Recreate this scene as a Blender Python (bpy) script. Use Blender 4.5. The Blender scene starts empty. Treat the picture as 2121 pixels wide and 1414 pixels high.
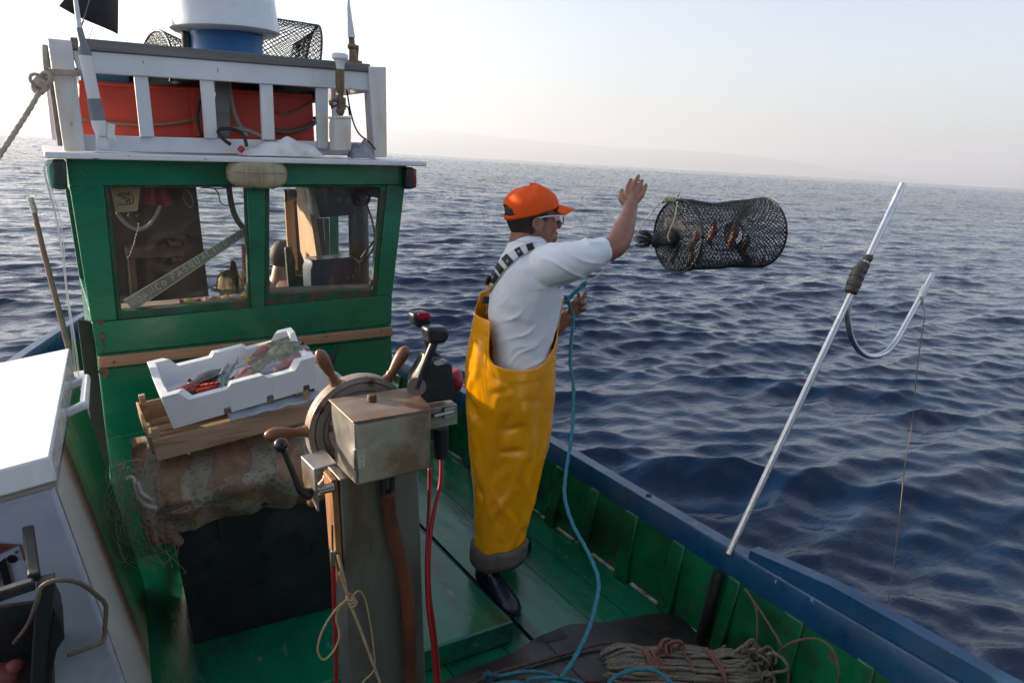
import bpy, bmesh, math, random
import numpy as np
from mathutils import Vector, Matrix, noise as mnoise
S = bpy.context.scene
COL = S.collection
rnd = random.Random(7)
R = math.radians

# ------------------------------------------------------------------ camera
PW, PH, FPX = 2121.0, 1414.0, 1414.0
ROLL = math.atan(0.0561); PITCH = math.atan(376 / 1414.0); YAW = R(34.5)
CAM = Vector((0, 0, 1.82))
_f = Vector((math.sin(YAW) * math.cos(PITCH), math.cos(YAW) * math.cos(PITCH), -math.sin(PITCH)))
_r0 = Vector((math.cos(YAW), -math.sin(YAW), 0)); _u0 = _r0.cross(_f)
_r = _r0 * math.cos(ROLL) + _u0 * math.sin(ROLL); _u = _u0 * math.cos(ROLL) - _r0 * math.sin(ROLL)
cd = bpy.data.cameras.new('camera'); cam = bpy.data.objects.new('camera', cd); COL.objects.link(cam)
cam.matrix_world = Matrix(((_r.x, _u.x, -_f.x, CAM.x), (_r.y, _u.y, -_f.y, CAM.y), (_r.z, _u.z, -_f.z, CAM.z), (0, 0, 0, 1)))
cd.sensor_width = 36; cd.sensor_fit = 'HORIZONTAL'; cd.lens = 36 * FPX / PW
cd.clip_start = 0.05; cd.clip_end = 60000
S.camera = cam

# ------------------------------------------------------------------ light
SUN_AZ, SUN_EL = R(-40), R(14)          # azimuth from +Y, clockwise
w = bpy.data.worlds.new('World'); S.world = w; w.use_nodes = True
nt = w.node_tree; nt.nodes.clear()
wo = nt.nodes.new('ShaderNodeOutputWorld'); bg = nt.nodes.new('ShaderNodeBackground')
sky = nt.nodes.new('ShaderNodeTexSky'); sky.sky_type = 'NISHITA'; sky.sun_disc = False
sky.sun_elevation = SUN_EL; sky.sun_rotation = SUN_AZ
sky.air_density = 1.0; sky.dust_density = 2.2; sky.ozone_density = 2.0; sky.altitude = 0
hsv = nt.nodes.new('ShaderNodeHueSaturation'); hsv.inputs['Saturation'].default_value = 0.65
tint = nt.nodes.new('ShaderNodeMix'); tint.data_type = 'RGBA'; tint.blend_type = 'MULTIPLY'; tint.inputs[0].default_value = 1; tint.inputs[7].default_value = (.985, .985, 1.015, 1)
nt.links.new(sky.outputs[0], hsv.inputs['Color']); nt.links.new(hsv.outputs[0], tint.inputs[6]); nt.links.new(tint.outputs[2], bg.inputs['Color'])
bg.inputs['Strength'].default_value = 0.10
nt.links.new(bg.outputs[0], wo.inputs['Surface'])
sd = bpy.data.lights.new('sun', 'SUN'); sun = bpy.data.objects.new('sun', sd); COL.objects.link(sun)
sd.energy = 4.0; sd.angle = R(0.6); sd.color = (1.0, 0.83, 0.64)
_sv = Vector((math.sin(SUN_AZ) * math.cos(SUN_EL), math.cos(SUN_AZ) * math.cos(SUN_EL), math.sin(SUN_EL)))
sun.rotation_euler = _sv.to_track_quat('Z', 'Y').to_euler()
S.view_settings.view_transform = 'Standard'; S.view_settings.look = 'None'
S.view_settings.exposure = 1.66; S.view_settings.gamma = 1.0; S.view_settings.use_curve_mapping = False
S.render.engine = 'CYCLES'
S.cycles.use_denoising = True
try: S.cycles.denoiser = 'OPENIMAGEDENOISE'
except Exception: pass
S.cycles.max_bounces = 8; S.cycles.volume_bounces = 2; S.cycles.transparent_max_bounces = 16
S.cycles.caustics_reflective = False; S.cycles.caustics_refractive = False
S.cycles.sample_clamp_indirect = 6.0

# ------------------------------------------------------------------ measuring: a pixel of the photo to a point in the place
def ray(px, py):
    return (_f * FPX + _r * (px - PW / 2) + _u * (PH / 2 - py)).normalized()
def P(px, py, x=None, y=None, z=None, d=None):
    v = ray(px, py)
    if x is not None: t = (x - CAM.x) / v.x
    elif y is not None: t = (y - CAM.y) / v.y
    elif z is not None: t = (z - CAM.z) / v.z
    else: t = d
    return CAM + v * t
def proj(p):
    q = Vector(p) - CAM; zf = q.dot(_f)
    return PW / 2 + FPX * q.dot(_r) / zf, PH / 2 - FPX * q.dot(_u) / zf

# ------------------------------------------------------------------ materials
def new_mat(name):
    m = bpy.data.materials.new(name); m.use_nodes = True
    n = m.node_tree.nodes; l = m.node_tree.links
    return m, n, l, n['Principled BSDF']
def setin(b, **k):
    for a, v in k.items():
        a = a.replace('_', ' ')
        if a in b.inputs: b.inputs[a].default_value = v
def rgba(c): return (c[0], c[1], c[2], 1)
def lin(r, g, b):      # 0-255 display value to linear
    f = lambda c: (c / 255 / 12.92) if c / 255 <= 0.04045 else ((c / 255 + 0.055) / 1.055) ** 2.4
    return (f(r), f(g), f(b))
def mat(name, col, rough=.5, metal=0, var=.18, vscale=6, bump=.15, bscale=50, bdist=.004, spec=.5, wear=None, wamt=.0, wscale=14,
        stretch=(1, 1, 1), coat=0, stain=None, samt=0, sscale=5, rvar=.12, sss=0):
    m, n, l, b = new_mat(name)
    tc = n.new('ShaderNodeTexCoord'); mp = n.new('ShaderNodeMapping'); mp.inputs['Scale'].default_value = stretch
    l.new(tc.outputs['Object'], mp.inputs[0])
    def noi(sc, det=5, ro=.55):
        t = n.new('ShaderNodeTexNoise'); t.inputs['Scale'].default_value = sc; t.inputs['Detail'].default_value = det; t.inputs['Roughness'].default_value = ro
        l.new(mp.outputs[0], t.inputs['Vector']); return t.outputs['Fac']
    def ramp(src, a, c, lo=0., hi=1.):
        r = n.new('ShaderNodeMapRange'); r.inputs[1].default_value = a; r.inputs[2].default_value = c; r.inputs[3].default_value = lo; r.inputs[4].default_value = hi
        l.new(src, r.inputs[0]); return r.outputs[0]
    def mixc(f, A, B):
        x = n.new('ShaderNodeMix'); x.data_type = 'RGBA'
        if hasattr(f, 'node'): l.new(f, x.inputs[0])
        else: x.inputs[0].default_value = f
        for s, v in ((6, A), (7, B)):
            if hasattr(v, 'node'): l.new(v, x.inputs[s])
            else: x.inputs[s].default_value = rgba(v)
        return x.outputs[2]
    v0 = noi(vscale)
    c = mixc(ramp(v0, .3, .7), tuple(k * (1 - var) for k in col), tuple(min(1, k * (1 + var)) for k in col))
    if stain: c = mixc(ramp(noi(sscale, 6, .6), .62 - samt * .3, .75 - samt * .2), c, stain)
    wf = None
    if wear:
        wf = ramp(noi(wscale, 8, .68), .70 - wamt * .3, .73 - wamt * .28)
        c = mixc(wf, c, wear)
    l.new(c, b.inputs['Base Color'])
    l.new(ramp(noi(vscale * 2.3), .3, .7, max(.02, rough - rvar), min(1, rough + rvar)), b.inputs['Roughness'])
    b.inputs['Metallic'].default_value = metal
    setin(b, Specular_IOR_Level=spec, Coat_Weight=coat)
    if sss: setin(b, Subsurface_Weight=sss, Subsurface_Radius=(.01, .004, .002), Subsurface_Scale=1.0)
    if bump:
        bp = n.new('ShaderNodeBump'); bp.inputs['Strength'].default_value = bump; bp.inputs['Distance'].default_value = bdist
        h = noi(bscale, 4)
        if wf is not None:
            mm = n.new('ShaderNodeMath'); mm.operation = 'SUBTRACT'; l.new(h, mm.inputs[0]); l.new(wf, mm.inputs[1]); h = mm.outputs[0]
        l.new(h, bp.inputs['Height']); l.new(bp.outputs[0], b.inputs['Normal'])
    return m

# ------------------------------------------------------------------ mesh building
class MB:
    def __init__(s): s.v = []; s.f = []
    def add(s, vs, fs):
        o = len(s.v); s.v += [tuple(p) for p in vs]; s.f += [tuple(i + o for i in f) for f in fs]; return s
    def box(s, c, size, rot=None):
        c = Vector(c); hx, hy, hz = (k / 2 for k in size); M = rot or Matrix.Identity(3)
        vs = [c + M @ Vector((a * hx, b * hy, d * hz)) for a in (-1, 1) for b in (-1, 1) for d in (-1, 1)]
        return s.add(vs, [(0, 1, 3, 2), (4, 6, 7, 5), (0, 4, 5, 1), (2, 3, 7, 6), (0, 2, 6, 4), (1, 5, 7, 3)])
    def hexa(s, b, t):      # four bottom points, four top points, same order
        return s.add(list(b) + list(t), [(3, 2, 1, 0), (4, 5, 6, 7)] + [(i, (i + 1) % 4, 4 + (i + 1) % 4, 4 + i) for i in range(4)])
    def bar(s, a, b, w, h, up=(0, 0, 1)):
        a = Vector(a); b = Vector(b); d = (b - a).normalized(); u = Vector(up); x = d.cross(u)
        if x.length < 1e-4: x = d.cross(Vector((1, 0, 0)))
        x.normalize(); u = x.cross(d)
        q = lambda p: [p - x * w / 2 - u * h / 2, p + x * w / 2 - u * h / 2, p + x * w / 2 + u * h / 2, p - x * w / 2 + u * h / 2]
        return s.hexa(q(a), q(b))
    def prism(s, poly, ext):      # poly: points (3-D) in order; ext: vector
        n = len(poly); e = Vector(ext); vs = [Vector(p) for p in poly] + [Vector(p) + e for p in poly]
        return s.add(vs, [tuple(range(n - 1, -1, -1)), tuple(range(n, 2 * n))] + [(i, (i + 1) % n, n + (i + 1) % n, n + i) for i in range(n)])
    def rings(s, rings, closed=True, cap0=True, cap1=True):
        n = len(rings[0]); o = []; fs = []
        for k, rg in enumerate(rings): o += [tuple(p) for p in rg]
        for k in range(len(rings) - 1):
            for i in range(n if closed else n - 1):
                j = (i + 1) % n; fs.append((k * n + i, k * n + j, (k + 1) * n + j, (k + 1) * n + i))
        if cap0: fs.append(tuple(range(n - 1, -1, -1)))
        if cap1: fs.append(tuple(range((len(rings) - 1) * n, len(rings) * n)))
        return s.add(o, fs)
    def tube(s, pts, r, n=10, caps=True, twist=None, flat=None, step=None):
        pts = [Vector(p) for p in pts]
        rr = list(r) if hasattr(r, '__len__') else [r] * len(pts)
        if step:
            pts, rr = resample(pts, rr, step)
        t0 = (pts[1] - pts[0]).normalized()
        x = t0.orthogonal().normalized(); prev = t0; out = []; acc = 0
        for i, p in enumerate(pts):
            t = (pts[min(i + 1, len(pts) - 1)] - pts[max(i - 1, 0)])
            t = t.normalized() if t.length > 1e-9 else prev
            ax = prev.cross(t)
            if ax.length > 1e-7: x = Matrix.Rotation(prev.angle(t), 3, ax.normalized()) @ x
            x = (x - t * x.dot(t)).normalized(); y = t.cross(x); prev = t
            if i: acc += (p - pts[i - 1]).length
            rg = []
            for k in range(n):
                a = 2 * math.pi * k / n; q = rr[i]
                if twist: q *= 1 + twist[2] * math.cos(twist[0] * (a - 2 * math.pi * acc / twist[1] / twist[0]))
                rg.append(p + x * math.cos(a) * q + y * math.sin(a) * q * (flat or 1))
            out.append(rg)
        return s.rings(out, True, caps, caps)
    def lathe(s, prof, c=(0, 0, 0), axis=(0, 0, 1), n=24):
        c = Vector(c); ax = Vector(axis).normalized(); x = ax.orthogonal().normalized(); y = ax.cross(x)
        rg = [[c + ax * z + (x * math.cos(2 * math.pi * k / n) + y * math.sin(2 * math.pi * k / n)) * max(r_, 1e-5) for k in range(n)] for r_, z in prof]
        return s.rings(rg)
    def ellipsoid(s, c, rad, rot=None, n=20, m=12):
        c = Vector(c); M = rot or Matrix.Identity(3); rg = []
        for j in range(m + 1):
            th = math.pi * (j + .02) / (m + .04)
            rg.append([c + M @ Vector((rad[0] * math.sin(th) * math.cos(2 * math.pi * k / n), rad[1] * math.sin(th) * math.sin(2 * math.pi * k / n), -rad[2] * math.cos(th))) for k in range(n)])
        return s.rings(rg)
    def torus(s, c, axis, Rr, r, n=48, m=10):
        c = Vector(c); ax = Vector(axis).normalized(); x = ax.orthogonal().normalized(); y = ax.cross(x); o = []; fs = []
        for i in range(n):
            a = 2 * math.pi * i / n; d = x * math.cos(a) + y * math.sin(a)
            for j in range(m):
                b = 2 * math.pi * j / m; o.append(c + d * (Rr + r * math.cos(b)) + ax * r * math.sin(b))
        for i in range(n):
            for j in range(m):
                fs.append((i * m + j, ((i + 1) % n) * m + j, ((i + 1) % n) * m + (j + 1) % m, i * m + (j + 1) % m))
        return s.add(o, fs)
    def sheet(s, fn, nu, nv):
        vs = [fn(i / nu, j / nv) for i in range(nu + 1) for j in range(nv + 1)]
        return s.add(vs, [(i * (nv + 1) + j, (i + 1) * (nv + 1) + j, (i + 1) * (nv + 1) + j + 1, i * (nv + 1) + j + 1) for i in range(nu) for j in range(nv)])
def spline(pts, k=8):
    pts = [Vector(p) for p in pts]; out = []
    for i in range(len(pts) - 1):
        a = pts[max(i - 1, 0)]; b = pts[i]; c = pts[i + 1]; d = pts[min(i + 2, len(pts) - 1)]
        for j in range(k):
            t = j / k
            out.append(.5 * ((2 * b) + (c - a) * t + (2 * a - 5 * b + 4 * c - d) * t * t + (3 * b - a - 3 * c + d) * t ** 3))
    return out + [pts[-1]]
def lerpl(vals, k=8):
    out = []
    for i in range(len(vals) - 1):
        for j in range(k):
            t = j / k; t = t * t * (3 - 2 * t); out.append(vals[i] * (1 - t) + vals[i + 1] * t)
    return out + [vals[-1]]
def resample(pts, rr, step):
    L = [0]
    for i in range(1, len(pts)): L.append(L[-1] + (pts[i] - pts[i - 1]).length)
    n = max(2, int(L[-1] / step) + 1); q = []; r2 = []; k = 0
    for i in range(n):
        d = L[-1] * i / (n - 1)
        while k < len(L) - 2 and L[k + 1] < d: k += 1
        t = (d - L[k]) / max(1e-9, L[k + 1] - L[k]); q.append(pts[k].lerp(pts[k + 1], t)); r2.append(rr[k] * (1 - t) + rr[k + 1] * t)
    return q, r2
def make(name, mb, m, parent=None, bevel=0, smooth=35, solid=0, sub=0, seg=2):
    me = bpy.data.meshes.new(name); me.from_pydata(mb.v, [], mb.f); me.update()
    if smooth:
        me.polygons.foreach_set('use_smooth', [True] * len(me.polygons))
        if smooth < 180: me.set_sharp_from_angle(angle=R(smooth))
    return link(name, me, m, parent, bevel, solid, sub, seg)
def link(name, me, m, parent=None, bevel=0, solid=0, sub=0, seg=2):
    o = bpy.data.objects.new(name, me); COL.objects.link(o)
    for k in (m if isinstance(m, (list, tuple)) else [m]): me.materials.append(k)
    if sub: q = o.modifiers.new('sub', 'SUBSURF'); q.levels = sub; q.render_levels = sub
    if solid: q = o.modifiers.new('solid', 'SOLIDIFY'); q.thickness = solid; q.offset = 0
    if bevel: q = o.modifiers.new('bevel', 'BEVEL'); q.width = bevel; q.segments = seg; q.limit_method = 'ANGLE'; q.angle_limit = R(40); q.harden_normals = False
    if parent is not None: setp(o, parent)
    return o
def setp(o, parent):
    o.parent = parent; o.matrix_parent_inverse = Matrix.Translation(-parent.location)   # every mesh is modelled in place
def tag(o, label=None, cat=None, group=None, kind=None):
    if label: o['label'] = label
    if cat: o['category'] = cat
    if group: o['group'] = group
    if kind: o['kind'] = kind
    return o
def thing(name, label, cat, loc=(0, 0, 0), group=None):
    o = bpy.data.objects.new(name, None); COL.objects.link(o); o.location = loc; o.empty_display_size = .05
    return tag(o, label, cat, group)
def remesh(mb, voxel, smooth=6, f=.5):
    """union of the closed shells in mb as one continuous surface"""
    me = bpy.data.meshes.new('tmp'); me.from_pydata(mb.v, [], mb.f); me.update()
    bm = bmesh.new(); bm.from_mesh(me); bmesh.ops.recalc_face_normals(bm, faces=bm.faces); bm.to_mesh(me); bm.free()
    o = bpy.data.objects.new('tmp', me); COL.objects.link(o)
    q = o.modifiers.new('r', 'REMESH'); q.mode = 'VOXEL'; q.voxel_size = voxel; q.use_smooth_shade = True
    if smooth: q = o.modifiers.new('s', 'SMOOTH'); q.iterations = smooth; q.factor = f
    dg = bpy.context.evaluated_depsgraph_get(); ev = o.evaluated_get(dg)
    res = bpy.data.meshes.new_from_object(ev); bpy.data.objects.remove(o); bpy.data.meshes.remove(me)
    res.polygons.foreach_set('use_smooth', [True] * len(res.polygons)); res.materials.clear()
    return res
def displace(me, fn):
    n = len(me.vertices); co = np.empty(n * 3, np.float32); no = np.empty(n * 3, np.float32)
    me.vertices.foreach_get('co', co); me.vertices.foreach_get('normal', no)
    co = co.reshape(-1, 3); no = no.reshape(-1, 3)
    me.vertices.foreach_set('co', (co + no * fn(co, no)[:, None]).astype(np.float32).ravel()); me.update()
def rotm(ax, ang): return Matrix.Rotation(ang, 3, ax)
def basis(x, y, z): return Matrix((x, y, z)).transposed()
# ------------------------------------------------------------------ sea, far hills
SEA_Z = -0.60
def build_sea():
    rng = np.random.default_rng(3)
    az = np.concatenate([np.linspace(-28, 96, 760), np.linspace(96, 332, 150)[1:-1]]) * math.pi / 180
    rad = [1.2]
    while rad[-1] < 9000: rad.append(rad[-1] * (1.0105 if rad[-1] < 8 else 1.0056 if rad[-1] < 420 else 1.02))
    rad = np.array(rad); A, Rr = np.meshgrid(az, rad, indexing='xy')
    X = Rr * np.sin(A); Y = Rr * np.cos(A); Z = np.zeros_like(X); DX = np.zeros_like(X); DY = np.zeros_like(X)
    grid = np.maximum(np.gradient(rad)[:, None] * np.ones_like(Rr), Rr * 0.00285)
    main = R(20)
    for i in range(150):
        lam = 0.14 * (60.0) ** (i / 149.0) * rng.uniform(.9, 1.1)
        th = main + rng.normal(0, .40 if lam < 2.5 else .25) + (R(180) if rng.random() < .12 else 0)
        k = 2 * math.pi / lam
        amp = 0.0058 * lam ** 0.92 * rng.uniform(.5, 1.3)
        amp *= np.interp(lam, [.14, .35, .8, 1.3, 2.5, 5, 9], [1.1, 1.6, 1.3, .75, .5, .36, .3])
        dx, dy = math.sin(th), math.cos(th); ph = rng.uniform(0, 2 * math.pi)
        fade = np.clip((lam / grid - 1.7) / 2.0, 0, 1)
        gm = .65 + .7 * np.sin(X * rng.uniform(.03, .2) + Y * rng.uniform(-.2, .2) + ph)      # wave groups
        arg = k * (X * dx + Y * dy) + ph
        Z += amp * fade * gm * np.cos(arg)
        q = 1.0 * amp * fade * gm
        DX -= q * dx * np.sin(arg); DY -= q * dy * np.sin(arg)
    nr, na = X.shape
    Z += rng.normal(0, 1, Z.shape) * np.minimum(.11 * np.interp(Rr, [8, 45, 200], [0, .55, 1]) * Rr * .00285, .22)      # chop shorter than the mesh can carry
    Z -= Rr ** 2 / (2 * 6371000.)                                        # the curve of the earth: a sharp horizon about 6 km away
    co = np.stack([X + DX, Y + DY, Z], -1).reshape(-1, 3)
    co = np.concatenate([co, [[0, 0, 0]]]).astype(np.float32)
    i, j = np.meshgrid(np.arange(nr - 1), np.arange(na), indexing='ij'); j2 = (j + 1) % na
    q = np.stack([i * na + j, i * na + j2, (i + 1) * na + j2, (i + 1) * na + j], -1).reshape(-1, 4)[:, ::-1]
    tri = np.stack([np.full(na, nr * na), (np.arange(na) + 1) % na, np.arange(na)], -1)
    me = bpy.data.meshes.new('sea'); me.vertices.add(len(co)); me.vertices.foreach_set('co', co.ravel())
    nl = q.size + tri.size; me.loops.add(nl); me.loops.foreach_set('vertex_index', np.concatenate([q.ravel(), tri.ravel()]).astype(np.int32))
    npol = len(q) + len(tri); me.polygons.add(npol)
    st = np.concatenate([np.arange(len(q)) * 4, q.size + np.arange(len(tri)) * 3]).astype(np.int32)
    me.polygons.foreach_set('loop_start', st); me.update(calc_edges=True)
    me.polygons.foreach_set('use_smooth', np.ones(npol, bool)); me.validate()
    m, n, l, b = new_mat('sea_water')
    setin(b, Base_Color=rgba((.0005, .014, .045)), Roughness=.04, IOR=1.333, Specular_IOR_Level=.5)
    tc = n.new('ShaderNodeTexCoord')
    mp = n.new('ShaderNodeMapping'); mp.inputs['Rotation'].default_value = (0, 0, -R(20)); mp.inputs['Scale'].default_value = (.38, 1, 1)
    l.new(tc.outputs['Object'], mp.inputs[0])
    def nz(sc, det):
        t = n.new('ShaderNodeTexNoise'); t.inputs['Scale'].default_value = sc; t.inputs['Detail'].default_value = det; t.inputs['Roughness'].default_value = .62
        l.new(mp.outputs[0], t.inputs['Vector']); return t.outputs['Fac']
    ln = n.new('ShaderNodeVectorMath'); ln.operation = 'LENGTH'; l.new(tc.outputs['Object'], ln.inputs[0])
    far = n.new('ShaderNodeMapRange'); far.inputs[1].default_value = 6; far.inputs[2].default_value = 70; far.inputs[3].default_value = .06; far.inputs[4].default_value = 1.0; l.new(ln.outputs['Value'], far.inputs[0])   # chop too fine for the mesh far out
    b1 = n.new('ShaderNodeBump'); b1.inputs['Distance'].default_value = .05; b1.inputs['Strength'].default_value = .34
    l.new(nz(5.0, 6), b1.inputs['Height'])
    b2 = n.new('ShaderNodeBump'); b2.inputs['Distance'].default_value = .55
    l.new(far.outputs[0], b2.inputs['Strength']); l.new(nz(.95, 6), b2.inputs['Height']); l.new(b1.outputs[0], b2.inputs['Normal'])
    l.new(b2.outputs[0], b.inputs['Normal'])
    o = link('sea', me, m); o.location = (0, 0, SEA_Z); tag(o, 'dark blue open sea with small ruffled waves', 'sea', kind='structure')
build_sea()

def build_hills():
    mb = MB(); D = 20000.; pr = [(800, 40), (880, 50), (980, 44), (1080, 40), (1180, 36), (1300, 34), (1420, 34), (1540, 33), (1640, 24), (1760, 12), (1880, 5), (1960, 0)]
    front = []; top = []; back = []
    for i in range(0, 200):
        px = 150 + (1980 - 150) * i / 199
        h = np.interp(px, [150, 500] + [a for a, _ in pr], [0, 26] + [b_ for _, b_ in pr])
        h = max(0, h + 3.0 * mnoise.noise(Vector((px * .012, 0, 0))) + 1.4 * mnoise.noise(Vector((px * .05, 3, 0)))) if h > 1 else 0
        v = ray(px, 271 + .0561 * px); v.z = 0; v.normalize()
        hz = h / 1463. * D + 20
        front.append((v.x * D, v.y * D, -150)); top.append((v.x * D * 1.12, v.y * D * 1.12, hz * 1.12 + SEA_Z)); back.append((v.x * D * 1.4, v.y * D * 1.4, -150))
    mid = [tuple(a * .55 + b_ * .45 for a, b_ in zip(f_, t_)) for f_, t_ in zip(front, top)]
    mb.rings([front, mid, top, back], closed=False, cap0=False, cap1=False)
    o = make('hills', mb, mat('hill_scrub', (.07, .09, .06), .9, var=.3, vscale=.004, bump=0), smooth=180)
    tag(o, 'pale distant coastal hills along the horizon', 'hills', kind='structure')
build_hills()
def build_haze():
    mb = MB(); mb.box((0, 0, 349), (60000, 60000, 1100))
    m, n, l, b = new_mat('haze_air'); n.remove(b)
    v = n.new('ShaderNodeVolumePrincipled'); v.inputs['Color'].default_value = (.72, .745, .79, 1); v.inputs['Density'].default_value = 1.25e-4
    v.inputs['Anisotropy'].default_value = .3
    l.new(v.outputs[0], n['Material Output'].inputs['Volume'])
    o = make('haze', mb, m, smooth=0); tag(o, 'pale sea haze between the boat and the far hills', 'haze', kind='stuff')
build_haze()
# ------------------------------------------------------------------ the fishing boat: hull, deck, bulwarks, wheelhouse, roof railing
GREEN = (.002, .135, .066)
M_green = mat('green_gloss_paint', GREEN, .30, var=.10, vscale=3.5, bump=.22, bscale=24, bdist=.003, wear=(.11, .065, .035), wamt=.17, wscale=11, stain=(.006, .075, .04), samt=.3, stretch=(.5, 1, 1))
M_green_deck = mat('green_deck_paint', (.0015, .150, .068), .22, var=.3, vscale=5, bump=.3, bscale=40, bdist=.003, wear=(.10, .16, .12), wamt=.32, wscale=12, stretch=(1, .25, 1), stain=(.012, .05, .03), samt=.5)
M_green_bul = mat('green_bulwark_paint', (.002, .125, .048), .34, var=.3, vscale=4, bump=.25, bscale=30, bdist=.003, wear=(.10, .07, .035), wamt=.22, wscale=8, stain=(.01, .035, .02), samt=.6)
M_blue = mat('blue_gunwale_paint', (.003, .058, .145), .34, var=.25, vscale=5, bump=.3, bscale=45, bdist=.003, wear=(.16, .24, .32), wamt=.16, wscale=16, stain=(.02, .06, .12), samt=.4)
M_white = mat('white_flaking_paint', (.66, .68, .70), .45, var=.06, vscale=6, bump=.35, bscale=70, bdist=.003, wear=(.16, .17, .20), wamt=.10, wscale=22, stretch=(1, 1, .45), stain=(.60, .50, .38), samt=.22, sscale=4)
M_white_rust = mat('white_paint_rusty', (.66, .67, .68), .5, var=.07, bump=.4, bscale=60, bdist=.004, wear=(.28, .13, .05), wamt=.22, wscale=10, stretch=(1, 1, .25), stain=(.58, .45, .30), samt=.5, sscale=5)
M_grey_wood = mat('grey_weathered_wood', (.16, .155, .15), .8, var=.3, vscale=4, stretch=(.4, 3, 6), bump=.4, bscale=40)
M_raw_wood = mat('raw_pine_batten', (.33, .19, .105), .7, var=.25, vscale=5, stretch=(.5, 6, 9), bump=.3, bscale=25, wear=(.12, .06, .03), wamt=.1, wscale=5)
M_frame_wood = mat('worn_window_rebate', (.004, .075, .036), .6, var=.4, vscale=12, bump=.5, bscale=40, wear=(.085, .052, .028), wamt=.62, wscale=16)
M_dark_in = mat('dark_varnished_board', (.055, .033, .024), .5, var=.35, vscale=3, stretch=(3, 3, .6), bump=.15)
M_hull = mat('white_hull_paint', (.55, .56, .58), .4, var=.1, stain=(.3, .2, .1), samt=.3)
WF = 3.0                                      # plane of the wheelhouse wall that faces the stern
def q(px, py, y=WF): return P(px, py, y=y)
boat = thing('fishing_boat', 'green wooden fishing boat with blue gunwale and white-railed wheelhouse', 'fishing boat', (.72, 2.0, 0))

YS = [-1.3, -.6, 0, .6, 1.2, 1.8, 2.4, 3.0, 3.5, 4.0, 4.5, 5.0, 5.5, 6.0, 6.4, 6.6]
XS = [1.80, 1.95, 2.02, 2.03, 2.03, 2.03, 2.03, 2.02, 1.99, 1.91, 1.79, 1.61, 1.37, 1.08, .84, .74]
ys = np.linspace(-1.3, 6.6, 90); xs = np.interp(ys, YS, XS)
for _ in range(6): xs[1:-1] = (xs[:-2] + 2 * xs[1:-1] + xs[2:]) / 4
def sheer(y): return .0 + .022 * max(0, y - 2.8) ** 2 * .8
def bx(y): return float(np.interp(y, ys, xs))
def side(x, s): return x if s > 0 else 1.44 - x
# hull skin outside, bulwark lining inside
mh = MB(); mb_ = MB()
for s in (1, -1):
    rg_o = []; rg_i = []
    for y, x in zip(ys, xs):
        h = .36 + sheer(y)
        rg_o.append([(side(x - .35, s), y, -.95), (side(x - .05, s), y, -.6), (side(x + .07, s), y, 0), (side(x + .105, s), y, h)])
        rg_i.append([(side(x, s), y, -.02), (side(x + .012, s), y, h * .5), (side(x + .035, s), y, h)])
    mh.rings(rg_o, False, False, False); mb_.rings(rg_i, False, False, False)
mh.add([(side(2.0, 1), -1.3, -.9), (side(1.95, 1), -1.3, .36), (side(1.95, -1), -1.3, .36), (side(2.0, -1), -1.3, -.9)], [(0, 1, 2, 3)])
make('hull', mh, M_hull, boat, smooth=60)
make('bulwark', mb_, M_green_bul, boat, smooth=60)
for s in (1, -1):
    for k in range(-5, 16):
        y = 1.675 + .272 * k
        if s < 0 and k < 4: continue
        x = bx(y); h = .315 + sheer(y); wd = .034 + .006 * math.sin(k * 2.3)
        m_ = MB(); dz = .012 * math.sin(k * 1.7)
        a = [(side(x - .030, s), y - wd, .002), (side(x + .008, s), y - wd, .002), (side(x + .008, s), y + wd, .002), (side(x - .030, s), y + wd, .002)]
        t = [(side(x + .020, s), y - wd + dz, h), (side(x + .050, s), y - wd + dz, h), (side(x + .050, s), y + wd + dz, h), (side(x + .020, s), y + wd + dz, h)]
        m_.hexa(a, t) if s > 0 else m_.hexa(a[::-1], t[::-1])
        make('rib', m_, M_green_bul, boat, bevel=.006)
# pale seam of bare caulking where deck and bulwark meet
M_seam = mat('bare_seam', (.42, .40, .36), .8, var=.5, vscale=30, bump=.6, bscale=80, wear=(.01, .07, .035), wamt=.55, wscale=20)
for k in range(-3, 9):
    ms = MB(); y0 = 1.675 + .272 * k + .05; y1 = y0 + .165
    ms.bar((bx(y0) - .006, y0, .006), (bx(y1) - .006, y1, .006), .014, .008)
    make('seam', ms, M_seam, boat)
# gunwale: blue capping swept along both sides
for s in (1, -1):
    mg = MB(); rg = []
    for y, x in zip(ys, xs):
        z = .410 + sheer(y) + .012 * max(0, 1.9 - y); xi = x + .028
        prof = [(xi, z - .118), (xi + .004, z - .008), (xi + .010, z), (xi + .072, z - .004), (xi + .080, z - .012), (xi + .080, z - .07), (xi + .03, z - .118)]
        rg.append([(side(px_, s), y, pz) for px_, pz in (prof if s > 0 else prof[::-1])])
    mg.rings(rg); g = make('gunwale', mg, M_blue, boat, smooth=35)
    if s > 0:
        mc = MB(); rc = []
        for i in range(40):
            y = 1.375 - i * .065; z = .425 + .012 * max(0, 1.9 - y); x = bx(y) + .028; e = min(1, i / 5.0)
            hh = .038 * e + .004
            rc.append([(x + .036 - .01 * e, y, z - .02), (x + .038, y, z + hh), (x + .088, y, z + hh + .002), (x + .096, y, z + hh - .008), (x + .096, y, z - .06)])
        mc.rings(rc); make('rubbing_strip', mc, M_blue, boat, smooth=35)
        mk = MB(); mk.lathe([(.0001, 0), (.013, .001), (.013, .003), (.0001, .0035)], (bx(1.92) + .075, 1.92, .4085), (0, 0, 1), 16)
        make('hole', mk, mat('hole_black', (.005, .006, .01), .8, bump=0), boat)

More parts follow.
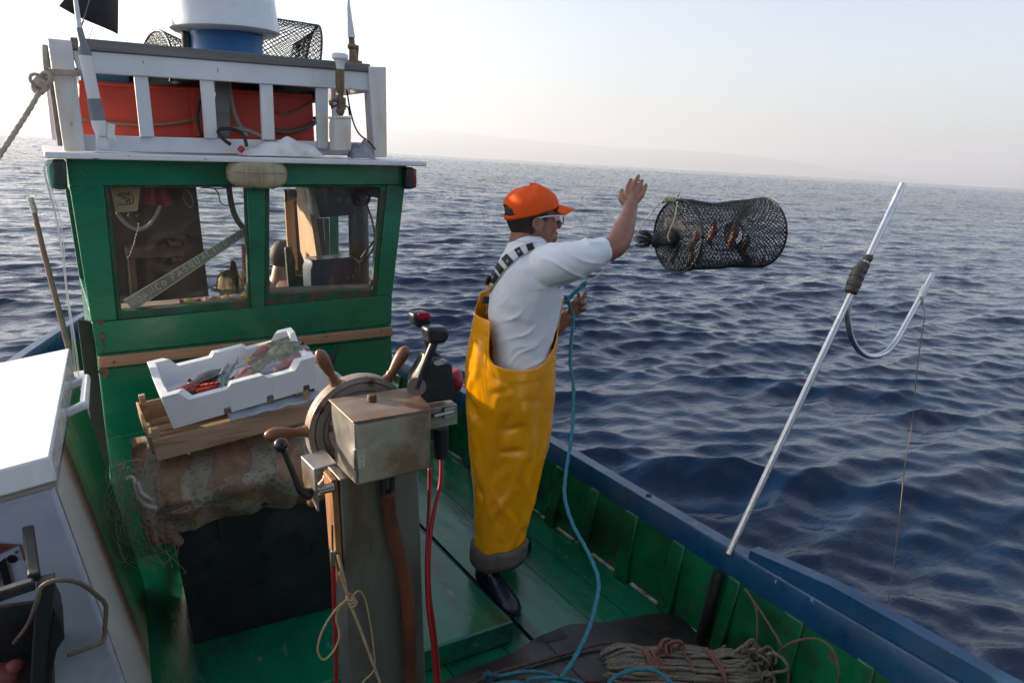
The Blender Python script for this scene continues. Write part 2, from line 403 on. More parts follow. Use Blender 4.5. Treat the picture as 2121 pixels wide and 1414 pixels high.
# deck: planks running fore and aft
md = MB()
edges = [-.62, -.40, -.15, .10, .34, .58, .82, 1.06, 1.30, 1.42, 1.55, 1.70, 1.86, 2.06]
for a, b in zip(edges[:-1], edges[1:]):
    lift = .012 if 1.42 <= a < 1.55 else rnd.uniform(-.001, .001)
    n_ = 26; rg = []
    for i in range(n_):
        y = -1.3 + 6.7 * i / (n_ - 1); lo = max(a, side(bx(y), -1)) + .002; hi = min(b, bx(y) + .02) - .002
        if hi <= lo: hi = lo + .001
        rg.append([(lo, y, lift), (hi, y, lift), (hi, y, -.03), (lo, y, -.03)])
    md.rings(rg)
make('deck', md, M_green_deck, boat, smooth=0)
mbase = MB(); mbase.box((.72, 2.0, -.06), (2.5, 6.4, .03)); make('deck_beams', mbase, mat('bilge_dark', (.01, .012, .01), .9, bump=0), boat)
# raised hatch cover
mhc = MB()
C0, C1, C2, C3 = (-.02, 1.93, .0), (1.345, 1.835, .0), (1.325, 2.98, .0), (.14, 2.98, .0)
up = lambda p, z: (p[0], p[1], z)
mhc.hexa([up(C0, .004), up(C1, .004), up(C2, .004), up(C3, .004)], [up(C0, .1), up(C1, .1), up(C2, .1), up(C3, .1)])
make('hatch_cover', mhc, M_green_deck, boat, bevel=.008)

# ---- wheelhouse wall facing the stern
wh = thing('wheelhouse', None, None, (.72, 3.0, 0)); wh.empty_display_size = .1
setp(wh, boat)
wh_off = Matrix.Translation(Vector((.72, 3.0, 0)))
T = .05
def board(mb, p4, y0=WF, th=T):              # four pixel corners on the wall plane, extruded inwards
    pts = [q(a, b, y0) for a, b in p4]; mb.prism(pts[::-1], (0, th, 0))
mw = MB()
LT, RT = (137, 328), (840, 345)
board(mw, [(137, 326), (842, 342), (839.5, 383), (144, 384)])                                     # band over the windows
board(mw, [(144, 384.6), (214, 383.6), (243, 662), (190, 668)], WF + .001)                          # left stile
board(mw, [(511, 384), (549, 384), (549, 636), (521.5, 637)], WF + .002)                            # mullion
board(mw, [(803, 383.6), (839, 383.6), (812.5, 611), (780.5, 614)], WF + .001)                       # right stile
board(mw, [(190.5, 669), (520.5, 637.4), (780, 614.6), (812.5, 611.6), (811, 672), (201, 734)], WF)    # plank under the windows
board(mw, [(201, 735), (811, 673), (811, 700), (206, 764)], WF + .003)
board(mw, [(206, 764.6), (811, 700.6), (814, 792), (222, 906)], WF + .004)
zb = .01
pl, pr_, pb, pc = q(222, 907), q(814, 793), q(222, 907), q(814, 793)
mw.prism([(pc.x, WF + .001, pc.z), (pc.x, WF + .001, zb), (pl.x + .02, WF + .001, zb), (pl.x, WF + .001, pl.z)], (0, T, 0))
make('wall', mw, M_green, wh, bevel=.003)
# worn rebate strips round both panes, and the panes
def glass_mat():
    m, n, l, b = new_mat('salt_stained_glass'); setin(b, Base_Color=(1, 1, 1, 1), Roughness=.0, IOR=1.45)
    n.remove(b); tr = n.new('ShaderNodeBsdfTransparent'); tr.inputs[0].default_value = (.93, .95, .94, 1); gl = n.new('ShaderNodeBsdfGlossy'); gl.inputs['Roughness'].default_value = .03
    df = n.new('ShaderNodeBsdfDiffuse'); df.inputs[0].default_value = (.62, .56, .50, 1)
    fr0 = n.new('ShaderNodeFresnel'); fr0.inputs[0].default_value = 1.45; fr = n.new('ShaderNodeMath'); fr.operation = 'MULTIPLY'; fr.inputs[1].default_value = .45; l.new(fr0.outputs[0], fr.inputs[0])
    tc = n.new('ShaderNodeTexCoord'); nz = n.new('ShaderNodeTexNoise'); nz.inputs['Scale'].default_value = 7; nz.inputs['Detail'].default_value = 8; nz.inputs['Roughness'].default_value = .7
    l.new(tc.outputs['Object'], nz.inputs['Vector']); r = n.new('ShaderNodeMapRange'); r.inputs[1].default_value = .35; r.inputs[2].default_value = .8; r.inputs[3].default_value = .006; r.inputs[4].default_value = .055
    l.new(nz.outputs['Fac'], r.inputs[0])
    vo = n.new('ShaderNodeTexVoronoi'); vo.inputs['Scale'].default_value = 60; l.new(tc.outputs['Object'], vo.inputs['Vector'])
    r2 = n.new('ShaderNodeMapRange'); r2.inputs[1].default_value = .07; r2.inputs[2].default_value = .12; r2.inputs[3].default_value = .55; r2.inputs[4].default_value = 0; l.new(vo.outputs['Distance'], r2.inputs[0])
    nz2 = n.new('ShaderNodeTexNoise'); nz2.inputs['Scale'].default_value = 9; l.new(tc.outputs['Object'], nz2.inputs['Vector'])
    r3 = n.new('ShaderNodeMapRange'); r3.inputs[1].default_value = .52; r3.inputs[2].default_value = .62; l.new(nz2.outputs['Fac'], r3.inputs[0])
    mu = n.new('ShaderNodeMath'); mu.operation = 'MULTIPLY'; l.new(r2.outputs[0], mu.inputs[0]); l.new(r3.outputs[0], mu.inputs[1])
    mx0 = n.new('ShaderNodeMath'); mx0.operation = 'MAXIMUM'; l.new(r.outputs[0], mx0.inputs[0]); l.new(mu.outputs[0], mx0.inputs[1])
    a = n.new('ShaderNodeMixShader'); l.new(mx0.outputs[0], a.inputs[0]); l.new(tr.outputs[0], a.inputs[1]); l.new(df.outputs[0], a.inputs[2])
    c = n.new('ShaderNodeMixShader'); l.new(fr.outputs[0], c.inputs[0]); l.new(a.outputs[0], c.inputs[1]); l.new(gl.outputs[0], c.inputs[2])
    l.new(c.outputs[0], n['Material Output'].inputs['Surface']); return m
M_glass = glass_mat()
M_sill = mat('dusty_sill', (.26, .20, .17), .85, var=.35, vscale=10, bump=.3)
for outer, inner in (([(214, 384), (511, 384), (521.5, 637), (243, 662)], [(224, 388), (507, 388), (515, 622), (252, 645)]),
                     ([(549, 384), (803, 384), (780.5, 614), (549, 636)], [(558.5, 388), (790, 388), (771, 600), (558, 609)])):
    mf = MB()
    for i in range(4):
        j = (i + 1) % 4; y0 = WF + .012
        a, b, c, d = (q(*outer[i], y0), q(*outer[j], y0), q(*inner[j], y0), q(*inner[i], y0))
        mf.prism([d, c, b, a], (0, .03, 0))
    fr = make('window_frame', mf, M_frame_wood, wh, bevel=.002)
    mp = MB(); pp = [q(a, b, WF + .024) for a, b in inner]; cx = sum(p.x for p in pp) / 4; cz = sum(p.z for p in pp) / 4
    pp = [Vector((cx + (p.x - cx) * 1.02, p.y, cz + (p.z - cz) * 1.02)) for p in pp]
    mp.prism(pp[::-1], (0, .004, 0)); make('window_pane', mp, M_glass, wh, smooth=0)
    msl = MB(); a, b = q(*inner[3], WF + .052), q(*inner[2], WF + .052)
    msl.hexa([(a.x - .02, WF + .052, a.z - .03), (b.x + .02, WF + .052, b.z - .03), (b.x + .02, WF + .13, b.z - .03), (a.x - .02, WF + .13, a.z - .03)],
             [(a.x - .02, WF + .052, a.z + .012), (b.x + .02, WF + .052, b.z + .012), (b.x + .02, WF + .13, b.z + .016), (a.x - .02, WF + .13, a.z + .016)])
    make('window_sill', msl, M_sill, wh, bevel=.003)
mbt = MB(); pts = [q(203, 738, WF - .004), q(810, 676, WF - .004), q(810.5, 693, WF - .004), (q(206, 760, WF - .004))]
mbt.prism(pts[::-1], (0, -.018, 0)); make('batten', mbt, M_raw_wood, wh, bevel=.003)
# side walls, lower panels, corner posts, rear panel
def sidewall(mb, xt, xb, y0, y1, z0, z1, th):
    f = lambda z: xb + (xt - xb) * min(1, max(0, (z - 1.0) / .75))
    for za, zb_ in ((z0, 1.0), (1.0, z1)) if z0 < 1.0 < z1 else ((z0, z1),):
        mb.hexa([(f(za), y0, za), (f(za) + th, y0, za), (f(za) + th, y1, za), (f(za), y1, za)], [(f(zb_), y0, zb_), (f(zb_) + th, y0, zb_), (f(zb_) + th, y1, zb_), (f(zb_), y1, zb_)])
xLt, xLb, xRt, xRb = q(137, 330).x, q(203, 740).x, q(840, 345).x, q(811, 690).x
mside = MB()
sidewall(mside, xLt + .003, xLb + .003, WF + T, 4.25, .01, 1.10, .03); sidewall(mside, xLt + .003, xLb + .003, WF + T, 4.25, 1.60, 1.745, .03)
sidewall(mside, xLt + .003, xLb + .003, WF + T, WF + T + .07, 1.10, 1.60, .03); sidewall(mside, xLt + .003, xLb + .003, 4.16, 4.25, 1.10, 1.60, .03)
make('side_wall', mside, M_green, wh, bevel=.003)
mside = MB()
sidewall(mside, xRt - .033, xRb - .033, WF + T, 4.25, .01, 1.05, .03); sidewall(mside, xRt - .033, xRb - .033, WF + T, 4.25, 1.60, 1.745, .03)
sidewall(mside, xRt - .033, xRb - .033, 4.16, 4.25, 1.05, 1.60, .03)
make('side_wall', mside, M_green, wh, bevel=.003)
mrear = MB()
def rb(px0, px1, y, z0, z1, th=.03):          # an upright board between two pixel columns at distance y
    a = P(px0, 500, y=y).x; b = P(px1, 500, y=y).x; mrear.box(((a + b) / 2, y + th / 2, (z0 + z1) / 2), (b - a, th, z1 - z0))
rb(683, 702, 4.0, .0, 1.75, .05)
mrear.box((.78, 4.265, .40), (1.30, .03, .80)); mrear.box((.78, 4.268, 1.722), (1.42, .03, .045))
make('rear_wall', mrear, M_green, wh, bevel=.003)
mbk = MB(); a, b = P(190, 500, y=3.72).x, P(416, 500, y=3.72).x
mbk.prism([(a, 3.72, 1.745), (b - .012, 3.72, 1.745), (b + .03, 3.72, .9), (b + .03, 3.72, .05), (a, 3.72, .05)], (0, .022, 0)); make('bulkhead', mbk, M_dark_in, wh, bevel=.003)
mled = MB(); a = P(262, 520, y=3.6); b = P(380, 500, y=3.6)
mled.box(((a.x + b.x) / 2, 3.66, (a.z + b.z) / 2 - .03), (b.x - a.x, .12, .05)); mled.box((a.x + .02, 3.665, a.z - .2), (.03, .1, .4)); mled.box((b.x - .03, 3.665, b.z - .05), (.05, .11, .10))
make('shelf', mled, mat('brown_shelf', (.16, .085, .05), .6, var=.35, vscale=4, stretch=(1, 3, 4)), wh, bevel=.004)
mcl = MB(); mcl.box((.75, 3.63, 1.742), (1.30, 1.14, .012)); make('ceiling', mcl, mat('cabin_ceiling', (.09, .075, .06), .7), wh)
# roof slab
mrf = MB(); zf = q(475, 327, 2.93).z
rp = [q(93, 328, 2.93), q(884, 345, 2.93)]
mrf.hexa([(rp[0].x, 2.93, rp[0].z), (rp[1].x, 2.93, rp[1].z), (rp[1].x, 4.32, rp[1].z), (rp[0].x, 4.32, rp[0].z)],
         [(rp[0].x, 2.93, rp[0].z + .022), (rp[1].x, 2.93, rp[1].z + .022), (rp[1].x - .02, 4.32, rp[1].z + .022), (rp[0].x, 4.32, rp[0].z + .022)])
make('roof', mrf, mat('flaking_roof_edge', (.66, .68, .70), .5, var=.08, bump=.5, bscale=60, wear=(.10, .13, .17), wamt=.36, wscale=30, stretch=(.5, 1, 1)), boat, bevel=.005)
ROOFZ = lambda x: rp[0].z + .022 + (rp[1].z - rp[0].z) * (x - rp[0].x) / (rp[1].x - rp[0].x)

# ---- roof railing
rail = thing('railing', None, None, (.72, 3.05, 1.79)); setp(rail, boat)
YR = 3.05
def uboard(p4, y, th): m_ = MB(); m_.prism([P(a, b, y=y) for a, b in p4][::-1], (0, th, 0)); return m_
make('post', uboard([(98, 79), (148, 84), (178, 313), (133, 313)], YR - .02, .075), M_white_rust, rail, bevel=.004)
make('post', uboard([(764, 138), (800, 139), (802, 326), (775, 326)], YR - .02, .075), M_white_rust, rail, bevel=.004)
make('top_rail', uboard([(149, 103), (766, 150), (768, 188), (162, 149)], YR, .03), M_white, rail, bevel=.003)
make('bottom_rail', uboard([(160, 279), (768, 296), (770, 324), (165, 313)], YR + .03, .03), M_white, rail, bevel=.003)
for p4 in ([(277, 153), (306, 155), (320, 284), (291, 284)], [(415, 164), (443, 166), (451, 287), (425, 287)], [(539, 172), (565, 174), (570, 290), (544, 290)], [(655, 181), (680, 183), (680, 309), (659, 309)]):
    make('baluster', uboard(p4, YR + .012, .022), M_white, rail, bevel=.003)
msf = MB(); a, b = P(148, 103, y=YR - .015), P(768, 151, y=YR - .015)
msf.hexa([(a.x, YR - .012, a.z + .003), (b.x, YR - .012, b.z + .003), (b.x, YR + .45, b.z + .003), (a.x, YR + .45, a.z + .003)],
         [(a.x, YR - .012, a.z + .042), (b.x, YR - .012, b.z + .036), (b.x, YR + .45, b.z + .036), (a.x, YR + .45, a.z + .042)])
make('shelf_board', msf, M_grey_wood, rail, bevel=.004)
SHZ = (a.z + b.z) / 2 + .04
make('brace', uboard([(445, 165), (476, 167), (478, 286), (450, 286)], YR + .13, .04), M_grey_wood, rail, bevel=.004)
make('brace', uboard([(90, 95), (99, 92), (132, 303), (120, 303)], YR + .06, .05), M_grey_wood, rail, bevel=.004)
xr = P(786, 200, y=YR).x
for yy in (3.62, 4.2):
    m_ = MB(); m_.box((xr - .005, yy, 1.98), (.05, .05, .38)); make('post', m_, M_white_rust, rail, bevel=.004)
m_ = MB(); m_.box((xr, 3.66, 2.13), (.025, 1.08, .09)); make('side_rail', m_, M_white_rust, rail, bevel=.004)
xl = P(125, 200, y=YR).x
for yy in (4.2,):
    m_ = MB(); m_.box((xl, yy, 1.97), (.05, .05, .36)); make('post', m_, M_white_rust, rail, bevel=.004)
m_ = MB(); m_.box(((xl + xr) / 2, 4.2, 2.1), (xr - xl - .06, .025, .08)); make('rear_rail', m_, M_white, rail, bevel=.004)

# rust-stained bare strip on the inner face of the right post, and an added unseen canopy that shades the foreground
m_ = MB(); m_.prism([P(767, 189, y=YR + .056), P(779, 190, y=YR + .056), P(787, 312, y=YR + .056), P(775, 310, y=YR + .056)][::-1], (0, .02, 0)); make('bare_strip', m_, mat('bare_rusty_wood', (.42, .26, .11), .8, var=.3, stretch=(2, 2, .4), wear=(.22, .09, .04), wamt=.45, wscale=9), rail, bevel=.002)
can = thing('added_shade_canopy', None, None, (.72, -.7, 2.3)); setp(can, boat)
M_shade_canvas = mat('navy_shade_canvas', (.016, .022, .045), .85, var=.2, bump=.2)
m_ = MB(); m_.sheet(lambda u, v: (-.72 + 2.88 * u, -1.35 + 1.25 * v, 2.30 + .05 * math.sin(u * math.pi) + .008 * math.sin(v * 12)), 30, 16); make('shade_canopy_top', m_, M_shade_canvas, can, solid=.004, smooth=180)
m_ = MB(); m_.sheet(lambda u, v: (-.72 + 2.88 * u, -1.35 + .012 * math.sin(u * 30), .42 + 1.88 * v + .05 * math.sin(u * math.pi) * v), 60, 8); make('shade_canopy_back', m_, M_shade_canvas, can, solid=.004, smooth=180)
for x in (-.68, 2.12):
    for y in (-.14, -1.32):
        m_ = MB(); m_.tube([(x, y, .40), (x, y, 2.30)], .016, 12); make('shade_canopy_pole', m_, mat('shade_canopy_steel', (.4, .4, .4), .4, metal=1, bump=0), can)

M_nail = mat('rusty_nail', (.10, .05, .025), .8, var=.4, bump=.2)
for px, py in ((208, 672), (209, 690), (215, 716), (213, 728), (800, 652), (802, 668), (236, 750), (492, 716), (676, 697), (790, 684), (226, 905), (590, 690)):
    c = q(px, py, WF - (.024 if py > 680 and 220 < px < 800 and py != 905 and py != 690 else .0015)); m_ = MB(); m_.lathe([(0, -.001), (.0045, -.001), (.004, .002), (0, .0025)], c, (0, -1, 0), 10); make('nail', m_, M_nail, wh)
for px, py, w_, h_ in ((209, 668, .022, .03), (212, 700, .018, .05), (216, 772, .035, .05)):
    c = q(px, py, WF - .0005); m_ = MB(); m_.prism([c + Vector((w_ / 2 * math.cos(a) * (1 + .3 * math.sin(3 * a)), 0, h_ / 2 * math.sin(a) * (1 + .25 * math.sin(2 * a + 1)))) for a in np.linspace(0, 2 * math.pi, 18)[:-1]], (0, -.001, 0)); make('bare_patch', m_, mat('bare_rotten_wood', (.09, .065, .04), .9, var=.5, vscale=40, wear=(.004, .09, .045), wamt=.5, wscale=50), wh, smooth=0)

m_ = MB(); m_.prism([P(a, b, y=3.055) for a, b in ((160, 662), (192, 668), (226, 960), (226, 1040), (200, 1040), (186, 860))][::-1], (0, .03, 0)); make('dark_side_board', m_, mat('dark_green_side', (.004, .016, .011), .5, var=.3, bump=.15), wh, bevel=.003)  # near-black board added to fill the gap and block sun through it
# ------------------------------------------------------------------ things on deck
M_black = mat('black_plastic', (.012, .012, .014), .38, var=.25, vscale=8, bump=.12, bscale=60, stain=(.03, .03, .03), samt=.4)
M_blackm = mat('black_matt_rubber', (.010, .010, .012), .6, var=.3, bump=.2)
M_steel = mat('stained_stainless', (.40, .375, .345), .42, metal=.75, var=.16, vscale=7, bump=.12, bscale=30, stain=(.24, .165, .11), samt=.65, sscale=7, wear=(.20, .10, .05), wamt=.13, wscale=11)
M_chrome = mat('grey_steel', (.45, .45, .45), .3, metal=1, var=.15, bump=.08)
M_alu = mat('aluminium_tube', (.56, .57, .59), .34, metal=1, var=.12, vscale=18, bump=.04, bscale=60)
M_red = mat('red_plastic', (.42, .012, .028), .35, var=.15, bump=.05)
M_redcable = mat('red_cable', (.30, .010, .018), .4, var=.2, bump=.05)

# --- black tub
tub = thing('tub', 'big black plastic tub under the patterned cloth, in front of the wheelhouse', 'tub', (.52, 2.55, .1))
def frustum_open(mb, b4, t4, th):
    n = 4; ib = []; cxb = sum((Vector(p) for p in b4), Vector()) / 4; cxt = sum((Vector(p) for p in t4), Vector()) / 4
    b4 = [Vector(p) for p in b4]; t4 = [Vector(p) for p in t4]
    inn = lambda p, c: p + (c - p).normalized() * th * 1.4
    tb = [inn(p, cxt) for p in t4]; bb = [inn(p, cxb) + Vector((0, 0, th)) for p in b4]
    mb.add(b4 + t4 + tb + bb, [(3, 2, 1, 0)] + [(i, (i + 1) % 4, 4 + (i + 1) % 4, 4 + i) for i in range(4)] + [(4 + i, 4 + (i + 1) % 4, 8 + (i + 1) % 4, 8 + i) for i in range(4)] + [(8 + i, 8 + (i + 1) % 4, 12 + (i + 1) % 4, 12 + i) for i in range(4)] + [(12, 13, 14, 15)])
m_ = MB(); frustum_open(m_, [(.283, 2.292, .104), (.772, 2.246, .104), (.80, 2.68, .104), (.31, 2.70, .104)], [(.236, 2.275, .635), (.815, 2.235, .605), (.83, 2.78, .605), (.25, 2.80, .635)], .008)
make('tub_body', m_, M_black, tub, bevel=.012)
m_ = MB(); rim = [(.236, 2.275, .635), (.815, 2.235, .605), (.83, 2.78, .605), (.25, 2.80, .635)]
for a, b in zip(rim, rim[1:] + rim[:1]): m_.bar(a, b, .035, .03)
make('tub_rim', remesh(m_, .006, 3) and m_, M_black, tub, bevel=.006)
for px0 in (450, 575):
    a = P(px0, 1062, y=2.262); m_ = MB(); m_.bar(a, a + Vector((.008, .006, -.10)), .012, .012); make('strap_end', m_, M_blackm, tub, bevel=.003)

# --- patterned cloth bundle
def cloth_mat():
    m, n, l, b = new_mat('patterned_cloth'); setin(b, Roughness=.9, Specular_IOR_Level=.15)
    tc = n.new('ShaderNodeTexCoord'); mp = n.new('ShaderNodeMapping'); mp.inputs['Rotation'].default_value = (0, R(52), R(12)); l.new(tc.outputs['Object'], mp.inputs[0])
    wv = n.new('ShaderNodeTexWave'); wv.bands_direction = 'X'; wv.inputs['Scale'].default_value = 2.6; wv.inputs['Distortion'].default_value = 5; wv.inputs['Detail'].default_value = 1; wv.inputs['Detail Scale'].default_value = .6; l.new(mp.outputs[0], wv.inputs['Vector'])
    vo = n.new('ShaderNodeTexVoronoi'); vo.inputs['Scale'].default_value = 46; l.new(tc.outputs['Object'], vo.inputs['Vector'])
    vo2 = n.new('ShaderNodeTexVoronoi'); vo2.inputs['Scale'].default_value = 11; l.new(tc.outputs['Object'], vo2.inputs['Vector'])
    def mp_(src, a, c):
        r = n.new('ShaderNodeMapRange'); r.inputs[1].default_value = a; r.inputs[2].default_value = c; l.new(src, r.inputs[0]); return r.outputs[0]
    def mx(f, A, B):
        x = n.new('ShaderNodeMix'); x.data_type = 'RGBA'; l.new(f, x.inputs[0])
        for s, v in ((6, A), (7, B)):
            if hasattr(v, 'node'): l.new(v, x.inputs[s])
            else: x.inputs[s].default_value = rgba(v)
        return x.outputs[2]
    sn = n.new('ShaderNodeMath'); sn.operation = 'SINE'; k = n.new('ShaderNodeMath'); k.operation = 'MULTIPLY'; k.inputs[1].default_value = 190; l.new(vo2.outputs['Distance'], k.inputs[0]); l.new(k.outputs[0], sn.inputs[0])
    brown = mx(mp_(vo.outputs['Distance'], .2, .5), (.34, .20, .125), (.24, .155, .10))
    brown = mx(mp_(sn.outputs[0], .3, .8), brown, (.20, .13, .085))
    green = mx(mp_(vo.outputs['Distance'], .25, .45), (.15, .15, .115), (.25, .22, .165))
    band = mp_(wv.outputs['Fac'], .50, .62); base = mx(band, brown, green)
    edge = n.new('ShaderNodeMath'); edge.operation = 'COMPARE'; edge.inputs[1].default_value = .56; edge.inputs[2].default_value = .03; l.new(wv.outputs['Fac'], edge.inputs[0])
    ef = n.new('ShaderNodeMath'); ef.operation = 'MULTIPLY'; ef.inputs[1].default_value = .45; l.new(edge.outputs[0], ef.inputs[0]); base = mx(ef.outputs[0], base, (.05, .048, .04))
    nz = n.new('ShaderNodeTexNoise'); nz.inputs['Scale'].default_value = 6; nz.inputs['Detail'].default_value = 6; l.new(tc.outputs['Object'], nz.inputs['Vector'])
    base = mx(mp_(nz.outputs['Fac'], .55, .85), base, (.07, .05, .035))
    l.new(base, b.inputs['Base Color'])
    bp = n.new('ShaderNodeBump'); bp.inputs['Strength'].default_value = .5; bp.inputs['Distance'].default_value = .003
    n3 = n.new('ShaderNodeTexNoise'); n3.inputs['Scale'].default_value = 160; l.new(tc.outputs['Object'], n3.inputs['Vector']); l.new(n3.outputs['Fac'], bp.inputs['Height']); l.new(bp.outputs[0], b.inputs['Normal'])
    return m
M_cloth = cloth_mat()
def cloth_pt(u, v):
    # u 0..1 from the left end to the right, v 0 (lower front edge) .. 1 (over the top to the back)
    x = .17 + .69 * u
    zb = .598 - .02 * u; zt = .775 + .045 * u
    if u < .12: x -= .02 * math.sin(v * math.pi)
    a = v * math.pi * .60
    y = 2.235 - .035 * math.sin(min(a, math.pi / 2) * 2) ** 1 + (.40 * max(0, v - .5) * 2)
    z = zb + (zt - zb) * min(1, math.sin(min(a, math.pi / 2)))
    bul = .035 * math.sin(math.pi * min(1, v * 1.4)) if v < .71 else 0
    y -= bul
    f = math.sin(u * 34 + v * 3.2 + 1.5 * math.sin(u * 9)) * .016 * (1 - .5 * v) + math.sin(u * 71 - v * 5) * .005
    f += .040 * mnoise.noise(Vector((u * 5, v * 4, 1.3)))
    if u < .2: f += .03 * mnoise.noise(Vector((u * 22, v * 9, 4))) ; z -= .05 * (1 - u / .2) * (1 - v)
    y -= f * 1.1; z += f * .3
    return (x, y, z)
m_ = MB(); m_.sheet(cloth_pt, 110, 34)
# loose gathered tails at the left end
for k in range(4):
    x0 = .20 + .016 * k; a = Vector((x0 + .02, 2.25, .74 - .01 * k)); p_ = [a, a + Vector((-.035, -.02, -.05)), a + Vector((-.045 - .006 * (k % 3), -.03, -.10)), a + Vector((-.03 + .006 * k, -.01, -.150 - .006 * (k % 4)))]
    m_.tube(spline(p_, 6), lerpl([.016, .021, .022, .016], 6), 10)
cl = make('cloth', m_, M_cloth, smooth=180)
tag(cl, 'brown patterned cloth bundled over the black tub, under the wooden crate', 'cloth')

# --- fine fishing net spilling from the bundle
M_netfine = mat('fine_net_twine', (.30, .24, .19), .8, var=.3, bump=0)
m_ = MB()
for k in range(46):
    px0 = rnd.uniform(240, 330); py0 = rnd.uniform(950, 1010)
    e = (px0 + rnd.uniform(-40, 90), rnd.uniform(1060, 1180)); yy = rnd.uniform(2.16, 2.26)
    mid = (min(px0, e[0]) + rnd.uniform(-40, 20), (py0 + e[1]) / 2 + rnd.uniform(-20, 40))
    m_.tube(spline([P(px0, py0, y=yy), P(mid[0], mid[1], y=yy - .02), P(e[0], e[1], y=yy), P(e[0] + rnd.uniform(-10, 40), e[1] - rnd.uniform(-10, 40), y=yy + .01)], 8), .0009, 3)
for k in range(9):
    c = P(rnd.uniform(240, 300), rnd.uniform(980, 1120), y=2.2); r_ = rnd.uniform(.02, .05)
    m_.tube([c + Vector((r_ * math.cos(a), .01 * math.sin(3 * a), r_ * 1.3 * math.sin(a))) for a in np.linspace(0, 5.5, 30)], .0011, 3)
for k in range(16):                           # a hanging fold of mesh
    y0 = 2.24; a = (238 + k * 5.5, 1085 + 10 * math.sin(k)); b = (250 + k * 5, 1130 + 30 * math.sin(k * .2) + k * 2)
    m_.tube(spline([P(*a, y=y0), P((a[0] + b[0]) / 2 + 6, (a[1] + b[1]) / 2, y=y0 - .01), P(*b, y=y0)], 5), .0006, 3)
for k in range(9):
    m_.tube(spline([P(236 + k * 3, 1080 + k * 10, y=2.24), P(280, 1098 + k * 9.5, y=2.235), P(325, 1090 + k * 10, y=2.24)], 6), .0006, 3)
for k in range(20):                           # strands of net lying over the cloth
    u0, v0 = rnd.uniform(.0, .7) ** 1.6, rnd.uniform(.02, .5); pts_ = []
    for i in range(7):
        u0 = min(.98, max(0, u0 + rnd.uniform(-.02, .05))); v0 = min(.6, max(.0, v0 + rnd.uniform(-.06, .06))); p = Vector(cloth_pt(u0, v0)); pts_.append(p + Vector((0, -.006, .004)))
    m_.tube(spline(pts_, 4), .0011, 3)
nt_ = make('net_heap', m_, M_netfine, smooth=180); tag(nt_, 'fine tangled net twine spilling down the left end of the patterned cloth', 'net')
m_ = MB(); m_.tube(spline([P(262, 992, y=2.15), P(275, 990, y=2.145), P(283, 1020, y=2.14), P(300, 1045, y=2.14), P(322, 1052, y=2.15)], 8), .007, 8)
m_.tube(spline([P(284, 998, y=2.14), P(292, 1020, y=2.135), P(305, 1030, y=2.135), P(312, 1036, y=2.15)], 8), .007, 8)
o = make('float_line', m_, mat('pale_line', (.33, .31, .28), .6, bump=.1), smooth=180); tag(o, 'thick pale line looped at the left end of the patterned cloth', 'rope')

# --- wooden crate
M_crate = mat('thin_crate_wood', (.36, .235, .14), .75, var=.22, vscale=4, stretch=(.6, 4, 8), bump=.25, bscale=30, stain=(.16, .10, .06), samt=.35)
A = P(325, 955, y=2.31); B = P(652, 868, y=2.31)
ex = (B - A).normalized(); ey = Vector((-.02, 1, .02)); ey = (ey - ex * ey.dot(ex)).normalized(); ez = ex.cross(ey); CW = (B - A).length; CD = .36
crate = thing('wooden_crate', 'shallow wooden crate tilted on the patterned cloth, under the white box', 'crate', A)
L = lambda a, b, c: A + ex * a + ey * b + ez * c
BM = basis(ex, ey, ez)
def lbox(c, size): m_ = MB(); m_.box(L(*c), size, BM); return m_
make('front_board', lbox((CW / 2, 0, .038), (CW, .008, .074)), M_crate, crate, bevel=.0015)
make('back_board', lbox((CW / 2, CD, .038), (CW, .008, .074)), M_crate, crate, bevel=.0015)
make('end_board', lbox((-.004, CD / 2 + .01, .05), (.008, CD - .02, .062)), M_crate, crate, bevel=.0015)
make('end_board', lbox((CW + .004, CD / 2 + .01, .05), (.008, CD - .02, .062)), M_crate, crate, bevel=.0015)
m_ = MB()
for i in range(5): m_.box(L(CW / 2, .04 + i * .07, .004), (CW, .055, .006), BM)
make('bottom_slats', m_, M_crate, crate, bevel=.001)
for a in (.014, CW - .014):
    for b in (.016, CD - .016): make('corner_post', lbox((a, b, .055), (.02, .022, .11)), M_crate, crate, bevel=.0015)

# --- white polystyrene fish box
M_foam = mat('white_polystyrene', (.80, .81, .82), .65, var=.025, vscale=12, bump=.25, bscale=170, bdist=.002, spec=.3, stain=(.66, .62, .58), samt=.15)
fa = P(352, 893, y=2.325); fb = P(662, 803, y=2.325); fx = (fb - fa).normalized(); FW = (fb - fa).length
fy = Vector((-.05, 1, .17)); fy = (fy - fx * fy.dot(fx)).normalized(); fz = fx.cross(fy); FD = .27; FH = .125
foam = thing('fish_box', 'white polystyrene fish box holding the catch, in the tilted wooden crate', 'fish box', fa)
FL = lambda a, b, c: fa + fx * a + fy * b + fz * c
def foam_top(u, corner=True):               # rim height along a long side
    h = FH - .028
    if u < .10 or u > .90: h = FH + .006
    elif u < .15 or u > .85: h = FH + .006 - .034 * (min(abs(u - .10), abs(u - .90)) / .05)
    if .42 < u < .63: h += .016
    elif .39 < u <= .42: h += .016 * (u - .39) / .03
    elif .63 <= u < .66: h += .016 * (.66 - u) / .03
    return h
def foam_short(u):
    h = FH - .02
    if u < .17 or u > .83: h = FH + .006
    elif u < .27 or u > .73: h = FH + .006 - .026 * (min(abs(u - .17), abs(u - .83)) / .10)
    return h
per = []                                     # perimeter: (outer, inner, height)
N1, N2, th, fl = 200, 60, .024, .030
for i in range(N1): u = i / N1; per.append(((FW * u, 0), (th + (FW - 2 * th) * u, th), foam_top(u)))
for i in range(N2): u = i / N2; per.append(((FW, FD * u), (FW - th, th + (FD - 2 * th) * u), foam_short(u)))
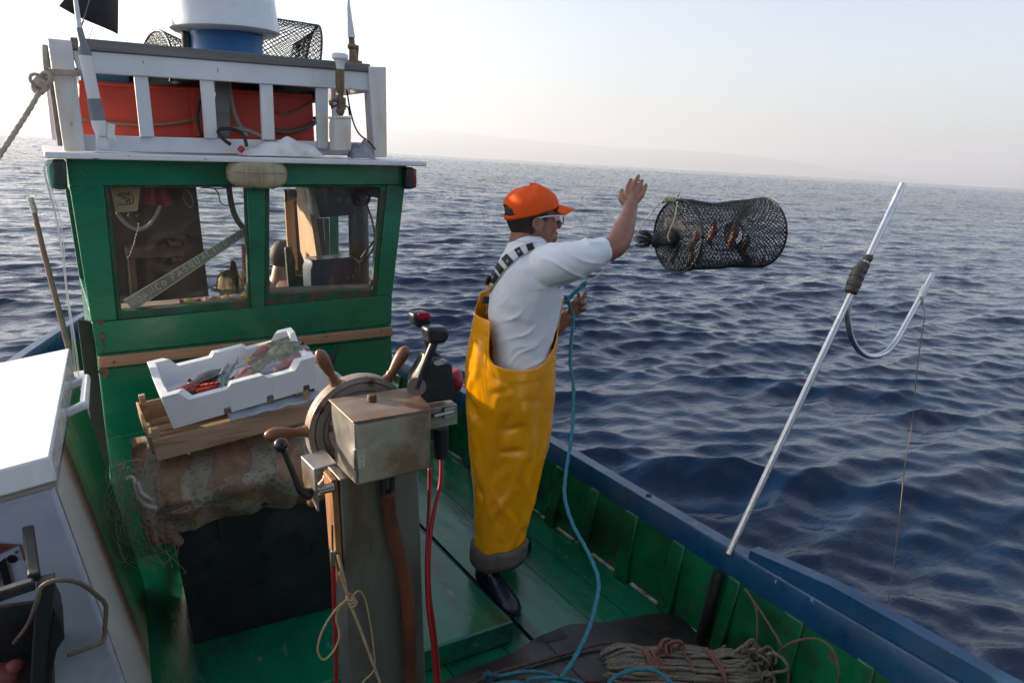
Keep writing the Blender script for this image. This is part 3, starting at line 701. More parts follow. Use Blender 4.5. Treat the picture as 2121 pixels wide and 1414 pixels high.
for i in range(N1): u = i / N1; per.append(((FW * (1 - u), FD), (FW - th - (FW - 2 * th) * u, FD - th), foam_top(1 - u)))
for i in range(N2): u = i / N2; per.append(((0, FD * (1 - u)), (th, FD - th - (FD - 2 * th) * u), foam_short(1 - u)))
c2 = (FW / 2, FD / 2)
sc = lambda p, k: (c2[0] + (p[0] - c2[0]) * k, c2[1] + (p[1] - c2[1]) * k)
def notch(p):                                # small feet: notches cut up from the lower edge of the long front
    u = p[0] / FW
    return .022 if p[1] < .005 and any(abs(u - k) < .026 for k in (.36, .66, .93)) else 0
ro = [FL(*sc(o_, .955), notch(o_)) for o_, i_, h in per]; r1 = [FL(*o_, h) for o_, i_, h in per]; r2 = [FL(*i_, h) for o_, i_, h in per]; r3 = [FL(*sc(i_, .95), fl) for o_, i_, h in per]
m_ = MB(); m_.rings([ro, r1, r2, r3]); make('box_shell', m_, M_foam, foam, bevel=.0035, smooth=40)
sh = MB(); sh.prism([q(651, 752, 2.93), q(700, 772, 2.90), q(735, 800, 2.88), q(735, 835, 2.86), q(655, 850, 2.88)][::-1], (0, .02, 0))
o = make('foam_lid', sh, M_foam, bevel=.004); tag(o, 'flat white polystyrene lid leaning behind the ship wheel', 'lid')
film = MB(); film.sheet(lambda u, v: tuple(L(.24 + .32 * u, -.001 + .05 * v, .076 + .0025 * math.sin(u * 23) + .012 * v + .003 * mnoise.noise(Vector((u * 9, v * 3, 0))))), 40, 6)
o = make('plastic_film', film, mat('clear_plastic_film', (.34, .40, .46), .2, var=.2, bump=.3), solid=.002, smooth=180); tag(o, 'crumpled pale plastic film between the white box and the wooden crate', 'plastic film')

# --- the catch
def fish(name, label, at, ln, hgt, wid, yaw, roll, cols, curl=0, finc=None, spiny=False):
    at = (at[0], at[1] + .004, at[2] + .016); ln *= 1.18; hgt *= 1.22; wid *= 1.2
    root = thing(name, label, 'fish', FL(*at), 'fish in the white box')
    n_ = 22; rg = []; M = BMF @ Matrix.Rotation(yaw, 3, 'Z') @ Matrix.Rotation(roll, 3, 'X')
    def spine(t): return Vector((ln * (t - .5), curl * ln * math.sin(t * math.pi) if curl else 0, 0))
    o_ = FL(*at)
    for i in range(n_ + 1):
        t = i / n_; pr = (math.sin(math.pi * min(1, t * 1.12 + .03)) ** .65 if t < .86 else 0)
        pr = max(.12, math.sin(math.pi * (t * .93 + .04)) ** .75) if t < .92 else .16
        if t < .08: pr *= .35 + .65 * t / .08
        rg.append([o_ + M @ (spine(t) + Vector((0, wid / 2 * pr * math.cos(a) * (1 if t < .8 else .5), hgt / 2 * pr * math.sin(a)))) for a in np.linspace(0, 2 * math.pi, 17)[:-1]])
    mb = MB(); mb.rings(rg); make('body', mb, cols[0], root, smooth=180)
    f = MB(); e = spine(1.0); tl = ln * .16
    f.prism([o_ + M @ (spine(.94) + Vector((0, -.001, hgt * .08))), o_ + M @ (e + Vector((tl, -.001, hgt * .34))), o_ + M @ (e + Vector((tl * .6, -.001, 0))), o_ + M @ (e + Vector((tl, -.001, -hgt * .34))), o_ + M @ (spine(.94) + Vector((0, -.001, -hgt * .08)))], M @ Vector((0, .002, 0)))
    make('tail_fin', f, finc or cols[0], root, smooth=0)
    f = MB(); tops = [];
    for i in range(9):
        t = .28 + .06 * i; tops.append(o_ + M @ (spine(t) + Vector((0, -.001, hgt * .5 + (hgt * (.28 if spiny else .16) * (1 if i % 2 else (.55 if spiny else .9)))))))
    base = [o_ + M @ (spine(.28 + .06 * i) + Vector((0, -.001, hgt * .36))) for i in range(9)]
    f.prism(base + tops[::-1], M @ Vector((0, .002, 0))); make('dorsal_fin', f, finc or cols[0], root, smooth=0)
    ey_ = MB()
    for s in (-1, 1): ey_.ellipsoid(o_ + M @ (spine(.13) + Vector((0, s * wid * .30, hgt * .12))), (hgt * .075,) * 3, None, 10, 6)
    make('eye', ey_, mat('fish_eye', (.02, .02, .02), .1, bump=0), root, smooth=180)
    return root
BMF = basis(fx, fy, fz)
def fmat(name, a, b, sc=30, rough=.22): return mat(name, a, rough, var=.3, vscale=sc, bump=.2, bscale=220, bdist=.001, stain=b, samt=.7, sscale=sc * .7, coat=.4)
F_red = fmat('red_fish_skin', (.28, .045, .03), (.16, .035, .03)); F_grey = fmat('grey_fish_skin', (.15, .15, .15), (.07, .07, .075)); F_teal = fmat('teal_fish_skin', (.12, .20, .20), (.40, .42, .42), 16)
F_pink = fmat('pink_fish_skin', (.36, .22, .19), (.26, .13, .11)); F_tan = fmat('tan_fish_skin', (.26, .24, .17), (.15, .14, .11)); F_mott = fmat('speckled_fish_skin', (.14, .15, .09), (.30, .30, .20), 60); F_sil = fmat('silver_fish_skin', (.38, .40, .43), (.22, .23, .25))
fish('fish', 'red fish lying at the left end of the white box', (.085, .075, .068), .12, .052, .04, R(10), R(50), [F_red], finc=F_red, spiny=True)
fish('fish', 'bright orange-red fish with raised spiny fin by the front of the white box', (.155, .055, .066), .11, .045, .035, R(-12), R(35), [fmat('orange_fish_skin', (.62, .08, .02), (.5, .03, .02))], spiny=True)
fish('fish', 'dark grey fish behind the orange-red one in the white box', (.165, .12, .070), .15, .075, .045, R(12), R(60), [F_grey])
fish('fish', 'teal and silver striped fish curled in the white box', (.225, .085, .072), .16, .036, .034, R(62), R(10), [F_teal], curl=.12)
fish('fish', 'pink fish with small splayed fins near the middle of the white box', (.27, .075, .070), .09, .045, .04, R(35), R(30), [F_pink], spiny=True)
fish('fish', 'long tan fish lying across the middle of the white box', (.365, .125, .066), .21, .046, .042, R(205), R(40), [F_tan])
fish('fish', 'small silver fish under the tan one in the white box', (.39, .09, .062), .12, .036, .03, R(185), R(50), [F_sil])
fish('fish', 'speckled olive fish at the right end of the white box', (.44, .135, .078), .15, .085, .05, R(188), R(58), [F_mott])
fish('fish', 'pale pink fish in front of the speckled one in the white box', (.45, .085, .070), .12, .03, .028, R(195), R(20), [F_pink])
fish('fish', 'small pink fish at the far right corner of the white box', (.50, .10, .068), .07, .035, .03, R(170), R(30), [F_pink])
fish('fish', 'rosy fish with yellow tail raised against the back of the white box', (.40, .19, .075), .14, .045, .035, R(190), R(55), [fmat('rose_fish_skin', (.33, .13, .13), (.2, .08, .08))], finc=mat('yellow_fin', (.55, .38, .12), .5, bump=0))

# --- knife stuck in the wall
kn = MB(); kn.tube(spline([q(699, 718, 2.965), q(694, 733, 2.955), q(684, 765, 2.95), q(680, 785, 2.955)], 5), lerpl([.008, .012, .014, .012], 5), 10, flat=.7)
o = make('knife', kn, M_blackm, smooth=60); tag(o, 'black handled knife stuck in the green wall behind the ship wheel', 'knife')

# ------------------------------------------------------------------ steering console
YB = 1.30
con = thing('steering_console', 'stained metal steering console box on a tall post', 'steering console', (.60, 1.38, 0))
f4 = [P(733, 876, y=YB), P(892, 850, y=YB), P(893, 970, y=YB), P(739, 1006, y=YB)]; b4 = [P(685, 831, y=1.45), P(852, 806, y=1.45), P(855, 925, y=1.45), P(694, 959, y=1.45)]
m_ = MB(); m_.hexa([f4[3], f4[2], b4[2], b4[3]], [f4[0], f4[1], b4[1], b4[0]]); make('console_box', m_, M_steel, con, bevel=.003)
# lid flange and door plate
m_ = MB(); up_ = Vector((0, 0, .0035)); m_.hexa([p + Vector((0, 0, .001)) for p in (f4[0] + Vector((-.004, -.005, 0)), f4[1] + Vector((.004, -.005, 0)), b4[1] + Vector((.004, .004, 0)), b4[0] + Vector((-.004, .004, 0)))],
    [p + Vector((0, 0, .005)) for p in (f4[0] + Vector((-.004, -.005, 0)), f4[1] + Vector((.004, -.005, 0)), b4[1] + Vector((.004, .004, 0)), b4[0] + Vector((-.004, .004, 0)))]); make('console_lid', m_, mat('rusty_lid', (.34, .27, .21), .5, metal=.6, var=.25, vscale=9, stain=(.20, .11, .06), samt=.8, bump=.2), con, bevel=.0015)
m_ = MB(); fr = lambda u, v, d: (f4[0] * (1 - u) + f4[1] * u) * (1 - v) + (f4[3] * (1 - u) + f4[2] * u) * v + Vector((0, -d, 0))
m_.hexa([fr(.03, .97, 0), fr(.97, .97, 0), fr(.97, .97, -.004), fr(.03, .97, -.004)], [fr(.03, .03, 0), fr(.97, .03, 0), fr(.97, .03, -.004), fr(.03, .03, -.004)])
for v in m_.v: pass
m2 = MB(); m2.prism([fr(.02, .03, .0), fr(.97, .03, .0), fr(.97, .96, .0), fr(.02, .96, .0)], (0, -.003, 0)); make('console_door', m2, M_steel, con, bevel=.001)
m_ = MB(); a, b = fr(-.005, .40, .004), fr(-.005, .72, .004); m_.tube([a, b], .0045, 8); m_.box((a + b) / 2 + Vector((.010, .001, 0)), (.022, .002, (a - b).length * .95)); make('hinge', m_, M_chrome, con)
for k in (.15, .5, .85):
    p = a.lerp(b, k) + Vector((.014, -.001, 0)); m_ = MB(); m_.ellipsoid(p, (.003, .002, .003), None, 8, 5); make('rivet', m_, M_chrome, con, smooth=180)
m_ = MB(); c = P(770, 826, y=1.40); m_.lathe([(0, -.004), (.011, -.004), (.011, .008), (.009, .011), (0, .011)], c, (0, 0, 1), 12); make('bolt', m_, mat('rust_bolt', (.13, .07, .04), .7, metal=.4), con)
YC = 1.37
top4 = [P(703, 985, y=YC), P(866, 962, y=YC)]; bot = [P(728, 1414, y=YC), P(882, 1414, y=YC)]
def ext(a, b, z): t = (z - a.z) / (b.z - a.z); return a + (b - a) * t
zt_ = 1.10; c0 = ext(top4[0], bot[0], zt_); c1 = ext(top4[1], bot[1], zt_); d0 = ext(top4[0], bot[0], .10); d1 = ext(top4[1], bot[1], .10)
m_ = MB(); bk = Vector((0, .085, 0)); m_.hexa([d0, d1, d1 + bk, d0 + bk], [c0, c1, c1 + bk, c0 + bk]); make('column', m_, mat('dull_steel_column', (.20, .19, .175), .45, metal=.55, var=.2, vscale=5, stretch=(2, 2, .5), stain=(.12, .09, .06), samt=.5, bump=.1), con, bevel=.004)
m_ = MB(); m_.hexa([ext(top4[0], bot[0], .83) + Vector((-.016, .004, 0)), ext(top4[0], bot[0], .83) + Vector((-.002, .004, 0)), ext(top4[0], bot[0], .83) + Vector((-.002, .06, 0)), ext(top4[0], bot[0], .83) + Vector((-.016, .06, 0))],
    [c0 + Vector((-.018, .004, 0)), c0 + Vector((-.002, .004, 0)), c0 + Vector((-.002, .06, 0)), c0 + Vector((-.018, .06, 0))]); make('wood_strip', m_, mat('orange_wood', (.36, .16, .06), .6, var=.35, vscale=6, stretch=(4, 4, .8), stain=(.10, .05, .03), samt=.5), con, bevel=.003)
# bracket and crank at the left
m_ = MB(); bl = [P(632, 985, y=1.36), P(697, 955, y=1.40)]
w_ = Vector((0, .075, .0))
p0 = P(650, 972, y=1.33); p1 = P(697, 958, y=1.33); p2 = p1 + Vector((0, .08, 0)); p3 = p0 + Vector((-.004, .08, 0))
m_.prism([p0, p1, p2, p3], (0, 0, -.005)); q0 = P(657, 1060, y=1.33); m_.prism([p0, p3, p3 + (q0 - p0) * .62, q0], (.006, 0, 0)); make('bracket', m_, M_steel, con, bevel=.002)
crk = thing('crank', None, None, P(640, 1022, y=1.36)); setp(crk, con)
m_ = MB(); sa = P(648, 1018, y=1.37); sb = P(690, 1008, y=1.37); m_.tube([sa + (sa - sb) * .25, sb], .011, 14); m_.lathe([(.0, 0), (.02, 0), (.02, .01), (.0, .01)], sa, (sb - sa), 16); make('crank_shaft', m_, M_chrome, crk)
m_ = MB(); m_.tube(spline([P(642, 1022, y=1.355), P(622, 1012, y=1.35), P(606, 975, y=1.35), P(588, 932, y=1.35)], 6), lerpl([.016, .011, .0085, .008], 6), 12, flat=.7); make('crank_arm', m_, mat('dark_cast_iron', (.045, .042, .04), .4, metal=.7, bump=.15), crk, smooth=60)
m_ = MB(); m_.ellipsoid(P(582, 921, y=1.35), (.0155,) * 3, None, 20, 12); make('crank_knob', m_, mat('black_ball_knob', (.02, .018, .016), .2, bump=.05), crk, smooth=180)
# hose down the column
YH = 1.345
hp = spline([P(803, 1020, y=YH), P(808, 1070, y=YH), P(822, 1130, y=YH), P(838, 1200, y=YH), P(847, 1280, y=YH), P(849, 1360, y=YH), P(850, 1440, y=YH), P(851, 1560, y=YH)], 8)
m_ = MB(); m_.tube(hp, .0165, 14); o = make('hose', m_, mat('orange_brown_hose', (.14, .036, .012), .55, var=.25, vscale=6, bump=.1, stain=(.06, .02, .012), samt=.5), smooth=180); tag(o, 'orange-brown hose running down the front of the console post', 'hose')
m_ = MB()
for dx in (-10, 10): m_.tube([P(803 + dx, 985, y=YH + .01), P(803 + dx * .8, 1032, y=YH + .004)], .0062, 10)
setp(make('inner_pipe', m_, M_blackm), o)
# throttle control
thr = thing('throttle_control', 'black twin lever throttle control with red cap beside the console box', 'throttle', P(900, 860, y=1.42))
YT = 1.40
m_ = MB(); m_.prism([P(888, 846, y=YT), P(947, 836, y=YT), P(948, 878, y=YT), P(889, 890, y=YT)], (0, .05, 0)); make('mount_plate', m_, M_steel, thr, bevel=.002)
m_ = MB(); a = P(898, 862, y=YT - .006); b = P(938, 852, y=YT - .006); m_.tube([a, b], .006, 8); m_.box(a.lerp(b, .8), (.03, .008, .028)); make('latch', m_, M_chrome, thr, bevel=.001)
m_ = MB(); fr4 = [P(868, 838, y=YT), P(946, 828, y=YT), P(938, 752, y=YT), P(900, 740, y=YT), P(872, 790, y=YT)]; m_.prism(fr4, (0, .075, 0)); make('housing', m_, M_black, thr, bevel=.006)
m_ = MB(); m_.prism([P(897, 746, y=YT + .006), P(920, 743, y=YT + .006), P(922, 752, y=YT + .002), P(897, 757, y=YT + .002)], (0, -.006, 0)); make('number_plate', m_, mat('worn_label', (.45, .45, .45), .5, wear=(.03, .03, .03), wamt=.6, wscale=60), thr)
m_ = MB(); lv = [P(866, 800, y=YT - .02), P(876, 770, y=YT - .025), P(889, 735, y=YT - .03), P(903, 700, y=YT - .03)]; m_.tube(spline(lv, 6), lerpl([.021, .018, .016, .015], 6), 14, flat=.62); make('lever', m_, M_black, thr, smooth=60)
m_ = MB(); m_.lathe([(0, -.012), (.020, -.012), (.022, -.004), (.022, .004), (0, .004)], P(863, 800, y=YT - .03), (-.45, -.85, .1), 20); make('pivot_disc', m_, mat('grey_disc', (.20, .16, .13), .4, metal=.4), thr)
m_ = MB(); m_.prism([P(886, 680, y=YT - .045), P(930, 678, y=YT - .045), P(934, 694, y=YT - .045), P(926, 712, y=YT - .045), P(892, 716, y=YT - .045)], (0, .045, 0)); make('lever_head', m_, M_black, thr, bevel=.012, seg=3)
m_ = MB(); m_.tube(spline([P(884, 690, y=YT + .03), P(879, 675, y=YT + .04), P(890, 720, y=YT + .035), P(915, 748, y=YT + .04)], 6), .010, 12); make('lever', m_, M_black, thr, smooth=60)
m_ = MB(); m_.prism([P(856, 650, y=YT + .02), P(890, 646, y=YT + .02), P(898, 668, y=YT + .02), P(884, 684, y=YT + .02), P(862, 677, y=YT + .02)], (0, .04, 0)); make('lever_head', m_, M_black, thr, bevel=.010, seg=3)
m_ = MB(); m_.prism([P(864, 648.5, y=YT + .022), P(888, 646, y=YT + .022), P(894, 659, y=YT + .022), P(867, 663, y=YT + .022)], (-.0015, -.006, .0015)); make('red_cap', m_, M_red, thr, bevel=.003)
m_ = MB(); m_.lathe([(0, -.03), (.012, -.03), (.013, -.012), (.028, -.010), (.030, 0), (.028, .008), (.02, .014), (0, .014)], P(945, 787, y=YT + .05), (.9, -.35, 0), 22); make('red_knob', m_, M_red, thr, smooth=50)
m_ = MB(); a = P(912, 885, y=YT + .03); b = P(914, 946, y=YT + .03); m_.tube([a, b], [.021, .018], 16); make('sleeve', m_, M_blackm, thr, bevel=.003)
for nm, pl_, lb in (('control_cable', [(914, 944, 1.43), (912, 1000, 1.40), (897, 1070, 1.37), (888, 1150, 1.35), (890, 1230, 1.34), (900, 1310, 1.33), (910, 1420, 1.32), (914, 1560, 1.31)], 'red control cable leaving the black sleeve of the throttle'),
                    ('control_cable', [(890, 968, 1.44), (889, 1040, 1.41), (886, 1110, 1.365), (884, 1180, 1.345), (887, 1260, 1.33), (897, 1340, 1.32), (902, 1420, 1.31), (905, 1560, 1.30)], 'red control cable hanging from the back edge of the console box'),
                    ('control_cable', [(690, 1165, 1.36), (692, 1240, 1.36), (695, 1330, 1.36), (697, 1420, 1.36), (698, 1560, 1.36)], 'dark red cable with a metal end along the left side of the console post')):
    m_ = MB(); m_.tube(spline([P(a, b, y=c) for a, b, c in pl_], 8), .0052, 10); o = make(nm, m_, M_redcable, smooth=180); tag(o, lb, 'cable', 'red cables at the console')
m_ = MB(); m_.tube([P(688, 1085, y=1.36), P(689, 1140, y=1.36)], .0025, 8); m_.tube([P(689, 1140, y=1.36), P(690, 1170, y=1.36)], [.006, .0055], 10); setp(make('cable_end', m_, M_chrome), o)
# cord with a knot
M_cord = mat('tan_cord', (.42, .29, .16), .7, var=.2, vscale=60, bump=.4, bscale=300, bdist=.001)
YK = 1.335
m_ = MB()
m_.tube(spline([P(700, 1148, y=YK + .01), P(712, 1195, y=YK), P(722, 1240, y=YK), P(745, 1300, y=YK - .005), P(790, 1420, y=YK - .01), P(800, 1450, y=YK - .01)], 8), .0034, 8, twist=(3, .012, .12), step=.003)
m_.tube(spline([P(703, 1185, y=YK), P(714, 1215, y=YK), P(724, 1245, y=YK - .004)], 6), .0034, 8)
m_.tube(spline([P(722, 1238, y=YK - .006), P(695, 1262, y=YK - .01), P(668, 1305, y=YK - .01), P(658, 1345, y=YK - .01), P(670, 1365, y=YK - .01), P(690, 1348, y=YK - .01), P(703, 1315, y=YK - .01), P(696, 1280, y=YK - .008), P(705, 1255, y=YK - .006), P(724, 1240, y=YK - .006)], 8), .0024, 8)
m_.tube(spline([P(726, 1240, y=YK - .006), P(742, 1223, y=YK - .004), P(756, 1240, y=YK - .002), P(767, 1290, y=YK), P(774, 1345, y=YK), P(775, 1385, y=YK), P(752, 1412, y=YK), P(740, 1440, y=YK)], 8), .0022, 8)
for k in range(3): m_.torus(P(724 + k * 3, 1236 + k * 6, y=YK - .004), (rnd.uniform(-.4, .4), -.6, .7), .0085, .003, 16, 6)
o = make('cord', m_, M_cord, smooth=180); tag(o, 'tan cord knotted and looped at the console post', 'cord')
m_ = MB(); a = P(704, 1140, y=YK + .02); m_.hexa([P(698, 1180, y=YK + .015), P(712, 1178, y=YK + .015), P(712, 1178, y=YK + .03), P(698, 1180, y=YK + .03)], [P(692, 1140, y=YK + .015), P(705, 1138, y=YK + .015), P(705, 1138, y=YK + .03), P(692, 1140, y=YK + .03)]); make('cord_clip', m_, M_steel, con, bevel=.002)

# ------------------------------------------------------------------ ship wheel
M_wheel = mat('worn_wheel_wood', (.20, .115, .075), .5, var=.3, vscale=14, bump=.25, bscale=60, stain=(.30, .25, .21), samt=.95, sscale=9, wear=(.10, .045, .025), wamt=.45, wscale=10)
M_grip = mat('turned_grip_wood', (.20, .085, .038), .38, var=.35, vscale=16, bump=.12, stain=(.24, .17, .12), samt=.4)
YW = 1.50; wc = P(743, 880, y=YW); sc_ = (wc - CAM).dot(_f) / FPX; ro = 107 * sc_ * 1.03
wheel = thing('ship_wheel', 'worn wooden ship wheel with turned grips behind the console box', 'ship wheel', wc)
m_ = MB(); pr = [(ro * .60, -.012), (ro * .64, -.018), (ro * .70, -.018), (ro * .715, -.014), (ro * .735, -.020), (ro * .86, -.020), (ro * .875, -.015), (ro * .895, -.021), (ro * .985, -.018), (ro, -.008), (ro, .010), (ro * .985, .016), (ro * .62, .016), (ro * .60, .008)]
n_ = 96; rg = []
for r_, z_ in pr + [pr[0]]: rg.append([wc + Vector((r_ * math.cos(a), z_, r_ * math.sin(a))) for a in np.linspace(0, 2 * math.pi, n_ + 1)[:-1]])
m_.rings(rg, True, False, False); make('rim', m_, M_wheel, wheel, smooth=35)
m_ = MB(); m_.lathe([(0, -.03), (.028, -.03), (.034, -.02), (.036, .012), (0, .012)], wc, (0, 1, 0), 24); m_.tube([wc + Vector((0, -.02, 0)), wc + Vector((0, -.06, 0))], .012, 12); make('hub', m_, M_wheel, wheel, smooth=40)
for k in range(6):
    a = R(116 + 60 * k); d = Vector((math.cos(a), 0, math.sin(a)))
    sp = thing('spoke', None, None, wc); setp(sp, wheel)
    m_ = MB(); m_.tube([wc + d * t * ro for t in (.2, .3, .42, .5, .62)], [.012, .009, .012, .009, .011], 12); make('spindle', m_, M_wheel, sp, smooth=60)
    m_ = MB(); t_ = [.99, 1.03, 1.09, 1.12, 1.17, 1.22, 1.30, 1.42, 1.55, 1.65, 1.71, 1.735]; rr_ = [.019, .0165, .0125, .0145, .0115, .0125, .0155, .0185, .0195, .0165, .009, .001]
    m_.tube([wc + d * t * ro + Vector((0, -.002, 0)) for t in t_], [r_ * .82 for r_ in rr_], 14); make('grip', m_, M_grip, sp, smooth=80)
# ------------------------------------------------------------------ left: white chest cooler, dark crate, rods and lines
def cooler():
    A_ = P(105, 945, z=1.1); B_ = P(145, 720, z=1.1)          # near and far right upper corners
    ln = (B_ - A_).length; dy = (B_ - A_).normalized(); dx = Vector((math.cos(R(9.5)), 0, math.sin(R(9.5)))); dx = (dx - dy * dx.dot(dy)).normalized(); dz = dx.cross(dy)
    W_ = .92; M_c = mat('cooler_white', (.62, .62, .61), .3, var=.04, vscale=5, bump=.06, bscale=120, stain=(.55, .53, .50), samt=.2, coat=.3)
    root = thing('chest_cooler', 'white chest cooler with a green side, left of the wheelhouse', 'cooler', A_)
    G = lambda a, b, c: A_ + dx * a + dy * b + dz * c            # a<0 to the left, b away, c up
    lid = MB()                                                   # lid with a sloped front
    sec = [(0, 0), (ln, 0), (ln, -.056), (-.022, -.056)]
    for_ = [G(0, b, c) for b, c in sec]; lid.prism(for_, dx * -W_); make('lid', lid, M_c, root, bevel=.006)
    gk = MB(); gk.prism([G(-.006, b, c) for b, c in [(-.016, -.057), (ln - .01, -.057), (ln - .01, -.069), (-.016, -.069)]], dx * -(W_ - .012)); make('gasket', gk, mat('cooler_gasket', (.30, .28, .22), .7, var=.3), root)
    # body: white front darkened for shade, right side graded in colour
    def side_mat():
        m, n, l, b = new_mat('graded_cooler_side'); setin(b, Roughness=.28, Coat_Weight=.3)
        tc = n.new('ShaderNodeTexCoord'); sx = n.new('ShaderNodeSeparateXYZ'); l.new(tc.outputs['UV'], sx.inputs[0])
        r = n.new('ShaderNodeValToRGB'); l.new(sx.outputs[0], r.inputs[0]); e = r.color_ramp.elements  # colour runs from white through dark red to green along the side
        e[0].position = 0; e[0].color = (.70, .68, .64, 1); e[1].position = 1; e[1].color = (.02, .10, .025, 1)
        for p_, c_ in ((.16, (.60, .58, .52, 1)), (.24, (.30, .12, .10, 1)), (.30, (.10, .012, .012, 1)), (.38, (.12, .30, .12, 1)), (.65, (.03, .17, .04, 1))):
            k = e.new(p_); k.color = c_
        wv = n.new('ShaderNodeTexWave'); wv.inputs['Scale'].default_value = 3.2; wv.inputs['Distortion'].default_value = 3.5; wv.bands_direction = 'X'; l.new(tc.outputs['UV'], wv.inputs['Vector'])
        mr = n.new('ShaderNodeMapRange'); mr.inputs[1].default_value = .04; mr.inputs[2].default_value = .12; mr.inputs[3].default_value = .35; mr.inputs[4].default_value = 1; l.new(wv.outputs['Fac'], mr.inputs[0])
        mx = n.new('ShaderNodeMix'); mx.data_type = 'RGBA'; mx.blend_type = 'MULTIPLY'; mx.inputs[0].default_value = 1; l.new(r.outputs[0], mx.inputs[6]); l.new(mr.outputs[0], mx.inputs[7])
        gt = n.new('ShaderNodeMath'); gt.operation = 'GREATER_THAN'; gt.inputs[1].default_value = .27; l.new(sx.outputs[0], gt.inputs[0])
        m2 = n.new('ShaderNodeMix'); m2.data_type = 'RGBA'; l.new(gt.outputs[0], m2.inputs[0]); l.new(r.outputs[0], m2.inputs[6]); l.new(mx.outputs[2], m2.inputs[7])
        l.new(m2.outputs[2], b.inputs['Base Color']); return m
    H_ = 1.0
    bd = MB(); bd.prism([G(-.012, b, c) for b, c in [(-.013, -.069), (ln - .006, -.069), (ln - .006, -H_), (-.013, -H_)]], dx * -(W_ - .01)); make('cooler_body', bd, mat('cooler_body_shaded', (.44, .46, .55), .35, var=.06, vscale=5, bump=.06, bscale=120, stain=(.33, .33, .36), samt=.3), root, bevel=.01)  # grey-blue base puts the shade of the white body into its colour
    me = bpy.data.meshes.new('graded_side'); qv = [G(-.009, b, c) for b, c in [(.0, -.08), (ln - .02, -.10), (ln - .02, -H_ + .02), (.0, -H_ + .02)]]
    vs = []; fs = []; uv = []
    nn = 14
    for i in range(nn + 1):
        for j in range(nn + 1):
            u, v = i / nn, j / nn; vs.append((qv[0] * (1 - u) + qv[1] * u) * (1 - v) + (qv[3] * (1 - u) + qv[2] * u) * v); uv.append((u - .22 * v * (1 - u) - .06 * v, v))
    fs = [(i * (nn + 1) + j, (i + 1) * (nn + 1) + j, (i + 1) * (nn + 1) + j + 1, i * (nn + 1) + j + 1) for i in range(nn) for j in range(nn)]
    me.from_pydata([tuple(v) for v in vs], [], fs); ul = me.uv_layers.new(name='UVMap')
    for lp in me.loops: ul.data[lp.index].uv = uv[lp.vertex_index]
    link('graded_side', me, side_mat(), root, solid=.003)
    hd = MB()
    for b in (.44, .70): hd.bar(G(-.005, b, -.055), G(.050, b, -.040), .024, .024, dz)
    hd.bar(G(.046, .430, -.042), G(.046, .710, -.042), .020, .026, dz); make('handle', hd, mat('handle_white', (.72, .73, .72), .35, var=.05, bump=.05), root, bevel=.006)
    # logo panel on the front: a letter r with a ball, in a brown frame
    yf = -.016
    e1 = P(140, 1195, y=1.0)  # reference only
    o_ = lambda px, py: plane_pt(px, py, G(0, yf, 0), dy)
    def poly(pl, m, nm, d=.0008):
        mb = MB(); mb.prism([o_(*p) - dy * d for p in pl], dy * (d * .9)); return make(nm, mb, m, root, smooth=0)
    brown = mat('logo_brown', (.14, .075, .035), .5, bump=0, var=.2); dark = mat('logo_black', (.012, .010, .014), .4, bump=0); maroon = mat('logo_maroon', (.16, .02, .03), .5, bump=0, var=.2)
    lg = thing('logo', None, None, A_); setp(lg, root)
    def lp(pl, m, nm, d): mb = MB(); mb.prism([o_(*p) - dy * d for p in pl], dy * .0006); make(nm, mb, m, lg, smooth=0)
    lp([(-60, 1108), (-2, 1124), (42, 1127), (-2, 1147), (-60, 1172)], brown, 'frame_top', .0010)
    lp([(-60, 1120), (-8, 1128), (22, 1132), (-6, 1145), (-60, 1166)], maroon, 'frame_fill', .0018)
    lp([(39, 1127), (45, 1127), (54, 1159), (50, 1161)], brown, 'frame_side', .0010)
    lp([(53, 1172), (58, 1172), (68, 1200), (67, 1206), (53, 1214), (50, 1211), (62, 1202)], brown, 'frame_side', .0010)
    lp([(-60, 1256), (52, 1213), (50, 1220), (-4, 1248), (-60, 1273)], brown, 'frame_bottom', .0010)
    lp([(-4, 1165), (12, 1153), (13, 1162), (17, 1176), (24, 1208), (25, 1212), (9, 1219), (8, 1212), (2, 1185), (-4, 1177)], dark, 'letter_r', .0016)
    lp([(15 + 11.5 * math.cos(a) + 10.5, 1156 + 8.5 * math.sin(a)) for a in np.linspace(0, 2 * math.pi, 20)[:-1]], dark, 'letter_r', .0022)
    lp([(17, 1167), (20, 1165), (29, 1207), (31, 1209), (16, 1218), (15, 1216), (26, 1208)], brown, 'letter_shadow', .0012)
    lp([(-14 + 15 * math.cos(a), 1196 + 24 * math.sin(a)) for a in np.linspace(-1.2, 1.5, 14)] + [(-14 + 8 * math.cos(a), 1196 + 16 * math.sin(a)) for a in np.linspace(1.5, -1.2, 14)], dark, 'letter_e', .0016)
    for a0, a1 in ((0, 3.1), (3.2, 6.2)):
        lp([(35 + 4.6 * math.cos(a), 1142.5 + 3.6 * math.sin(a)) for a in np.linspace(a0, a1, 12)] + [(35 + 3.7 * math.cos(a), 1142.5 + 2.8 * math.sin(a)) for a in np.linspace(a1, a0, 12)], dark, 'mark_ring', .0012)
    lp([(33.4, 1144.6), (33.4, 1140.6), (36, 1140.6), (36.3, 1142.2), (35, 1142.8), (36.6, 1144.6), (35.8, 1144.6), (34.3, 1143), (34.2, 1144.6)], dark, 'mark_letter', .0012)
    return root
def plane_pt(px, py, p0, nrm):
    v = ray(px, py); t = (Vector(p0) - CAM).dot(nrm) / v.dot(nrm); return CAM + v * t
cooler()
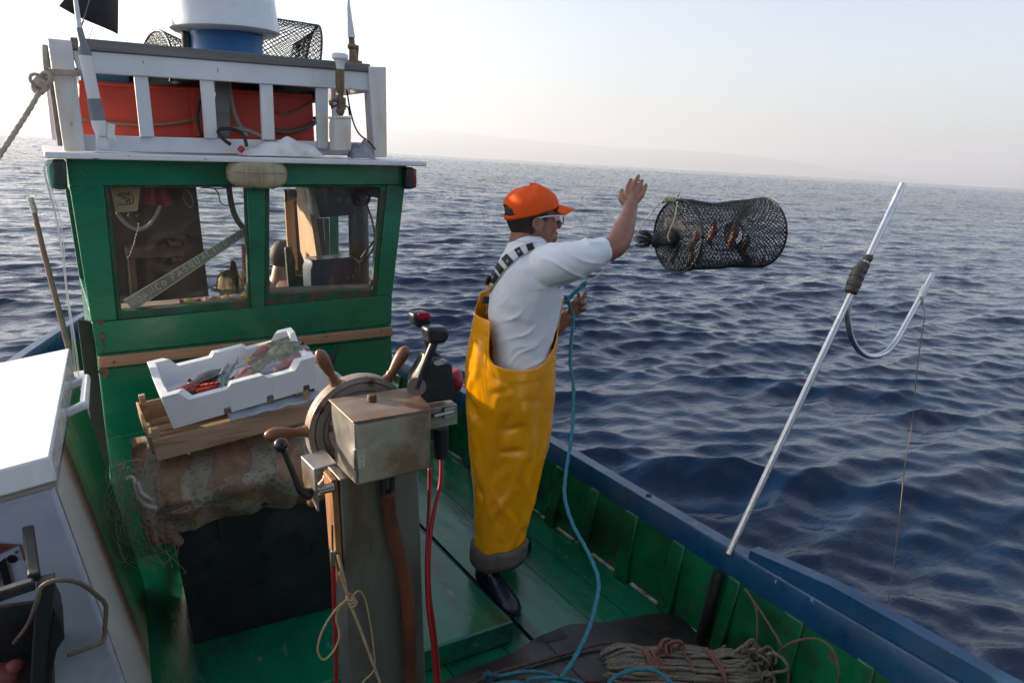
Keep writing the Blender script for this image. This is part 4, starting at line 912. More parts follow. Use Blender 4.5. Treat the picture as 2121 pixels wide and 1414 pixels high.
# dark crate in front of the cooler
YD = 1.50
M_dk = mat('dark_crate_plastic', (.018, .017, .020), .55, var=.35, vscale=6, bump=.2, stain=(.05, .045, .045), samt=.4)
dk = thing('fish_crate', 'dark plastic crate with a corner upright, in front of the white cooler', 'crate', P(90, 1400, y=YD))
def dk_board(p4, th, nm, y0=YD): m_ = MB(); m_.prism([P(a, b, y=y0) for a, b in p4][::-1], (0, th, 0)); make(nm, m_, M_dk, dk, bevel=.004)
dk_board([(78, 1208), (116, 1198), (108, 1262), (84, 1500), (58, 1500), (72, 1262)], .03, 'upright')
a, b = P(84, 1204, y=YD), P(-200, 1300, y=YD)
m_ = MB(); m_.bar(a + Vector((-.01, .01, -.006)), b + Vector((0, .01, 0)), .022, .022); m_.bar(a + Vector((-.01, .02, .0)), a + Vector((-.02, .20, .02)), .022, .022); make('rim', m_, M_dk, dk, bevel=.004)
m_ = MB(); m_.prism([P(110, 1258, y=YD + .02), P(128, 1290, y=YD + .02), P(134, 1322, y=YD + .02), P(118, 1345, y=YD + .02), P(84, 1500, y=YD + .02), P(80, 1500, y=YD + .02)][::-1], (0, .12, 0)); make('side_panel', m_, M_dk, dk, bevel=.006)
dk_board([(-90, 1268), (76, 1246), (68, 1500), (-90, 1500)], .012, 'back_panel', YD + .10)
m_ = MB(); fl = P(40, 1380, y=YD + .12); m_.box((fl.x - .25, fl.y + .02, fl.z - .05), (.62, .30, .02)); m_.box((fl.x - .25, fl.y + .17, fl.z + .06), (.62, .015, .22)); make('crate_floor', m_, M_dk, dk, bevel=.004)
m_ = MB(); c = P(4, 1398, y=YD + .045); m_.ellipsoid(c, (.035, .03, .022), rotm('Y', .5), 20, 12); m_.ellipsoid(c + Vector((.022, 0, .012)), (.018, .018, .014), None, 16, 10)
o = make('buoy_lump', m_, mat('dull_red_rubber', (.20, .04, .035), .6, var=.3, bump=.2), smooth=180); o.name = 'small_float'; tag(o, 'small dull red float lying inside the dark crate at the lower left', 'float')
m_ = MB(); m_.tube(spline([P(30, 1330, y=YD + .08), P(60, 1290, y=YD + .03), P(78, 1240, y=YD - .012), P(85, 1215, y=YD - .014), P(120, 1201, y=YD - .012), P(165, 1207, y=YD + .02), P(205, 1236, y=YD + .08), P(219, 1255, y=YD + .09), P(217, 1300, y=YD + .09), P(214, 1325, y=YD + .08), P(190, 1338, y=YD + .06), P(140, 1356, y=YD + .05)], 8), .0048, 9, twist=(3, .02, .1), step=.004)
o = make('mooring_loop', m_, mat('grimy_cord', (.16, .12, .085), .8, var=.25, bump=.2), smooth=180); tag(o, 'grimy cord looped over the dark crate by the white cooler', 'rope')
# bamboo rod, monofilament, things on the port side deck
m_ = MB(); rodp = [P(64, 412, y=3.9), P(90, 520, y=3.9), P(118, 628, y=3.9), P(146, 735, y=3.9)]; e = rodp[-1] + (rodp[-1] - rodp[-2]) * 2.2
rod = thing('fishing_rod', 'thin brown cane rod with a white taped tip, standing left of the wheelhouse', 'rod', e)
m_.tube(rodp + [e], [.0105, .012, .013, .014, .016], 10); make('cane', m_, mat('cane', (.26, .17, .14), .6, var=.2, vscale=20), rod)
m_ = MB(); m_.tube([P(62, 409, y=3.9), P(72, 440, y=3.9)], .0135, 10); make('tape', m_, mat('white_tape', (.62, .60, .56), .7, wear=(.1, .09, .08), wamt=.4, wscale=60), rod)
m_ = MB(); m_.tube(spline([P(64, 412, y=3.9), P(58, 405, y=3.9), P(50, 407, y=3.9)], 5), .0022, 6); make('wire_hook', m_, M_chrome, rod)
m_ = MB()
for k in range(9):
    j = rnd.uniform(-6, 6); m_.tube(spline([P(96 + k * 1.5, 333, y=2.95), P(90 + k + j * .5, 355 + k, y=2.94), P(118 + j * .4 + k, 470, y=3.0), P(138 + j * .3, 600, y=3.05), P(152 + j * .6, 700, y=3.1), P(162 + j, 790 + k * 3, y=3.1)], 7), .0009, 4)
o = make('fishing_line', m_, mat('clear_line', (.75, .74, .72), .2, bump=0), smooth=180); tag(o, 'bundle of clear fishing line hanging from the left corner of the roof', 'fishing line')
fd = thing('fender', 'small blue fender with a white cap, in the gap left of the wheelhouse', 'fender', P(176, 800, y=3.8))
m_ = MB(); c = P(176, 800, y=3.8); m_.lathe([(0, -.12), (.05, -.11), (.065, -.05), (.065, .02), (.06, .03)], c, (0, 0, 1), 20); make('fender_body', m_, mat('navy_fender', (.02, .05, .12), .4), fd)
m_ = MB(); m_.lathe([(.062, .028), (.066, .03), (.064, .065), (0, .075)], c, (0, 0, 1), 20); make('fender_cap', m_, M_white, fd)
m_ = MB()
for k in range(9): m_.torus(P(186, 845, y=3.6) + Vector((0, 0, k * .012 - .03)), (rnd.uniform(-.2, .2), rnd.uniform(-.2, .2), 1), .075 + rnd.uniform(-.01, .01), .008, 28, 6)
o = make('rope_coil', m_, mat('pale_coil', (.35, .30, .24), .8, var=.3), smooth=180); tag(o, 'pale rope coil on the side deck left of the wheelhouse', 'rope')
m_ = MB(); m_.ellipsoid(P(200, 905, y=3.3), (.04, .06, .09), None, 16, 10); m_.lathe([(.02, 0), (.02, .04), (0, .045)], P(200, 880, y=3.3), (0, 0, 1), 12)
o = make('yellow_bottle', m_, mat('yellow_plastic', (.62, .42, .02), .4, bump=.05), smooth=60); tag(o, 'small yellow plastic bottle low in the gap left of the wheelhouse', 'bottle')

# ------------------------------------------------------------------ on the roof
rc = thing('red_crate', 'large red plastic crate behind the white roof railing', 'crate', (.63, 3.4, 1.79))
M_redc = mat('red_crate_plastic', (.55, .055, .032), .5, var=.18, vscale=3, bump=.12, bscale=40, wear=(.55, .40, .36), wamt=.05, wscale=14, stain=(.36, .035, .03), samt=.4)
yr = 3.32; a, b, c, d = P(163, 283, y=yr), P(652, 285, y=yr), P(643, 196, y=yr), P(163, 168, y=yr)
m_ = MB(); frustum_open(m_, [(a.x, yr, a.z), (b.x, yr, a.z + .01), (b.x - .02, yr + .5, a.z + .01), (a.x, yr + .5, a.z)], [(d.x, yr - .01, d.z), (c.x + .006, yr - .01, c.z), (c.x, yr + .52, c.z), (d.x, yr + .52, d.z)], .012); make('crate_shell', m_, M_redc, rc, bevel=.02, seg=3)
m_ = MB(); m_.bar(Vector((d.x - .004, yr - .016, d.z - .006)), Vector((c.x, yr - .016, c.z - .006)), .02, .016); make('rim', m_, M_redc, rc, bevel=.005)
m_ = MB(); m_.prism([P(392, 183, y=yr - .002), P(413, 186, y=yr - .002), P(424, 283, y=yr - .002), P(400, 283, y=yr - .002)][::-1], (0, -.02, 0)); make('stiffener', m_, M_redc, rc, bevel=.004)
m_ = MB(); m_.tube(spline([P(168, 246, y=yr - .03), P(215, 252, y=yr - .02), P(290, 259, y=yr - .02), P(360, 255, y=yr - .02), P(418, 245, y=yr - .02)], 8), .007, 8); o = make('crate_rope', m_, mat('brown_rope', (.24, .15, .09), .8), smooth=180); tag(o, 'brown rope sagging across the left half of the red roof crate', 'rope')
m_ = MB(); m_.tube(spline([P(566, 228, y=yr - .02), P(590, 236, y=yr - .02), P(620, 226, y=yr - .02), P(650, 208, y=yr - .02), P(664, 196, y=yr)], 8), .0045, 8); o = make('thin_rope', m_, mat('thin_grey_rope', (.20, .14, .12), .8), smooth=180); tag(o, 'thin cord hanging across the right end of the red roof crate', 'rope')
m_ = MB(); m_.tube(spline([P(566, 270, y=yr - .04), P(600, 273, y=yr - .04), P(640, 262, y=yr - .03), P(655, 250, y=yr - .02), P(652, 245, y=yr)], 8), .010, 8); o = make('thick_hose', m_, mat('grey_brown_hose', (.13, .10, .085), .6), smooth=180); tag(o, 'grey-brown hose curling round the right end of the red roof crate', 'hose')
m_ = MB(); m_.tube(spline([P(472, 160, y=yr - .10), P(476, 195, y=yr - .10), P(485, 235, y=yr - .10), P(497, 262, y=yr - .10), P(512, 284, y=yr - .12)], 8), .011, 8); m_.tube(spline([P(455, 272, y=yr - .12), P(480, 267, y=yr - .12), P(510, 270, y=yr - .12), P(540, 282, y=yr - .12)], 8), .010, 8); o = make('pale_hose', m_, mat('pale_hose', (.33, .29, .25), .6), smooth=180); tag(o, 'pale hose hanging behind the railing beside the grey brace', 'hose')
m_ = MB(); m_.tube(spline([P(418, 200, y=yr - .06), P(410, 235, y=yr - .06), P(412, 262, y=yr - .06), P(418, 283, y=yr - .06)], 6), .006, 8); o = make('black_cable', m_, M_blackm, smooth=180); tag(o, 'black cable hanging at the middle of the red roof crate', 'cable', 'black cables on the roof')
m_ = MB(); m_.tube(spline([P(478, 300, y=3.0), P(462, 288, y=3.01), P(452, 274, y=3.04), P(462, 267, y=3.05), P(490, 270, y=3.04), P(505, 282, y=3.02), P(511, 303, y=3.0)], 8), .007, 8); o = make('black_cable', m_, M_blackm, smooth=180); tag(o, 'black cable arched in front of the railing by the white plastic sheet', 'cable', 'black cables on the roof')
m_ = MB(); m_.box(P(216, 157, y=3.36), (.17, .06, .07)); o = make('blue_box', m_, mat('sky_blue_plastic', (.07, .26, .46), .5), bevel=.006); tag(o, 'small sky-blue box on the left end of the red roof crate', 'box')
# radar
rd_c = P(469, 72, y=3.40); rs = (rd_c - CAM).dot(_f) / FPX; rr = 106 * rs
rad = thing('radar_dome', 'white radar dome on a blue pedestal above the railing', 'radar', (rd_c.x, 3.40, SHZ))
prof = [(0, -.002), (rr * .62, -.002), (rr * .93, .002), (rr, .012), (rr, .022), (rr * .99, .034), (rr * .978, .050), (rr * .968, .10), (rr * .945, .18), (rr * .90, .26), (rr * .84, .35), (rr * .66, .41), (rr * .33, .44), (0, .45)]
m_ = MB(); m_.lathe(prof, rd_c, (-.05, 0, 1), 56); make('dome', m_, mat('radome_white', (.66, .70, .75), .3, var=.03, bump=.03, coat=.3), rad, smooth=50)
m_ = MB(); rr2 = 70 * rs; zb_ = SHZ - rd_c.z; m_.lathe([(0, zb_), (rr2 * .98, zb_), (rr2, zb_ + .03), (rr2 * 1.0, -.03), (rr2 * 1.06, -.002), (0, -.0015)], rd_c, (0, 0, 1), 40); make('pedestal', m_, mat('radar_blue', (.008, .115, .32), .35, var=.15, bump=.05), rad, smooth=40)
m_ = MB(); a = P(385, 85, y=3.42); m_.box(a, (.03, .04, .10)); make('cable_plug', m_, M_black, rad, bevel=.006)
m_ = MB(); m_.tube(spline([P(383, 95, y=3.42), P(388, 104, y=3.42), P(384, 112, y=3.44)], 5), .004, 6); make('cable_tail', m_, mat('orange_wire', (.4, .12, .03), .5, bump=0), rad)
# whip antenna with hinged base, left
YA = 2.97
wa = thing('whip_antenna', 'white whip antenna with grey collars on a hinged base, by the left railing post', 'antenna', P(212, 318, y=YA))
M_wp = mat('antenna_white', (.68, .69, .70), .4, var=.05, bump=.05); M_gp = mat('antenna_grey', (.17, .19, .21), .45, var=.1, bump=.05)
def seg(nm, pts, r_, m, par): m_ = MB(); m_.tube([P(a, b, y=YA) for a, b in pts], r_, 16); make(nm, m_, m, par, bevel=0)
k = .00185
seg('tube', [(151, 0 - 40), (165, 62)], [3.2 * k, 4.6 * k], M_wp, wa); seg('collar', [(164, 58), (172, 92), (174, 102), (177, 116)], [5.5 * k, 7 * k, 10 * k, 11.2 * k], M_gp, wa)
seg('tube', [(176, 115), (195, 206)], [11 * k, 11 * k], M_wp, wa); seg('collar', [(194, 205), (204, 250)], [12.2 * k, 13 * k], M_gp, wa)
seg('hinge_block', [(203, 249), (207, 262), (211, 282)], [12.5 * k, 13.5 * k, 10 * k], M_wp, wa)
m_ = MB(); m_.box(P(229, 271, y=YA + .005), (.024, .04, .05), rotm('Y', .15)); m_.tube([P(236, 280, y=YA - .01), P(241, 302, y=YA - .01)], [.006, .002], 8); make('locking_lever', m_, M_wp, wa, bevel=.004)
m_ = MB(); c = P(212, 298, y=YA); m_.tube([c + Vector((0, -.02, 0)), c + Vector((0, .02, 0))], .019, 20); make('pivot', m_, M_white_rust, wa)
m_ = MB(); m_.box((c.x, c.y + .005, ROOFZ(c.x) + .03), (.035, .03, .06)); m_.box((c.x + .03, c.y, ROOFZ(c.x) + .004), (.11, .07, .008)); make('foot', m_, M_white, wa, bevel=.003)
# mushroom antenna on a ratchet, right
YG = 2.97
ga = thing('satellite_antenna', 'white mushroom antenna on a bronze ratchet, on a white block by the railing', 'antenna', P(710, 312, y=YG))
m_ = MB(); c = P(704.5, 122, y=YG); g = 17.5 * .00190; m_.lathe([(0, -.003), (g * .8, -.006), (g, .0), (g, .014), (g * .85, .020), (0, .022)], c, (0, 0, 1), 28); m_.lathe([(g * .5, -.045), (g * .55, -.02), (g * .75, -.006), (0, -.004)], c, (0, 0, 1), 24); make('cap', m_, M_wp, ga, smooth=40)
M_bz = mat('bronze_fitting', (.16, .105, .065), .5, metal=.5, var=.3, vscale=25, bump=.2, wear=(.35, .28, .2), wamt=.2, wscale=40)
m_ = MB(); m_.tube([P(704, 144, y=YG), P(704, 172, y=YG), P(705, 193, y=YG)], [.0185, .019, .0165], 18); make('stem', m_, M_bz, ga)
m_ = MB(); m_.tube([P(706, 192, y=YG), P(706, 240, y=YG)], .011, 12); m_.box(P(707, 215, y=YG), (.03, .035, .05)); m_.ellipsoid(P(705, 230, y=YG), (.018, .02, .018)); m_.tube([P(690, 207, y=YG), P(702, 209, y=YG)], .008, 10); m_.ellipsoid(P(686, 214, y=YG), (.010, .012, .014)); make('ratchet', m_, M_bz, ga, bevel=.003)
m_ = MB(); m_.prism([P(695, 242, y=YG - .02), P(728, 242, y=YG - .02), P(727, 312, y=YG - .02), P(695, 312, y=YG - .02)][::-1], (0, .075, 0)); m_.prism([P(693, 241, y=YG - .024), P(729, 241, y=YG - .024), P(729, 246, y=YG - .024), P(693, 246, y=YG - .024)][::-1], (0, .083, 0)); make('block', m_, M_white, ga, bevel=.003)
m_ = MB(); m_.tube(spline([P(718, 186, y=YG + .02), P(728, 240, y=YG + .02), P(742, 275, y=YG + .03), P(765, 295, y=YG + .03), P(778, 310, y=YG)], 8), .0035, 6); m_.tube(spline([P(686, 224, y=YG + .06), P(700, 218, y=YG + .03), P(720, 222, y=YG + .03), P(724, 240, y=YG + .03)], 8), .004, 6); setp(make('lead', m_, M_blackm, smooth=180), ga)
# tapered whip on bronze mount, right
YB2 = 3.15; wb = thing('whip_antenna', 'white tapered whip antenna on a bronze mount, right end of the grey shelf board', 'antenna', P(733, 132, y=YB2))
m_ = MB(); m_.tube([P(720, -30, y=YB2), P(722, 10, y=YB2), P(725, 45, y=YB2), P(728, 78, y=YB2)], [.005, .0065, .011, .0165], 16); make('tube', m_, M_wp, wb)
m_ = MB(); m_.tube([P(728, 78, y=YB2), P(729, 92, y=YB2)], .013, 12); m_.ellipsoid(P(729, 97, y=YB2), (.02, .02, .018)); m_.tube([P(722, 95, y=YB2), P(742, 99, y=YB2)], .010, 10); m_.tube([P(730, 98, y=YB2), P(733, 128, y=YB2)], [.014, .022], 12); m_.tube([P(741, 98, y=YB2), P(739, 126, y=YB2)], .006, 8); m_.box(P(733, 130, y=YB2), (.06, .05, .016)); make('mount', m_, M_bz, wb, bevel=.003)
# white sheet and grey bag
def crumple(fn, nu, nv, nm, m, lb, cat, th=.002): mb = MB(); mb.sheet(fn, nu, nv); o = make(nm, mb, m, smooth=60, solid=th); tag(o, lb, cat); return o
sh0, sh1 = P(505, 316, y=2.96), P(671, 318, y=2.96)
def white_sheet(u, v):
    x = sh0.x + (sh1.x - sh0.x) * u; base = ROOFZ(x) + .006; h = np.interp(u, [0, .12, .3, .45, .6, .75, .9, 1], [.0, .02, .05, .055, .078, .06, .045, .02])
    z = base + h * math.sin(min(1, v * 1.15) * math.pi * .62) + .010 * mnoise.noise(Vector((u * 9, v * 5, 2))) * v
    return (x + .012 * mnoise.noise(Vector((u * 6, v * 3, 7))), 2.955 + .11 * v + .02 * mnoise.noise(Vector((u * 5, v * 2, 9))), max(base, z))
crumple(white_sheet, 46, 16, 'plastic_sheet', mat('white_plastic_sheet', (.74, .74, .72), .4, var=.04, bump=.1, stain=(.5, .4, .28), samt=.25), 'crumpled white plastic sheet on the roof edge at the foot of the railing', 'plastic sheet')
gb0, gb1 = P(728, 320, y=2.98), P(778, 322, y=2.98)
def grey_bag(u, v):
    a = u * math.pi; x = gb0.x + (gb1.x - gb0.x) * (u + .12 * v * math.sin(3 * u)); base = ROOFZ(x) + .005
    return (x, 2.97 + .06 * v + .02 * mnoise.noise(Vector((u * 5, v * 4, 1))), base + (.075 * math.sin(a) ** .6 + .028 * mnoise.noise(Vector((u * 4, v * 3, 5)))) * math.sin(min(1, v + .02) * math.pi * .6))
crumple(grey_bag, 22, 14, 'grey_cloth', mat('grey_rag', (.30, .31, .34), .7, var=.12, bump=.1), 'crumpled grey rag at the foot of the right railing post', 'rag')
m_ = MB(); m_.lathe([(0, 0), (.012, 0), (.012, .018), (.009, .024), (0, .025)], P(496, 314, y=2.955), (.6, 0, .8), 14); o = make('bottle_cap', m_, M_red, smooth=40); tag(o, 'small red cap lying at the left tip of the white plastic sheet', 'cap')
# black flag
yf = 3.7
fg = thing('flag', 'black flag hanging at the top left above the railing', 'flag', P(190, 60, y=yf))
F4 = [P(122, 13, y=yf), P(243, 73, y=yf), P(246, -60, y=yf), P(180, -60, y=yf)]
def flagp(u, v): p = (F4[0] * (1 - u) + F4[1] * u) * (1 - v) + (F4[3] * (1 - u) + F4[2] * u) * v; return tuple(p + Vector((0, .03 * math.sin(u * 5 + v * 2), 0)))
m_ = MB(); m_.sheet(flagp, 24, 16); make('flag_cloth', m_, mat('black_flag', (.016, .016, .02), .8, var=.3, bump=.1), fg, solid=.002, smooth=180)
m_ = MB(); m_.tube([P(204, -60, y=yf - .02), P(173, 40, y=yf - .02), P(158, 84, y=yf - .02)], .0022, 6); m_.tube([P(174, 43, y=yf), P(160, 80, y=yf)], .0015, 5); m_.tube([P(193, 55, y=yf), P(183, 85, y=yf)], .0015, 5); make('flag_line', m_, M_grey_wood, fg)
# mooring rope tied to the left post
M_moor = mat('worn_mooring_rope', (.40, .33, .26), .8, var=.25, vscale=40, bump=.3, bscale=200, bdist=.001)
m_ = MB(); ym = 3.0
for k in range(3): m_.tube(spline([P(97, 150 + k * 4, y=ym + .03), P(110, 147 + k * 3, y=ym - .005), P(140, 149 + k * 2, y=ym - .008), P(160, 150 + k * 2, y=ym), P(163, 148 + k * 2, y=ym + .07), P(140, 144 + k, y=ym + .09), P(100, 146 + k * 3, y=ym + .09), P(97, 150 + k * 4, y=ym + .03)], 6), .008, 9)
for k in range(5): m_.torus(P(96 - k * 4, 162 + k * 5, y=ym - .005), (rnd.uniform(-.6, .6), -.7, rnd.uniform(-.6, .6)), .018, .0085, 18, 7)
m_.torus(P(75, 165, y=ym), (.2, -1, .2), .018, .006, 20, 7); m_.torus(P(84, 182, y=ym), (-.3, -1, .3), .014, .007, 20, 7)
m_.tube(spline([P(84, 186, y=ym), P(62, 225, y=ym - .05), P(30, 275, y=ym - .12), P(-10, 335, y=ym - .22), P(-80, 440, y=ym - .4), P(-160, 560, y=ym - .6)], 8), .0085, 10, twist=(3, .03, .12), step=.005)
m_.tube(spline([P(92, 95, y=ym + .02), P(93, 120, y=ym), P(96, 150, y=ym)], 6), .008, 9)
o = make('mooring_rope', m_, M_moor, smooth=180); tag(o, 'worn mooring rope knotted round the left railing post', 'rope')
# bulkhead lamp, navigation lights
yl = WF - .002
lamp = thing('bulkhead_lamp', 'cream oblong bulkhead lamp under the roof edge between both windows', 'lamp', P(533, 360, y=yl))
m_ = MB(); lc = P(533.5, 360, y=yl - .03); hw = 60.5 * (lc - CAM).dot(_f) / FPX; hh = 30 * (lc - CAM).dot(_f) / FPX
def stad(k, n=40):
    out = []
    for a in np.linspace(0, 2 * math.pi, n + 1)[:-1]:
        ca, sa_ = math.cos(a), math.sin(a); out.append((math.copysign(abs(ca) ** .62, ca) * hw * k, math.copysign(abs(sa_) ** .75, sa_) * hh * k))
    return out
m_.rings([[Vector((lc.x + x, yl + dy, lc.z + z)) for x, z in stad(k)] for k, dy in ((.97, 0), (1, -.012), (1.0, -.035), (.95, -.055), (.80, -.068), (.45, -.074))]); make('diffuser', m_, mat('yellowed_diffuser', (.40, .35, .235), .3, var=.12, vscale=7, bump=.05, stain=(.30, .24, .14), samt=.4), lamp, smooth=50)
m_ = MB()
for u in (-.45, 0.02, .5): m_.tube(spline([Vector((lc.x + hw * u, yl - d, lc.z + hh * v)) for v, d in ((1.02, .02), (.85, .066), (.3, .078), (-.3, .078), (-.85, .066), (-1.02, .02))], 4), .0018, 6)
m_.tube(spline([Vector((lc.x + hw * u, yl - d, lc.z + hh * .12)) for u, d in ((-1.0, .03), (-.8, .07), (0, .08), (.8, .07), (1.0, .03))], 5), .0018, 6)
make('wire_guard', m_, mat('guard_wire', (.42, .38, .28), .5, metal=.3, bump=0), lamp)
def navlight(px, w_, lens_side, lcol, lb):
    p4 = px; root = thing('navigation_light', lb, 'navigation light', P(px[0][0], px[0][1], y=2.98), 'navigation lights at the roof corners')
    m_ = MB(); m_.prism([P(a, b, y=2.95) for a, b in p4[0:4]][::-1], (0, .09, 0)); make('light_body', m_, M_black if lens_side > 0 else mat('dark_green_box', (.02, .045, .035), .35), root, bevel=.012, seg=3)
    m_ = MB(); m_.prism([P(a, b, y=2.962) for a, b in p4[4:8]][::-1], (0, .075, 0)); make('lens', m_, lcol, root, bevel=.008, seg=3); return root
navlight([(842, 346), (860, 347), (860, 391), (842, 393), (855, 350), (864, 350), (864, 389), (855, 390)], 20, 1, mat('red_lens', (.30, .006, .02), .15, bump=0, coat=.5), 'red navigation light under the right corner of the roof')
navlight([(104, 331), (137, 331), (141, 393), (110, 393), (93, 332), (112, 332), (117, 390), (103, 391)], 30, -1, mat('green_lens', (.03, .30, .24), .12, bump=0, coat=.5), 'green navigation light under the left corner of the roof')

# ------------------------------------------------------------------ inside the wheelhouse
yi = WF + .09
m_ = MB(); m_.prism([P(228, 386, y=yi), P(291, 386, y=yi), P(285, 437, y=yi), P(240, 441, y=yi)][::-1], (0, .002, 0)); card = make('card', m_, mat('buff_card', (.50, .36, .20), .8, var=.1, bump=.05), smooth=0); tag(card, 'buff card with an ink horse head sketch inside the top left of the left window', 'card')
m_ = MB(); strokes = [[(243, 404), (253, 400), (262, 401), (268, 398), (274, 404), (277, 412), (275, 420), (270, 422), (268, 417), (272, 411)], [(246, 407), (256, 404), (266, 405), (270, 410)], [(250, 411), (260, 409), (266, 412), (264, 418)], [(262, 400), (266, 404), (268, 400)], [(244, 424), (252, 423), (258, 424), (270, 423)], [(248, 403), (258, 407), (268, 414)], [(255, 412), (262, 415), (262, 422)]]
for st in strokes: m_.tube(spline([P(a, b, y=yi - .0015) for a, b in st], 5), .0016, 5)
setp(make('ink_sketch', m_, mat('ink', (.03, .02, .02), .7, bump=0)), card)
yi2 = WF + .14
m_ = MB(); m_.sheet(lambda u, v: tuple(P(300 + 46 * u - (6 - 18 * (u - .5)) * v + 10 * v, 386 + (46 - 24 * abs(u - .6)) * v, y=yi2 + .02 * math.sin(u * 14))), 20, 10); o = make('red_cloth', m_, mat('red_cloth', (.36, .035, .04), .8, var=.25), solid=.003, smooth=180); tag(o, 'red cloth hanging inside the left window next to the card', 'cloth')
m_ = MB(); m_.tube(spline([P(243, 440, y=yi2), P(262, 464, y=yi2), P(284, 475, y=yi2), P(306, 468, y=yi2), P(322, 448, y=yi2), P(332, 425, y=yi2)], 7), .007, 8); o = make('white_hose', m_, mat('dirty_white_hose', (.36, .30, .25), .6), smooth=180); tag(o, 'dirty white hose looped below the card inside the left window', 'hose')
m_ = MB(); m_.tube(spline([P(383, 388, y=yi2 + .3), P(380, 410, y=yi2 + .3), P(390, 428, y=yi2 + .3), P(400, 424, y=yi2 + .3), P(396, 405, y=yi2 + .3), P(386, 392, y=yi2 + .3)], 6), .004, 6)
o = make('cord_loop', m_, mat('grey_cord', (.25, .22, .2), .7), smooth=180); tag(o, 'small cord loop hanging on the dark board inside the left window', 'cord')
m_ = MB(); m_.tube(spline([P(262, 436, y=yi2 + .1), P(280, 437, y=yi2 + .1), P(290, 441, y=yi2 + .1), P(282, 452, y=yi2 + .1), P(266, 444, y=yi2 + .1)], 6), .012, 7, flat=.4); o = make('dark_rag', m_, mat('dark_rag', (.10, .07, .06), .9), smooth=180); tag(o, 'dark rag hanging just under the card inside the left window', 'rag')
# chain of droplets / bead string
bd_ = thing('bead_string', 'string of small bright beads hanging inside the left window', 'bead string', P(284, 470, y=WF + .06))
m_ = MB(); pts_ = [(287, 464), (286, 470), (284.5, 478), (282, 486), (280, 493), (278.5, 500), (277, 506), (275, 511), (273, 516), (271, 522), (268.5, 528), (265, 533)]
for a, b in pts_: m_.ellipsoid(P(a, b, y=WF + .06), (.0028,) * 3, None, 8, 5)
m_.tube([P(a, b, y=WF + .06) for a, b in pts_], .0007, 4)
make('beads', m_, mat('bright_bead', (.85, .84, .8), .25, bump=0), bd_, smooth=180)
# lettered strip leaning behind the left pane
ys_ = WF + .055
s4 = [P(256, 622, y=ys_), P(508, 470, y=ys_ + .004), P(508, 489, y=ys_ + .004), P(277, 643, y=ys_)]
strip = thing('lettered_strip', 'pale clear strip scratched with capital letters, leaning across the left window', 'strip', s4[0])
M_strip = mat('greenish_acrylic', (.25, .26, .21), .35, var=.1, bump=.08, stain=(.19, .18, .14), samt=.4)
m_ = MB(); m_.prism(s4[::-1], (0, .005, 0)); make('strip_body', m_, M_strip, strip, bevel=.001)
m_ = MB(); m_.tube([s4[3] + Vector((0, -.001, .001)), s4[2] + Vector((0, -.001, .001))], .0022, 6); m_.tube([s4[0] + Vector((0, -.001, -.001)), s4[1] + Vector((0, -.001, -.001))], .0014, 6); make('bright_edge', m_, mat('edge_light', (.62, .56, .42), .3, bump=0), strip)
GL = {'J': [[(.6, 1), (.6, .25), (.4, 0), (.15, .1), (.05, .3)]], 'A': [[(0, 0), (.4, 1), (.8, 0)], [(.15, .4), (.65, .4)]], 'N': [[(0, 0), (.05, 1), (.65, 0), (.7, 1)]], 'C': [[(.7, .85), (.4, 1), (.1, .7), (.05, .3), (.3, 0), (.7, .12)]],
      'O': [[(.35, .85), (.1, .6), (.15, .15), (.4, .05), (.65, .3), (.6, .7), (.35, .85)]], 'P': [[(.05, 0), (.1, 1), (.55, .95), (.65, .7), (.5, .5), (.1, .45)]], 'S': [[(.65, .9), (.3, 1), (.1, .75), (.55, .45), (.6, .15), (.25, 0), (.05, .15)]],
      'Q': [[(.35, .95), (.1, .7), (.1, .2), (.4, .05), (.65, .3), (.62, .75), (.35, .95)], [(.4, .3), (.75, -.05)]], 'U': [[(.05, 1), (.08, .25), (.3, 0), (.6, .2), (.65, 1)]], 'L': [[(.1, 1), (.08, .02), (.75, .08)]], 'I': [[(.2, 1), (.2, 0)]]}
su = (s4[2] - s4[3]).normalized(); sn = Vector((0, -1, 0)); sv = su.cross(Vector((0, 1, 0))) * -1
if sv.z < 0: sv = -sv
m_ = MB(); ch = .026; pos = .035
LW = (s4[2] - s4[3]).length
for wd_ in ('JANCO', 'PASQUALINO'):
    for c_ in wd_:
        for st in GL[c_]:
            m_.tube([s4[3] + su * (pos + x * .024) + sv * (.012 + y_ * ch) + Vector((0, -.0008, 0)) for x, y_ in st], .0018, 5)
        pos += .0125 + (.008 if c_ == 'I' else .0155)
    pos += .016
make('letters', m_, mat('scratched_white', (.66, .66, .6), .6, bump=0), strip)
m_ = MB(); p = P(487, 493, y=ys_ - .001); m_.lathe([(0, -.002), (.005, -.002), (.005, .001), (0, .001)], p, (0, -1, 0), 12); make('screw', m_, M_chrome, strip)
